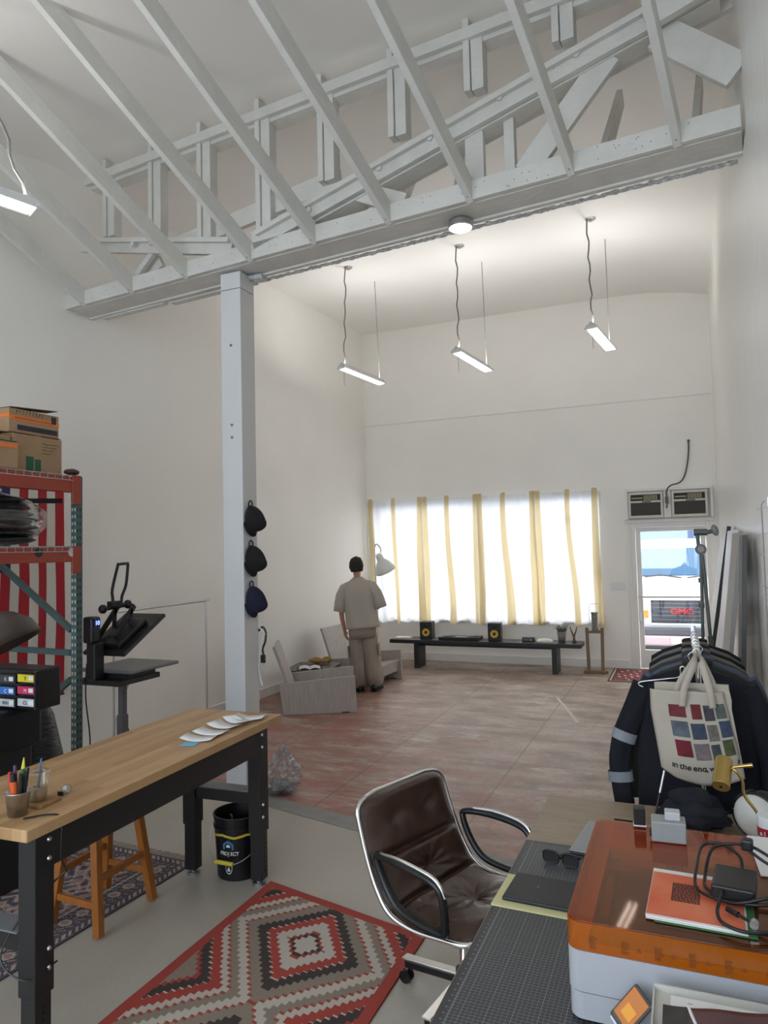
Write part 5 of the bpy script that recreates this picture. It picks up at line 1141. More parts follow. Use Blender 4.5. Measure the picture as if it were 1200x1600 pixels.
# persian rug ------------------------------------------------------------
PR = [mat('rug_navy', srgb(66, 66, 80), 0.95), mat('rug_dusty_rose', srgb(144, 114, 106), 0.95), mat('rug_ivory', srgb(166, 152, 140), 0.95), mat('rug_plum', srgb(92, 74, 80), 0.95)]
PW, PH = 1.30, 2.10
def pers(x, y):
    e = min(x, PW-x, y, PH-y)
    if e < 0.02: return 3
    if e < 0.055: return 2 if int((x+y)/0.02) % 2 else 0
    if e < 0.075: return 3
    if e < 0.21:
        s = (y if (x < e+0.001 or PW-x < e+0.001) else x); q = (s/0.11) % 1 - 0.5; d = abs(e-0.142)/0.06; r = math.hypot(q*2, d)
        if r < 0.35: return 1
        if r < 0.6: return 2
        if r < 0.85: return 3
        return 0 if (int(s*120)+int(e*130)) % 5 else 2
    if e < 0.225: return 2
    if e < 0.255: return 0 if int((x-y)/0.015) % 3 else 1
    cx, cy = x-PW/2, y-PH/2
    ax, ay = abs(cx), abs(cy)
    v = math.sin(ax*42+2.2*math.sin(ay*19)) * math.sin(ay*38+2.2*math.sin(ax*23)); v2 = noise.noise(Vector((ax*14, ay*14, 2)))
    if abs(v) < 0.10: return 2
    if v2 > 0.22: return 3
    if v > 0.55 or v2 < -0.3: return 0
    return 1
pt_ = rug_cells('persian_rug', 'faded persian rug under the workbench and stool', 'rug', -4.28, 1.66, PW, PH, 150, 240, pers, PR, rz=-0.05, wav=0.001)
m = MB(); random.seed(2)
for k in range(150):
    x = PW*k/150; m.tube([(x, PH, 0.006), (x+random.uniform(-.012, .012), PH+0.035, 0.005), (x+random.uniform(-.02, .02), PH+0.07, 0.003)], 0.0022, 4)
fo = m.build('fringe', PR[2], pt_); fo['kind'] = 'stuff'
# bucket ----------------------------------------------------------------
bk = thing('bucket', 'black plastic paint bucket with yellow band under the workbench', 'bucket', (-2.545, 3.70, 0.0), -0.25)
BPL = mat('bucket_black', srgb(18, 18, 20), 0.32)
MB().lathe([(0.0, 0.0), (0.128, 0.0), (0.13, 0.01), (0.145, 0.29), (0.152, 0.29), (0.152, 0.30), (0.147, 0.30), (0.149, 0.35), (0.154, 0.35), (0.154, 0.362), (0.146, 0.362), (0.138, 0.29), (0.124, 0.012), (0.0, 0.012)], 48).build('pail', BPL, bk, smooth=False)
def onb(a, z, r_off=0.002):
    r = lerp(0.130, 0.145, min(1, z/0.29)) + r_off; return (r*math.cos(a), r*math.sin(a), z)
A0 = math.atan2(-3.70, 2.545) + 0.25 - 0.05     # facing us
def wrap(u0, u1, zf0, zf1, name, m_, n=40): MB().grid(lambda u, v: onb(A0 + lerp(u0, u1, u), lerp(zf0(u), zf1(u), v)), n, 1).build(name, m_, bk, solid=0.001)
YB_ = mat('bucket_yellow', srgb(206, 186, 60), 0.5)
zig = lambda u: 0.245 + 0.014*abs(((u*3.0+0.2) % 1)*2-1)
wrap(-1.5, 1.6, lambda u: zig(u), lambda u: zig(u)+0.014, 'yellow_band', YB_, 60)
BL = mat('logo_blue', srgb(64, 130, 180), 0.5)
def flat(name, pts, m_, c, hgt=0.0):
    mm = MB(); n = len(pts); mm.add([onb(A0 + c + p[0]/0.14, p[1], 0.003) for p in pts], [tuple(range(n))]); return mm.build(name, m_, bk, solid=0.001)
c_ = -0.42
flat('house_logo', [(-0.032, 0.185), (-0.032, 0.218), (0, 0.238), (0.032, 0.218), (0.032, 0.185), (0.022, 0.185), (0.022, 0.212), (0, 0.225), (-0.022, 0.212), (-0.022, 0.185)], BL, c_)
flat('house_logo', [(-0.012, 0.198), (-0.012, 0.208), (0, 0.216), (0.012, 0.208), (0.012, 0.198)], WHITEP, c_)
def curved_text(s, size, c, z, m_):
    w_ = size*0.62
    for k, ch_ in enumerate(s):
        a = A0 + c + ((k-(len(s)-1)/2)*w_)/0.14; p = onb(a, z, 0.003)
        text('letter', ch_, size, m_, bk, p, (PI/2 - 0.05, 0, a + PI/2), bold=0.0006)
curved_text('PROJECT', 0.028, c_+0.02, 0.152, WHITEP)
wrap(c_-0.16, c_+0.16, lambda u: 0.078 - 0.036*math.sqrt(max(0, 1-(2*u-1)**2)), lambda u: 0.078 + 0.036*math.sqrt(max(0, 1-(2*u-1)**2)), 'round_badge', WHITEP, 30)
MB().grid(lambda u, v: onb(A0 + lerp(c_-0.135, c_+0.135, u), 0.078 + (2*v-1)*0.029*math.sqrt(max(0, 1-(2*u-1)**2)), 0.0038), 30, 6).build('badge_centre', BPL, bk)
MB().grid(lambda u, v: onb(A0 + lerp(c_-0.07, c_+0.08, u), 0.06 + v*(0.026*(1-abs(2*u-1))+0.002), 0.0048), 10, 2).build('badge_roller', WHITEP, bk)
wrap(0.95, 1.25, lambda u: 0.015, lambda u: 0.045, 'barcode_label', PAPER)
wrap(0.80, 1.15, lambda u: 0.10+0.02*math.sin(u*9), lambda u: 0.22-0.02*math.sin(u*7), 'yellow_print', YB_)
hl = [onb(A0 - 1.45, 0.30, 0.012)] + [tuple(Vector((0.185*math.cos(A0 + a), 0.185*math.sin(A0 + a), z))) for a, z in ((-1.2, 0.20), (-0.9, 0.135), (-0.6, 0.118), (-0.1, 0.122), (0.4, 0.165), (0.9, 0.235))] + [onb(A0+1.45, 0.30, 0.012)]
MB().tube(cr(hl, 6), 0.0025, 6).build('wire_handle', STEEL, bk)
MB().cyl(tuple(Vector((0.185*math.cos(A0-0.80), 0.185*math.sin(A0-0.80), 0.126))), tuple(Vector((0.185*math.cos(A0-0.15), 0.185*math.sin(A0-0.15), 0.120))), 0.012).build('grip', YB_, bk)
tag(MB().bar((-2.56, 3.76, 0.02), (-2.60, 3.70, 0.33), 0.035, 0.004).build('paint_stirrer', mat('plain_wood', srgb(150, 128, 100), 0.7)), 'flat wooden paint stirrer standing inside the black bucket', 'stirrer')
# navajo rug ------------------------------------------------------------
NV = [mat('navajo_red', srgb(158, 62, 52), 0.95), mat('navajo_grey_tan', srgb(150, 138, 126), 0.95), mat('navajo_dark_brown', srgb(62, 52, 48), 0.95), mat('navajo_ivory', srgb(184, 174, 162), 0.95), mat('navajo_mid_tan', srgb(136, 122, 108), 0.95)]
NW, NH = 1.04, 1.90
def nav(x, y):
    e = min(x, NW-x, NH-y, y)
    if e < 0.055: return 0
    cx = x - NW/2; P_ = 0.94; yy_ = NH - 0.40 - y      # first diamond centre 0.50 from the far end
    k = round(yy_/P_); cy = yy_ - k*P_
    st = 0.024
    qx = (math.floor(abs(cx)/st)+0.5)*st
    d = qx*1.22 + abs(cy)
    zz = [(0.09, 3), (0.115, 2), (0.135, 0), (0.225, 3), (0.30, 0), (0.308, 3), (0.385, 2), (0.475, 4), (0.49, 0), (0.56, 3), (0.63, 4), (0.645, 0), (0.70, 3), (0.785, 0), (0.793, 3), (0.87, 2), (0.9, 0), (9, 4)]
    for lim, c in zz:
        if d < lim: return c
    return 1
rug_cells('navajo_rug', 'red, brown and ivory zigzag woven rug on the floor by the office chair', 'rug', -2.29, 1.74, NW, NH, 208, 380, nav, NV, rz=0.0, th=0.004, wav=0.004, shear=-0.24)
# ------------------------------------------------------------------ OFFICE CHAIR
ch_ = thing('office_chair', 'brown tufted leather office chair with chrome edge and looped arms', 'office chair', (-0.917, 2.965, 0.0), math.radians(-19))
LEA = mat('dark_brown_leather_seat', srgb(60, 39, 29), 0.33, var=0.12, vscale=5, bump=0.15, bscale=60, coat=0.25)
SHELL = mat('black_shell', srgb(20, 20, 22), 0.35)
prof_ = cr([(-0.335, 0, 0.865), (-0.305, 0, 0.76), (-0.262, 0, 0.64), (-0.21, 0, 0.53), (-0.14, 0, 0.450), (-0.02, 0, 0.425), (0.13, 0, 0.435), (0.27, 0, 0.445)], 8)
def frame(s):
    f = s*(len(prof_)-1); i = min(int(f), len(prof_)-2); p = prof_[i].lerp(prof_[i+1], f-i)
    tg = (prof_[min(i+2, len(prof_)-1)] - prof_[max(i-1, 0)]).normalized(); nr = Vector((-tg.z, 0, tg.x)); 
    if nr.x < 0 and s < .5: nr = -nr
    if s >= .5 and nr.z < 0: nr = -nr
    return p, nr
def wid(s):
    w0 = 0.290; e = min(s, 1-s)
    if e < 0.11: w0 *= (1 - (1-e/0.11)**2.6)**(1/2.6) * 0.96 + 0.04
    return w0 + 0.012*math.sin(s*PI)
def cush(u, v, front):
    s = 0.01 + 0.98*v; p, nr = frame(s); t = 2*u-1; w_ = wid(s)
    y = t*w_*1.0; edge = max(0, 1-abs(t)**5) * min(1, (min(v, 1-v)/0.05))**0.5
    if not front: return p - nr*(0.012 + 0.03*edge) + Vector((0, y, 0))
    puff = 0.055*edge
    puff -= 0.030*math.exp(-((v-0.31)/0.018)**2)*edge + 0.028*math.exp(-((v-0.585)/0.020)**2)*edge
    for tv, tu in ((0.15, -0.38), (0.15, 0.38), (0.45, 0.0), (0.80, -0.0)):
        dx, dv = (t-tu)*0.27, (v-tv)*1.15; r = math.hypot(dx, dv); an = math.atan2(dv, dx)
        puff -= 0.018*math.exp(-(r/0.045)**2)*edge + 0.010*math.exp(-(r/0.16)**2)*edge + (0.0045*math.exp(-(r/0.12)**2)*(1+math.cos(an*9)) if tu == 0 else 0)
    puff += 0.003*noise.noise(Vector((t*5, v*12, 1)))
    return p + nr*puff + Vector((0, y, 0))
MB().grid(lambda u, v: cush(u, v, True), 72, 130).build('leather_cushion', LEA, ch_, smooth=True, recalc=False)
MB().grid(lambda u, v: cush(u, v, False), 30, 60).build('back_shell', SHELL, ch_, smooth=True, solid=0.004)
rim = []
for k in range(61): s = 0.01 + 0.98*k/60; p, nr = frame(s); rim.append(p - nr*0.004 + Vector((0, wid(s)+0.006, 0)))
rim2 = [Vector((p.x, -p.y, p.z)) for p in reversed(rim)]
MB().tube(rim + rim2, 0.011, 10, closed=True).build('chrome_rim', CHROME, ch_, smooth=True)
for sgn in (-1, 1):
    y = 0.322*sgn
    loop = cr([(-0.20, y-0.01*sgn, 0.668), (-0.08, y+0.01*sgn, 0.674), (0.05, y+0.015*sgn, 0.664), (0.115, y+0.012*sgn, 0.645), (0.145, y+0.008*sgn, 0.600), (0.148, y, 0.50), (0.13, y-0.005*sgn, 0.462), (0.0, y-0.012*sgn, 0.462), (-0.10, y-0.018*sgn, 0.485), (-0.165, y-0.02*sgn, 0.55), (-0.208, y-0.018*sgn, 0.635)], 8, closed=True)
    MB().tube(loop, 0.015, 10, closed=True, ry=0.018).build('arm_loop', SHELL, ch_, smooth=True)
    top_ = cr([(-0.17, y+0.0*sgn, 0.684), (-0.07, y+0.012*sgn, 0.691), (0.05, y+0.016*sgn, 0.682), (0.122, y+0.012*sgn, 0.660), (0.160, y+0.008*sgn, 0.605)], 6)
    MB().tube(top_, 0.008, 8).build('chrome_strip', CHROME, ch_, smooth=True)
MB().box(-0.12, 0.12, -0.10, 0.10, 0.36, 0.395).cyl((0, 0, 0.30), (0, 0, 0.37), 0.045).build('tilt_mechanism', SHELL, ch_, bevel=0.008)
MB().cyl((0, 0, 0.10), (0, 0, 0.31), 0.022).build('gas_column', CHROME, ch_)
MB().cyl((0, 0, 0.07), (0, 0, 0.15), 0.040).build('hub', SHELL, ch_)
for k in range(4):
    a = math.radians(167 + 19) + k*PI/2; dx, dy = math.cos(a), math.sin(a)
    lg = MB().bar((dx*0.03, dy*0.03, 0.105), (dx*0.30, dy*0.30, 0.085), 0.035, 0.035).build('leg', SHELL, ch_, bevel=0.006)
    MB().bar((dx*0.03, dy*0.03, 0.127), (dx*0.31, dy*0.31, 0.107), 0.042, 0.010).build('chrome_cap', CHROME, lg, bevel=0.003)
    c = Vector((dx*0.30, dy*0.30, 0.0)); sdv = Vector((-dy, dx, 0))
    for q in (-0.014, 0.014): MB().cyl(c + sdv*(q-0.006) + Vector((0, 0, 0.028)), c + sdv*(q+0.006) + Vector((0, 0, 0.028)), 0.027, n=20).build('caster_wheel', BLACKP, lg)
    MB().cyl(c + Vector((0, 0, 0.03)), c + Vector((0, 0, 0.075)), 0.007).build('caster_stem', STEEL, lg)
# ================================================================== DESK
DZ = 0.75
OAK = mat('pale_oak', srgb(150, 132, 110), 0.5, var=0.14, vscale=3.5, stretch=(2, 12, 2), bump=0.08, bscale=30)
dk = thing('desk', 'long pale oak desk along the right wall', 'desk', (-0.14, 2.30, 0))
MB().box(-0.485, 0.49, -1.55, 1.14, DZ-0.03, DZ).build('desktop', OAK, dk, bevel=0.003)
for x, y in ((-0.44, 1.09), (0.44, 1.09), (-0.44, -1.5), (0.44, -1.5)): MB().box(x-0.025, x+0.025, y-0.025, y+0.025, 0, DZ-0.03).build('leg', BLACKM, dk, bevel=0.003)
MB().box(-0.44, 0.44, 1.075, 1.105, DZ-0.09, DZ-0.03).box(-0.455, -0.43, -1.475, 1.065, DZ-0.08, DZ-0.03).build('frame_rail', BLACKM, dk)
def matgrid(name):
    m = bpy.data.materials.new(name); m.use_nodes = True; nt = m.node_tree; b = nt.nodes['Principled BSDF']; L = nt.links.new
    tc = nt.nodes.new('ShaderNodeTexCoord'); sp = nt.nodes.new('ShaderNodeSeparateXYZ'); L(tc.outputs['Object'], sp.inputs[0])
    def mth(op, a, bb=0.0):
        n = nt.nodes.new('ShaderNodeMath'); n.operation = op
        for i, v in ((0, a), (1, bb)):
            if isinstance(v, (int, float)): n.inputs[i].default_value = v
            else: L(v, n.inputs[i])
        return n.outputs[0]
    def line(c, pitch, w_): return mth('LESS_THAN', mth('ABSOLUTE', mth('SUBTRACT', mth('FRACT', mth('ADD', mth('DIVIDE', c, pitch), 100.5)), 0.5)), w_/pitch/2)
    g = mth('MAXIMUM', line(sp.outputs[0], 0.0125, 0.0008), line(sp.outputs[1], 0.0125, 0.0008))
    maj = mth('MAXIMUM', line(sp.outputs[0], 0.0625, 0.0012), line(sp.outputs[1], 0.0625, 0.0012))
    dash = mth('MULTIPLY', g, 0.45); v = mth('MAXIMUM', dash, mth('MULTIPLY', maj, 0.62))
    # a plain margin with ruler ticks round the grid
    inx = mth('LESS_THAN', mth('ABSOLUTE', sp.outputs[0]), GX); iny = mth('LESS_THAN', mth('ABSOLUTE', sp.outputs[1]), GY)
    ins = mth('MULTIPLY', inx, iny)
    bx_ = mth('LESS_THAN', mth('ABSOLUTE', mth('SUBTRACT', mth('ABSOLUTE', sp.outputs[0]), GX)), 0.0009)
    tick = mth('MULTIPLY', line(sp.outputs[1], 0.0125, 0.0010), mth('MULTIPLY', mth('LESS_THAN', mth('ABSOLUTE', sp.outputs[0]), GX+0.007), iny))
    num = mth('MULTIPLY', mth('LESS_THAN', mth('ABSOLUTE', mth('SUBTRACT', mth('ABSOLUTE', sp.outputs[0]), GX+0.012)), 0.0022), line(sp.outputs[1], 0.025, 0.004))
    f = mth('MAXIMUM', mth('MULTIPLY', v, ins), mth('MULTIPLY', mth('MAXIMUM', mth('MAXIMUM', bx_, tick), num), 0.6))
    mx = nt.nodes.new('ShaderNodeMixRGB'); L(f, mx.inputs[0]); mx.inputs[1].default_value = srgb(50, 52, 55); mx.inputs[2].default_value = srgb(168, 170, 172)
    L(mx.outputs[0], b.inputs['Base Color']); b.inputs['Roughness'].default_value = 0.45
    return m
GX, GY = 0.215, 0.60
CM_ = matgrid('cutting_mat_grid')
tag(MB().box(-0.245, 0.245, -0.625, 0.625, 0, 0.003).build('cutting_mat', CM_, loc=(-0.376, 2.255, DZ+0.0005), bevel=0.001), 'large dark grey cutting mat with white grid along the desk edge', 'cutting mat')
MT = DZ + 0.004
t = thing('writing_pad', 'yellow-edged pad under the black notebook', 'notepad', (-0.475, 2.43, MT), -0.03)
MB().box(-0.145, 0.145, -0.115, 0.115, 0, 0.006).build('pages', mat('pale_yellow_pages', srgb(206, 200, 150), 0.8), t)
t = thing('notebook', 'flat black notebook resting on the yellow pad', 'notebook', (-0.455, 2.445, MT+0.0065), -0.05)
MB().box(-0.135, 0.135, -0.10, 0.095, 0, 0.012).build('cover', mat('black_buckram', srgb(30, 32, 36), 0.5), t, bevel=0.004)
MB().box(-0.128, 0.136, -0.097, 0.092, 0.003, 0.009).build('pages', mat('dark_pages', srgb(70, 70, 70), 0.8), t)
MB().cyl((-0.04, 0.01, 0.012), (-0.04, 0.01, 0.0125), 0.004).build('emblem', mat('debossed_grey', srgb(110, 104, 96), 0.5), t)
# sunglasses
t = thing('sunglasses', 'folded black sunglasses on the cutting mat beyond the notebook', 'sunglasses', (-0.455, 2.70, MT+0.001), -0.15)
LN = glassy('smoked_lens', (0.10, 0.09, 0.09, 1), 0.08)
for s in (-1, 1):
    ol = [(s*0.036 + 0.028*math.copysign(abs(math.cos(a))**0.6, math.cos(a)), -0.012, 0.024 + 0.022*math.copysign(abs(math.sin(a))**0.6, math.sin(a))) for a in [2*PI*k/28 for k in range(28)]]
    MB().tube(ol, 0.0035, 6, closed=True).build('rim', BLACKP, t, smooth=True)
    mm = MB(); mm.add(ol, [tuple(range(28))]); mm.build('lens', LN, t, solid=0.001)
    MB().tube(cr([(s*0.066, -0.010, 0.036), (s*0.069, 0.0, 0.034), (s*0.055, 0.012+0.006*s, 0.020), (-s*0.02, 0.020+0.008*s, 0.010), (-s*0.06, 0.018+0.008*s, 0.005)], 5), 0.003, 6).build('temple', BLACKP, t, smooth=True)
MB().tube([(-0.009, -0.012, 0.034), (0, -0.013, 0.037), (0.009, -0.012, 0.034)], 0.003, 6).build('bridge', BLACKP, t)
# laptop
t = thing('laptop', 'closed silver-grey laptop half hidden behind the orange-lidded machine', 'laptop', (-0.305, 2.95, DZ+0.004), -0.12)
MB().box(-0.12, 0.14, -0.16, 0.16, 0, 0.008).build('base', mat('laptop_dark', srgb(60, 62, 64), 0.4), t, bevel=0.004)
MB().box(-0.12, 0.14, -0.16, 0.16, 0.0085, 0.015).build('lid', mat('laptop_grey', srgb(138, 142, 144), 0.35, 0.3), t, bevel=0.004)
# ------------------------------------------------------------------ laser machine
lm = thing('laser_cutter', 'white desktop laser cutter with transparent orange lid', 'laser cutter', (0.01, 2.18, DZ+0.001))
HX, HY = 0.315, 0.345
def rrect(hx, hy, r, n=7):
    out = []
    for cx, cy, a0 in ((hx-r, hy-r, 0), (-hx+r, hy-r, PI/2), (-hx+r, -hy+r, PI), (hx-r, -hy+r, 1.5*PI)):
        for k in range(n+1): a = a0 + PI/2*k/n; out.append((cx + r*math.cos(a), cy + r*math.sin(a)))
    return out
WB_ = mat('machine_white', srgb(176, 178, 184), 0.35)
def shell(z0, z1, hx, hy, r, th):
    o_, i_ = rrect(hx, hy, r), rrect(hx-th, hy-th, max(0.005, r-th)); n = len(o_); m = MB()
    vs = [(x, y, z0) for x, y in o_] + [(x, y, z1) for x, y in o_] + [(x, y, z0) for x, y in i_] + [(x, y, z1) for x, y in i_]; fs = []
    for k in range(n):
        l = (k+1) % n; fs += [(k, l, n+l, n+k), (2*n+l, 2*n+k, 3*n+k, 3*n+l), (n+k, n+l, 3*n+l, 3*n+k), (l, k, 2*n+k, 2*n+l)]
    return m.add(vs, fs)
shell(0.012, 0.075, HX-0.002, HY-0.002, 0.035, 0.02).build('lower_body', WB_, lm)
shell(0.078, 0.175, HX, HY, 0.035, 0.045).build('upper_body', WB_, lm)
MB().prism(rrect(HX-0.004, HY-0.004, 0.033), 0.074, 0.079).build('seam_line', mat('seam_dark', srgb(70, 72, 78), 0.6), lm)
MB().prism(rrect(HX-0.02, HY-0.02, 0.02), 0.006, 0.012).build('base_plate', BLACKP, lm)
MB().prism(rrect(HX-0.046, HY-0.046, 0.02), 0.09, 0.10).build('work_bed', mat('bed_dark_brown', srgb(52, 40, 34), 0.6, var=0.2, vscale=8), lm)
MB().box(-0.26, 0.26, 0.16, 0.20, 0.14, 0.165).box(-0.262, -0.24, -0.28, 0.28, 0.12, 0.15).build('gantry_rail', mat('rail_dark', srgb(70, 66, 62), 0.4, 0.4), lm)
MB().box(0.02, 0.12, 0.12, 0.22, 0.13, 0.19).build('laser_head', BLACKP, lm, bevel=0.006)
ORG = glassy('orange_acrylic', (0.95, 0.42, 0.04, 1), 0.03, 0.06, body=0.38, bodycol=(0.62, 0.20, 0.01, 1))
ORT = glassy('orange_acrylic_top', (0.92, 0.56, 0.27, 1), 0.0, 0.04, body=0.05, bodycol=(0.5, 0.2, 0.05, 1))
shell(0.177, 0.243, HX, HY, 0.035, 0.004).build('lid_side', ORG, lm, smooth=False)
MB().prism(rrect(HX, HY, 0.035), 0.2435, 0.2475).build('lid_top', ORT, lm, bevel=0.003)
m = MB(); random.seed(9)
for g in range(5):
    x0 = -0.26 + g*0.075
    for k in range(8): m.box(x0, x0+random.uniform(0.012, 0.02), -HY-0.0012, -HY-0.0002, 0.186+k*0.004, 0.1875+k*0.004)
    if g: m.add([(x0+0.034, -HY-0.001, 0.196), (x0+0.046, -HY-0.001, 0.196), (x0+0.040, -HY-0.001, 0.206)], [(0, 1, 2)])
so_ = m.build('warning_print', mat('print_rust', srgb(120, 62, 20), 0.7), lm); so_['kind'] = 'stuff'
MB().cyl((0.13, -HY-0.002, 0.20), (0.13, -HY, 0.20), 0.004).build('lock_dot', BLACKP, lm)
TZ = DZ + 0.001 + 0.249
# on top of the machine
t = thing('adapter_box', 'grey-white plastic adapter box standing on the orange lid', 'adapter', (-0.075, 2.42, TZ), 0.05)
MB().box(-0.05, 0.05, -0.035, 0.035, 0, 0.062).build('case', mat('warm_grey_plastic', srgb(150, 150, 150), 0.45), t, bevel=0.004)
MB().box(-0.01, 0.035, -0.02, 0.022, 0.062, 0.088).build('pale_block', mat('pale_grey_plastic', srgb(184, 186, 190), 0.45), t, bevel=0.004)
MB().box(-0.056, -0.05, -0.02, 0.0, 0.01, 0.03).build('side_button', BLACKP, t)
t = thing('black_plug_block', 'small black block with white ring beside the adapter box', 'plug', (-0.165, 2.50, TZ), 0.1)
MB().box(-0.018, 0.018, -0.016, 0.016, 0, 0.062).build('block', BLACKP, t, bevel=0.003)
MB().box(-0.02, 0.02, -0.018, 0.018, 0.004, 0.008).build('ring', WHITEP, t)
# leaflets
def leaflet(name, lab, x, y, z, w_, h_, rz, th, m_, cat='leaflet'): 
    t = thing(name, lab, cat, (x, y, z), rz); MB().box(-w_/2, w_/2, -h_/2, h_/2, 0, th).build('pages', PAPER if m_ is None else m_, t); return t
leaflet('green_leaflet', 'leaflet with green edge under the orange zine', 0.015, 2.02, TZ, 0.225, 0.27, -0.02, 0.002, mat('green_paper', srgb(52, 110, 62), 0.7))
leaflet('white_leaflet', 'white sheets sticking out below the orange zine', -0.003, 2.035, TZ+0.0025, 0.225, 0.29, -0.03, 0.002, None, 'paper')
t = leaflet('orange_zine', 'orange printed zine with dense black lettering on the machine lid', -0.005, 2.022, TZ+0.005, 0.222, 0.255, -0.04, 0.003, None, 'zine')
ZO = mat('zine_orange', srgb(206, 84, 50), 0.7, col2=srgb(222, 128, 92), vscale=7)
MB().box(-0.110, 0.110, -0.118, 0.127, 0.003, 0.0034).build('orange_cover', ZO, t)
m = MB(); random.seed(21)
for k in range(16):
    y = 0.072 - k*0.0066; x = -0.058
    while x < 0.008:
        w_ = random.uniform(0.004, 0.012); m.box(x, min(x+w_, 0.010), y-0.0022, y+0.0022, 0.0034, 0.0038); x += w_ + 0.0012
lt = m.build('printed_block', INK, t); lt['kind'] = 'stuff'
# power brick and its cord
t = thing('power_brick', 'black laptop power brick resting on the zine with looped cord', 'power adapter', (0.085, 2.085, TZ+0.010), -0.12)
MB().box(-0.045, 0.055, -0.075, 0.06, 0.008, 0.045).build('brick', BLACKP, t, bevel=0.006, seg=3)
MB().box(-0.04, 0.05, -0.06, 0.05, -0.001, 0.008).build('rubber_base', mat('dull_black', srgb(26, 26, 27), 0.8), t)
for k, pts in enumerate((
    [(-0.02, -0.075, 0.03), (-0.02, -0.11, 0.03), (-0.025, -0.15, 0.014), (-0.01, -0.185, 0.006), (0.04, -0.20, 0.004), (0.10, -0.17, 0.004), (0.14, -0.13, 0.01)],
    [(0.02, 0.06, 0.03), (0.01, 0.12, 0.05), (-0.04, 0.16, 0.06), (-0.085, 0.15, 0.05), (-0.09, 0.05, 0.035), (-0.085, -0.03, 0.012), (-0.04, -0.07, 0.01), (0.05, -0.09, 0.02), (0.12, -0.06, 0.03), (0.145, 0.02, 0.03), (0.12, 0.09, 0.05), (0.06, 0.13, 0.07), (0.03, 0.14, 0.075)],
    [(0.03, 0.14, 0.075), (-0.02, 0.155, 0.065), (-0.06, 0.13, 0.05), (-0.07, 0.04, 0.012), (-0.06, -0.02, 0.008), (0.0, -0.085, 0.012), (0.08, -0.085, 0.04), (0.13, -0.05, 0.05)],
    [(0.03, 0.13, 0.07), (0.08, 0.10, 0.05), (0.16, 0.09, 0.03), (0.20, 0.12, 0.02)])):
    MB().tube(cr(pts, 7), 0.0042, 8).build('cord', BLACKP, t, smooth=True)
MB().box(0.015, 0.045, 0.12, 0.15, 0.065, 0.095).build('plug_head', BLACKP, t, bevel=0.006)
MB().cyl((-0.02, -0.075, 0.03), (-0.02, -0.105, 0.03), 0.008, 0.005).build('strain_relief', BLACKP, t)
MB().cyl((-0.005, -0.12, 0.012), (0.02, -0.14, 0.012), 0.007).cyl((0.02, -0.14, 0.012), (0.055, -0.165, 0.010), 0.004).build('dc_plug', BLACKP, t)
MB().cyl((0.055, -0.172, 0.010), (0.055, -0.158, 0.010), 0.010).build('ring_tip', STEEL, t)
# far end of the desk
t = thing('antenna_rod', 'thin black rod leaning upright at the back of the desk', 'rod', (-0.16, 3.12, DZ+0.001))
MB().cyl((0, 0, 0), (0.055, 0.06, 0.235), 0.0045).build('rod', BLACKP, t)
MB().cyl((0.035, 0.038, 0.15), (0.055, 0.06, 0.235), 0.0052).build('metal_tip', STEEL, t)
t = thing('fabric_pouch', 'dark navy soft pouch on the far end of the desk', 'pouch', (0.0, 3.22, DZ+0.001), -0.1)
NVY = mat('navy_fabric', srgb(20, 22, 34), 0.85, bump=0.4, bscale=14)
MB().ell((0, 0, 0.055), (0.135, 0.09, 0.055), 24, jit=0.3, seed=5).ell((0.0, 0.03, 0.105), (0.095, 0.06, 0.045), 20, jit=0.3, seed=8).build('pouch', NVY, t, smooth=True)
MB().tube(cr([(-0.11, -0.04, 0.08), (-0.04, -0.085, 0.085), (0.05, -0.08, 0.08), (0.11, -0.03, 0.07)], 5), 0.003, 6).build('zip', BLACKP, t)
t = thing('domed_device', 'white domed device with black rim at the right end of the desk', 'device', (0.235, 3.20, DZ+0.001), -0.5)
MB().ell((0, 0.03, 0.09), (0.10, 0.07, 0.09), 28).build('housing', mat('gloss_black', srgb(24, 24, 26), 0.2), t, smooth=True)
MB().lathe([(0.0, 0.05), (0.05, 0.044), (0.078, 0.02), (0.088, 0.0), (0.084, -0.012)], 32, c=(0, -0.02, 0.088), mat3=Matrix.Rotation(PI/2, 3, 'X')).build('white_front', mat('gloss_white', srgb(216, 216, 210), 0.2), t, smooth=True)
MB().tube([(0.088*math.cos(a), -0.02, 0.088+0.085*math.sin(a)) for a in [2*PI*k/32 for k in range(32)]], 0.008, 8, closed=True).build('rim', MATS['gloss_black'], t, smooth=True)
MB().tube([(-0.08, -0.045, 0.105), (0, -0.07, 0.10), (0.08, -0.045, 0.105)], 0.001, 4).build('seam', STEEL, t)
# brass lamp
BR = mat('polished_brass', srgb(190, 160, 96), 0.25, 0.9)
t = thing('brass_lamp', 'small brass lamp with cylinder head in front of the tote bag', 'lamp', (0.215, 2.86, DZ+0.001))
MB().cyl((0, 0, 0), (0, 0, 0.012), 0.045, n=28).build('base', BR, t, bevel=0.003)
MB().tube(cr([(0, 0, 0.01), (0.005, 0, 0.12), (-0.005, 0.01, 0.20), (-0.045, 0.02, 0.26), (-0.05, 0.02, 0.31), (-0.07, 0.02, 0.345), (-0.088, 0.03, 0.352)], 6), 0.0055, 8).build('stem', BR, t, smooth=True)
ax = Vector((-0.15, -0.75, -0.62)).normalized(); hc = Vector((-0.105, 0.06, 0.37))
MB().cyl(hc, hc + ax*0.115, 0.030, n=32).build('head', BR, t, bevel=0.003)
MB().cyl(hc + ax*0.1151, hc + ax*0.1165, 0.006).build('screw_hole', BLACKP, t)
MB().cyl((-0.088, 0.03, 0.352), (-0.015, 0.02, 0.37), 0.004, 0.008).build('lever', BR, t)
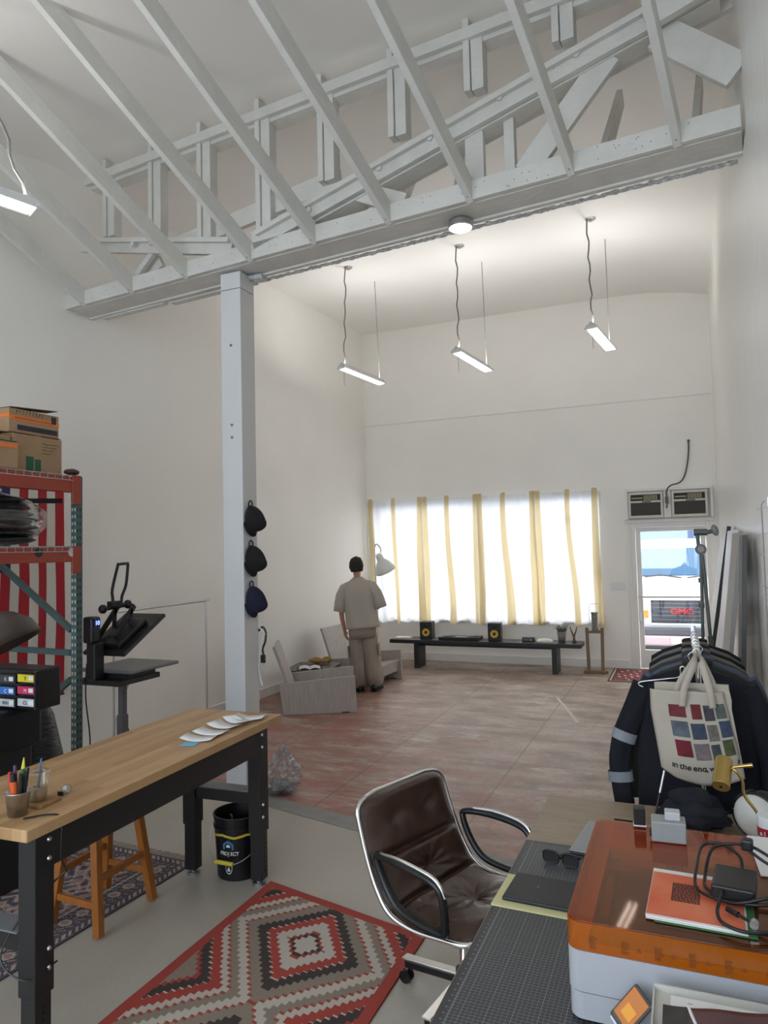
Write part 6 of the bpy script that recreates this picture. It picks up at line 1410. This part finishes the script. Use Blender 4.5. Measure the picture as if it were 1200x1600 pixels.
# cup with lettering
t = thing('paper_cup', 'white cup with red band at the right edge of the photo', 'cup', (0.228, 2.70, DZ+0.001))
MB().lathe([(0.0, 0.0), (0.030, 0.0), (0.036, 0.26), (0.0, 0.26)], 32).build('cup', WHITEP, t, smooth=False)
MB().lathe([(0.0356, 0.195), (0.0365, 0.225)], 32).build('red_band', mat('cup_red', srgb(170, 30, 50), 0.5), t, smooth=True)
def cyl_text(s, size, z, m_, r, a0, par):
    for k, c in enumerate(s):
        a = a0 + (k*size*0.6)/r; text('letter', c, size, m_, par, (r*math.cos(a), r*math.sin(a), z), (PI/2, 0, a+PI/2), bold=0.0005)
cyl_text('allau', 0.020, 0.202, WHITEP, 0.0375, math.radians(-135), t)
cyl_text('with p', 0.017, 0.178, MATS['cup_red'], 0.0368, math.radians(-135), t)
cyl_text('Daily S', 0.010, 0.162, mat('cup_blue', srgb(50, 60, 130), 0.6), 0.0365, math.radians(-132), t)
tag(MB().box(-0.09, 0.06, -0.14, 0.14, 0, 0.004).build('paper_sheet', PAPER, loc=(0.245, 2.38, TZ+0.001), rot=(0, 0, 0.05)), 'white sheet at the right end of the orange lid behind the brick', 'paper')
WC = mat('white_lead', srgb(205, 205, 205), 0.5)
tag(MB().tube(cr([(-0.31, 3.17, DZ+0.018), (-0.22, 3.19, DZ+0.008), (-0.16, 3.14, DZ+0.006), (-0.05, 3.05, DZ+0.006), (0.10, 3.07, DZ+0.006), (0.17, 3.04, DZ+0.005), (0.22, 2.96, DZ+0.005)], 7), 0.0035, 6).build('black_lead', BLACKP), 'thin black lead winding over the far end of the desk', 'cord')
tag(MB().tube(cr([(0.06, 3.09, DZ+0.012), (0.12, 3.10, DZ+0.012), (0.16, 3.0, DZ+0.01), (0.17, 2.88, DZ+0.006)], 7), 0.0028, 6).cyl((0.03, 3.10, DZ+0.011), (0.075, 3.09, DZ+0.011), 0.008).build('white_lead', WC), 'short white lead with plug beside the dark pouch', 'cord')
# in front of the machine: amber screen unit, box of papers, maroon bag
t = thing('amber_screen', 'small tilted unit with amber glass face at the foot of the laser cutter', 'screen', (-0.205, 1.775, DZ+0.03), 0.1)
axu = Vector((0.62, 0.0, 0.78)).normalized(); axr = Vector((0.55, -0.62, -0.44)); axr = (axr - axu*axr.dot(axu)).normalized(); nn = axr.cross(axu)
if nn.y > 0: nn = -nn
def SP(a, b, c): return axr*a + axu*b + nn*c
def slab(a0, a1, b0, b1, c0, c1): 
    vs = [SP(a, b, c) for c in (c0, c1) for a, b in ((a0, b0), (a1, b0), (a1, b1), (a0, b1))]; return MB().add(vs, [(0,3,2,1),(4,5,6,7),(0,1,5,4),(1,2,6,5),(2,3,7,6),(3,0,4,7)])
slab(-0.03, 0.03, 0.03, 0.13, -0.012, 0.0).build('case', mat('case_grey', srgb(70, 74, 74), 0.4), t, bevel=0.006)
slab(-0.025, 0.025, 0.045, 0.125, 0.0, 0.003).build('amber_face', mat('amber_glass', srgb(196, 112, 30), 0.15, coat=0.5), t, bevel=0.003)
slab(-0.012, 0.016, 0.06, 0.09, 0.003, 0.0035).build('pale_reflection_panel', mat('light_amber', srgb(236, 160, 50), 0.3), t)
slab(-0.028, 0.028, 0.02, 0.045, -0.018, -0.013).build('stand_foot', WHITEP, t, bevel=0.004)
t = thing('paper_box', 'open white box with printed sheets in front of the laser cutter', 'box', (0.10, 1.645, DZ+0.001), -0.0)
WCD = mat('white_card', srgb(196, 194, 186), 0.7)
MB().box(-0.20, 0.22, -0.125, 0.125, 0, 0.155).build('box', WCD, t, bevel=0.003)
MB().box(-0.202, -0.198, -0.125, 0.125, 0.12, 0.165).box(-0.20, 0.22, 0.122, 0.127, 0.12, 0.170).build('flap', WCD, t)
sht = MB().box(-0.165, 0.21, -0.12, 0.105, 0.158, 0.162).build('printed_sheets', PAPER, t)
m = MB(); random.seed(4)
for cx_ in (-0.13, -0.09, -0.05, 0.04, 0.08):
    for k in range(9):
        if random.random() < .8: m.box(cx_, cx_+random.uniform(0.008, 0.024), 0.085-k*0.018, 0.0865-k*0.018, 0.162, 0.1624)
lt = m.build('small_print', mat('grey_ink', srgb(80, 80, 84), 0.8), t); lt['kind'] = 'stuff'
t = thing('maroon_bag', 'folded glossy maroon bag lying over the paper box', 'bag', (0.10, 1.635, DZ+0.018), 0.0)
MRN = mat('maroon_satin', srgb(98, 48, 56), 0.35, col2=srgb(50, 30, 38), vscale=6, bump=0.4, bscale=8)
def bagf(u, v):
    x = -0.17 + 0.42*u; y = -0.30 + 0.335*v + 0.06*u
    z = 0.16 + 0.025*u + 0.012*noise.noise(Vector((u*4, v*3, 2))) - 0.10*max(0, 0.5-v)**1.2
    return (x, y, z)
MB().grid(bagf, 30, 20).build('bag_body', MRN, t, smooth=True, solid=0.014)
MB().tube(cr([Vector(bagf(0.1, 1.0)) + Vector((0, 0, 0.008)), Vector(bagf(0.16, 0.7)) + Vector((0, 0, 0.009)), Vector(bagf(0.3, 0.3)) + Vector((0, 0, 0.01))], 8), 0.0035, 6).build('white_piping', WHITEP, t)
MB().grid(lambda u, v: Vector(bagf(-0.02+u*0.12, v)) + Vector((0, 0, 0.009)), 6, 12).build('black_patch', mat('gloss_black_fabric', srgb(16, 17, 24), 0.3), t, smooth=True)
# ================================================================== CLOTHES RACK
RX, RY0, RY1, RZ_ = 0.045, 3.53, 4.85, 1.385
cr_ = thing('clothes_rack', 'steel clothes rack crammed with dark jackets by the right wall', 'clothes rack', (RX, RY0, 0))
MB().lathe([(0.010, 0), (0.0165, 0), (0.0165, 1.34), (0.010, 1.34)], 20, c=(0, 0, RZ_), mat3=Matrix.Rotation(-PI/2, 3, 'X')).lathe([(0.009, 0.0), (0.009, 1.3)], 16, c=(0, 0, RZ_), mat3=Matrix.Rotation(-PI/2, 3, 'X')).build('rail', CHROME, cr_, smooth=True)
for y in (0.02, 1.30):
    MB().cyl((0, y, 0.10), (0, y, RZ_-0.012), 0.0135).build('pole', CHROME, cr_)
    MB().cyl((-0.22, y, 0.09), (0.22, y, 0.09), 0.0135).build('foot', CHROME, cr_)
    for x in (-0.21, 0.21): MB().cyl((x, y-0.01, 0.03), (x, y+0.01, 0.03), 0.03, n=16).cyl((x, y, 0.03), (x, y, 0.09), 0.006).build('caster', BLACKP, cr_)
MB().cyl((0, 0.02, 0.13), (0, 1.30, 0.13), 0.012).build('lower_rail', CHROME, cr_)
JN = mat('navy_work_cloth', srgb(14, 16, 26), 0.9, bump=0.4, bscale=8)
SILV = mat('reflective_tape', srgb(128, 132, 140), 0.5, 0.0, var=0.15, vscale=5)
def jacket(y, m_, lab, wsh=0.25, drop=0.64, thick=0.045, sleeves=True, tape=False, seed=0, xo=0.0, collar=True):
    t = thing('jacket', lab, 'jacket', (RX + xo, y, RZ_-0.085), 0.0, 'jackets on the clothes rack')
    zs_ = [0.035, 0.02, -0.01, -0.05, -0.10, -0.2, -0.32, -0.45, -drop]
    wd = [0.05, 0.09, wsh*0.72, wsh*0.98, wsh, wsh*1.0, wsh*1.02, wsh*1.04, wsh*1.08]
    tk = [0.03, 0.035, thick*0.8, thick, thick, thick*1.05, thick*1.05, thick*1.1, thick*1.15]
    rings = []
    for z, w_, k in zip(zs_, wd, tk):
        r = []
        for q in range(40):
            a = 2*PI*q/40; c, s = math.cos(a), math.sin(a)
            x = math.copysign(abs(c)**0.7, c)*w_; yy_ = math.copysign(abs(s)**0.7, s)*k
            yy_ += 0.010*noise.noise(Vector((x*14+seed, z*4, s)))*(1 if z < -0.05 else 0.3)
            r.append(Vector((x, yy_, z + (0.0 if z > -0.6 else 0.008*math.sin(x*20+seed)))))
        rings.append(r)
    MB().loft(rings, caps=True).build('body', m_, t, smooth=True)
    if sleeves:
        for s in (-1, 1):
            so2 = 0.03 if tape and s < 0 else 0.0
            pts = [(s*(wsh-0.035), 0, -0.055), (s*(wsh+0.005), -0.012, -0.15), (s*(wsh+0.04+so2), -0.02, -0.30), (s*(wsh+0.06+so2*1.2), -0.025, -0.44), (s*(wsh+0.045+so2), -0.03, -0.62)]
            MB().loft(tube_rings(cr(pts, 4), [0.056-0.0008*k for k in range(len(cr(pts, 4)))], n=24, sd=seed+s, amp=0.09, flat=0.55), caps=True).build('sleeve', m_, t, smooth=True)
            if tape:
                P4 = cr(pts, 4)
                if s > 0: continue
                for k0 in (8, 13):
                    a_, b_ = P4[k0-1], P4[k0+1]; mid_ = (a_+b_)/2; dd = (b_-a_).normalized()*0.024
                    ring_ = tube_rings([mid_-dd, mid_, mid_+dd], [0.0585, 0.0585, 0.0585], n=24, sd=seed+s, amp=0.03, flat=0.62)
                    MB().loft(ring_, caps=False).build('reflective_tape', SILV, t, smooth=True, label='silver reflective band')
    if collar:
        MB().tube([(0.055*math.cos(a), 0.042*math.sin(a), 0.04) for a in [2*PI*k/20 for k in range(20)]], 0.016, 8, closed=True).build('collar', m_, t, smooth=True)
    return t
GREYJ = mat('charcoal_cloth', srgb(52, 54, 56), 0.85, bump=0.3, bscale=12); SLATE = mat('slate_blue_cloth', srgb(78, 84, 104), 0.8, bump=0.3); OLIV = mat('dark_olive_cloth', srgb(44, 48, 40), 0.9, bump=0.3)
LGREY = mat('mid_grey_cloth', srgb(108, 106, 104), 0.85, bump=0.3); BLKJ = mat('black_jacket_cloth', srgb(14, 14, 16), 0.85, bump=0.3)
jl = [(3.66, JN, 'navy work jacket with silver bands on the sleeves, nearest on the rack', 0.25, 0.70, True, -0.02),
      (3.79, OLIV, 'dark olive jacket hung directly behind the navy one', 0.235, 0.60, False, 0.0), (3.91, SLATE, 'slate blue jacket with its shoulder showing at the right', 0.24, 0.62, False, 0.01),
      (4.03, GREYJ, 'charcoal jacket behind the slate blue one', 0.24, 0.6, False, 0.0), (4.15, LGREY, 'mid grey jacket in the middle of the rack', 0.235, 0.6, False, 0.0),
      (4.28, BLKJ, 'black jacket behind the mid grey one', 0.245, 0.62, False, 0.0), (4.42, LGREY, 'grey jacket second from the far end of the rack', 0.235, 0.6, False, 0.0), (4.57, BLKJ, 'black jacket at the far end of the rack', 0.245, 0.62, False, 0.0)]
for k, (y, m_, lab, ws_, dr_, tp, xo) in enumerate(jl):
    jacket(y, m_, lab, ws_, dr_, 0.042, sleeves=(k < 3), tape=tp, seed=k*3.1, xo=xo, collar=(k > 0))
hl_ = ['under the nearest navy jacket', 'in the dark olive jacket', 'in the slate blue jacket', 'in the charcoal jacket', 'in the mid grey jacket', 'in the black jacket before the far end', 'in the second last grey jacket', 'in the farthest black jacket']
for k, (y, *_r) in enumerate(jl):
    t = thing('clothes_hanger', 'chrome wire hanger ' + hl_[k], 'hanger', (RX + _r[5], y, RZ_), 0.0, 'wire hangers on the rack')
    MB().tube(cr([(0.012, 0, -0.012), (0.019, 0, 0.004), (0.0, 0, 0.0205), (-0.019, 0, 0.004), (-0.012, 0, -0.018), (0.0, 0, -0.035), (0, 0, -0.055)], 5), 0.0022, 6).build('hook', CHROME, t, smooth=True)
    MB().tube([(0, 0, -0.050), (-0.20, 0, -0.125), (-0.205, 0, -0.135), (0.205, 0, -0.135), (0.20, 0, -0.125)], 0.0022, 6, closed=True).build('shoulder_wire', CHROME, t)
# an empty hanger slung on the near jacket
t = thing('clothes_hanger', 'bare steel hanger lying across the front of the navy jacket', 'hanger', (-0.03, 3.595, 1.30), 0)
MB().tube(cr([(0.02, 0, 0.02), (0.015, 0, 0.045), (0.0, 0, 0.04), (-0.005, 0, 0.0), (-0.06, -0.004, -0.012), (-0.17, -0.006, -0.03), (-0.185, -0.006, -0.045), (-0.165, -0.006, -0.055)], 6), 0.0032, 6).build('wire', CHROME, t, smooth=True)
# tote bag ---------------------------------------------------------------
TY = 3.46
tb_ = thing('tote_bag', 'cream canvas tote bag with grid print hung on the rack end', 'tote bag', (0.035, TY, 0.855))
CAN = mat('cream_canvas', srgb(184, 174, 160), 0.9, bump=0.3, bscale=10)
def tot(u, v, front=True):
    # outline: wider at the bottom right, open mouth at the top
    xl = lerp(-0.155, -0.195, min(1, v*1.3)) if v > 0.08 else lerp(-0.105, -0.15, v/0.08)
    xr_ = lerp(0.175, 0.105, v)
    x = lerp(xl, xr_, u); z = lerp(0.035 + 0.02*(u-0.5) - 0.03*math.sin(u*PI), 0.41 + 0.0*u, v)
    b = 0.040*math.sin(u*PI)**0.5*(1-0.3*v) * (0.35 + min(1, v*4)*0.65)
    y = -b if front else b*0.6
    y += 0.008*noise.noise(Vector((u*3, v*4, 5 if front else 8))) - (0.012*math.sin(u*9)*v**3 if front else 0)
    return Vector((x, y, z))
MB().grid(lambda u, v: tot(u, v, True), 30, 30).build('front_panel', CAN, tb_, smooth=True, solid=0.003)
MB().grid(lambda u, v: tot(u, v, False) + (Vector((0.02, 0, 0.03*v)) if v > .8 else Vector((0.02*v, 0, 0))), 30, 30).build('back_panel', CAN, tb_, smooth=True, solid=0.003)
cells = [(0.24, 0.46, 0.82, 0.97, srgb(104, 42, 46)), (0.53, 0.66, 0.80, 0.98, srgb(112, 42, 44)), (0.69, 0.82, 0.78, 0.97, srgb(62, 62, 66)), (0.84, 0.97, 0.80, 0.99, srgb(84, 92, 88)),
         (0.24, 0.46, 0.58, 0.77, srgb(88, 94, 104)), (0.49, 0.67, 0.56, 0.75, srgb(58, 66, 84)), (0.69, 0.82, 0.53, 0.73, srgb(112, 104, 98)), (0.85, 0.99, 0.56, 0.77, srgb(62, 70, 92)),
         (0.25, 0.45, 0.34, 0.54, srgb(104, 28, 40)), (0.48, 0.67, 0.31, 0.51, srgb(116, 104, 104)), (0.69, 0.80, 0.30, 0.49, srgb(66, 70, 72)), (0.84, 0.97, 0.33, 0.53, srgb(78, 84, 52))]
for k, (u0, u1, v0, v1, c) in enumerate(cells):
    v0, v1 = v0*0.88, v1*0.88
    MB().grid(lambda u, v: tot(lerp(u0, u1, u), lerp(v0, v1, v)) + Vector((0, -0.003, 0)), 6, 6).build('print_square', mat('tote_print_%d' % k, c, 0.85, var=0.35, vscale=18 + 7*(k % 4)), tb_, smooth=True)
s_ = 'In the end, will it'; wt = [0.3 if c in 'Ii,l ' else 0.62 if c in 'tr' else 1.35 if c == 'w' else 0.95 for c in s_]
tot_w = sum(wt); u = 0.15
for c, w_ in zip(s_, wt):
    uu = u + (w_/tot_w)*0.66/2; u += (w_/tot_w)*0.66
    if c == ' ': continue
    p = tot(uu, 0.165 - 0.02*uu) + Vector((0, -0.0045, 0)); p2 = tot(min(1, uu+0.02), 0.165) ; p1 = tot(uu-0.02, 0.165); az = math.atan2(p2.y-p1.y, p2.x-p1.x)
    text('letter', c, 0.036, INK, tb_, p, (PI/2, 0.03, az), bold=0.0007)
text('letter', '?', 0.036, INK, tb_, tot(0.965, 0.165) + Vector((0, -0.005, 0)), (PI/2, 0, 0.2), bold=0.0007)
def strap(xa, xb, ytop, name='strap'):
    pa = tot((xa+0.195)/0.30, 1.0) if False else Vector((xa, -0.035, 0.37)); pb = Vector((xb, -0.02 if ytop < 0 else 0.03, 0.40))
    pts = cr([Vector((xa, ytop*0.9, 0.345)), Vector((xa*0.8, ytop, 0.43)), Vector((xa*0.22+0.01, ytop*0.5+0.02, 0.53)), Vector((0.01, 0.10, 0.553)), Vector((xb*0.22+0.01, ytop*0.5+0.02, 0.53)), Vector((xb*0.8, ytop, 0.43)), Vector((xb, ytop*0.9, 0.345))], 7)
    rings = []
    for p in pts: rings.append(p)
    m = MB(); vs = []; n = len(pts)
    for i, p in enumerate(pts):
        tg = (pts[min(i+1, n-1)] - pts[max(i-1, 0)]).normalized(); sd_v = tg.cross(Vector((0, 1, 0.25))).normalized()
        vs += [p - sd_v*0.014, p + sd_v*0.014]
    m.add(vs, [(2*i, 2*i+1, 2*i+3, 2*i+2) for i in range(n-1)])
    return m.build(name, CAN, tb_, smooth=True, solid=0.004)
strap(-0.062, 0.060, -0.045); strap(-0.092, 0.085, 0.01)
MB().box(-0.14, 0.13, 0.018, 0.022, 0.10, 0.44).build('card_insert', mat('grey_card', srgb(150, 146, 138), 0.8), tb_)
# clamp stand behind the rack ---------------------------------------------
t = thing('clamp_stand', 'grey metal clamp stand rising behind the clothes rack with grip head', 'light stand', (0.10, 5.02, 0))
DG = mat('dull_stand_grey', srgb(88, 92, 88), 0.45, 0.3)
MB().cyl((-0.02, 0, 0.30), (0.012, 0, 1.86), 0.010).cyl((-0.02, 0, 0.3), (-0.005, 0, 1.1), 0.014).build('pole', DG, t)
MB().cyl((0.055, 0, 1.10), (0.020, 0, 1.84), 0.011).cyl((0.055, 0, 1.08), (0.044, 0, 1.32), 0.015).build('boom_arm', DG, t)
for z, x in ((1.50, 0.002), (1.66, 0.006)): MB().cyl((x, 0, z), (x, 0, z+0.03), 0.017).build('collar', DG, t)
MB().cyl((0.012, -0.03, 1.875), (0.012, 0.03, 1.875), 0.034, n=20).build('knuckle', DG, t, bevel=0.004)
MB().cyl((0.012, -0.034, 1.875), (0.012, -0.03, 1.875), 0.02).build('knuckle_cap', mat('pinkish_grey', srgb(140, 126, 124), 0.4), t)
MB().cyl((0.0, 0, 1.90), (-0.005, 0, 1.975), 0.012).cyl((-0.025, 0, 1.985), (0.055, 0, 1.985), 0.022).cyl((0.055, 0, 1.985), (0.085, 0, 1.99), 0.014).build('grip_head', DG, t, smooth=False)
MB().ell((0.10, 0, 1.995), (0.022, 0.02, 0.038), 14, rot=Matrix.Rotation(-0.3, 3, 'Y')).build('wing_knob', mat('wing_grey', srgb(120, 120, 118), 0.4), t, smooth=True)
for a in (0.3, 2.4, 4.5): MB().tube([(-0.02, 0, 0.30), (0.20*math.cos(a), 0.28*math.sin(a), 0.12), (0.22*math.cos(a), 0.32*math.sin(a), 0.015)], 0.012, 8).build('leg', DG, t)
# boards leaning on the right wall -----------------------------------------
def board(lab, y0, y1, xt, xb, zt, th, m_, name='leaning_board', m2=None, cat='board'):
    t = thing(name, lab, cat, (xb, y0, 0)); d = Vector((xt-xb, 0, zt)); n_ = Vector((-d.z, 0, d.x)).normalized()
    vs = [Vector((0, y, 0)) + d*k + n_*q for y in (0, y1-y0) for k, q in ((0, 0), (1, 0), (1, th), (0, th))]
    for v in vs: v.z = max(v.z, 0.0)
    MB().add(vs, [(0,1,2,3),(7,6,5,4),(0,4,5,1),(1,5,6,2),(2,6,7,3),(3,7,4,0)]).build('panel', m_, t, bevel=0.002)
    if m2:
        a, b, c_, dd = vs[0], vs[1], vs[2], vs[3]
        MB().bar(a.lerp(dd, .5) + Vector((0, -0.004, 0.0)), b.lerp(c_, .5) + Vector((0, -0.004, 0)), 0.034, 0.008, up=(0, 1, 0)).build('edge_strip', m2, t)
    return t
board('tall white board with black edge leaning on the right wall, leftmost of four', 7.25, 8.45, 0.415, 0.08, 2.06, 0.012, TRIMW, m2=BLACKM)
board('thick white panel leaning on the right wall next to the black-edged one', 6.35, 7.1, 0.425, 0.17, 2.01, 0.04, WHITEP)
board('long grey canvas leaning against the right wall, broad face toward the room', 5.60, 6.3, 0.405, 0.17, 1.98, 0.03, mat('pale_grey_canvas', srgb(172, 170, 164), 0.7), 'leaning_canvas', cat='canvas')
board('dark charcoal panel standing in for the shadow nearest the clothes rack', 5.22, 5.5, 0.40, 0.30, 1.96, 0.03, mat('painted_shadow_grey', srgb(92, 90, 88), 0.6), 'shadow_panel', cat='picture frame')  # dark panel put in for the shade beside the clothes rack
# wire tangle on the right wall at the photo edge
t = thing('wire_rack', 'thin wire display rack hung on the right wall at the photo edge', 'wire rack', (0.37, 3.50, 1.25))
MB().tube([(0, 0.30, 0.86), (-0.012, 0.30, 0.84), (-0.012, 0.30, 0.0)], 0.003, 5).build('upright_wire', STEEL, t)
for z in (0.82, 0.70, 0.60, 0.45): MB().tube([(-0.012, 0.02, z), (-0.012, 0.34, z+0.005), (-0.03, 0.35, z)], 0.0025, 5).build('cross_wire', STEEL, t)
MB().tube([(-0.012, 0.02, 0.86), (-0.012, 0.02, 0.0)], 0.003, 5).build('upright_wire', STEEL, t)
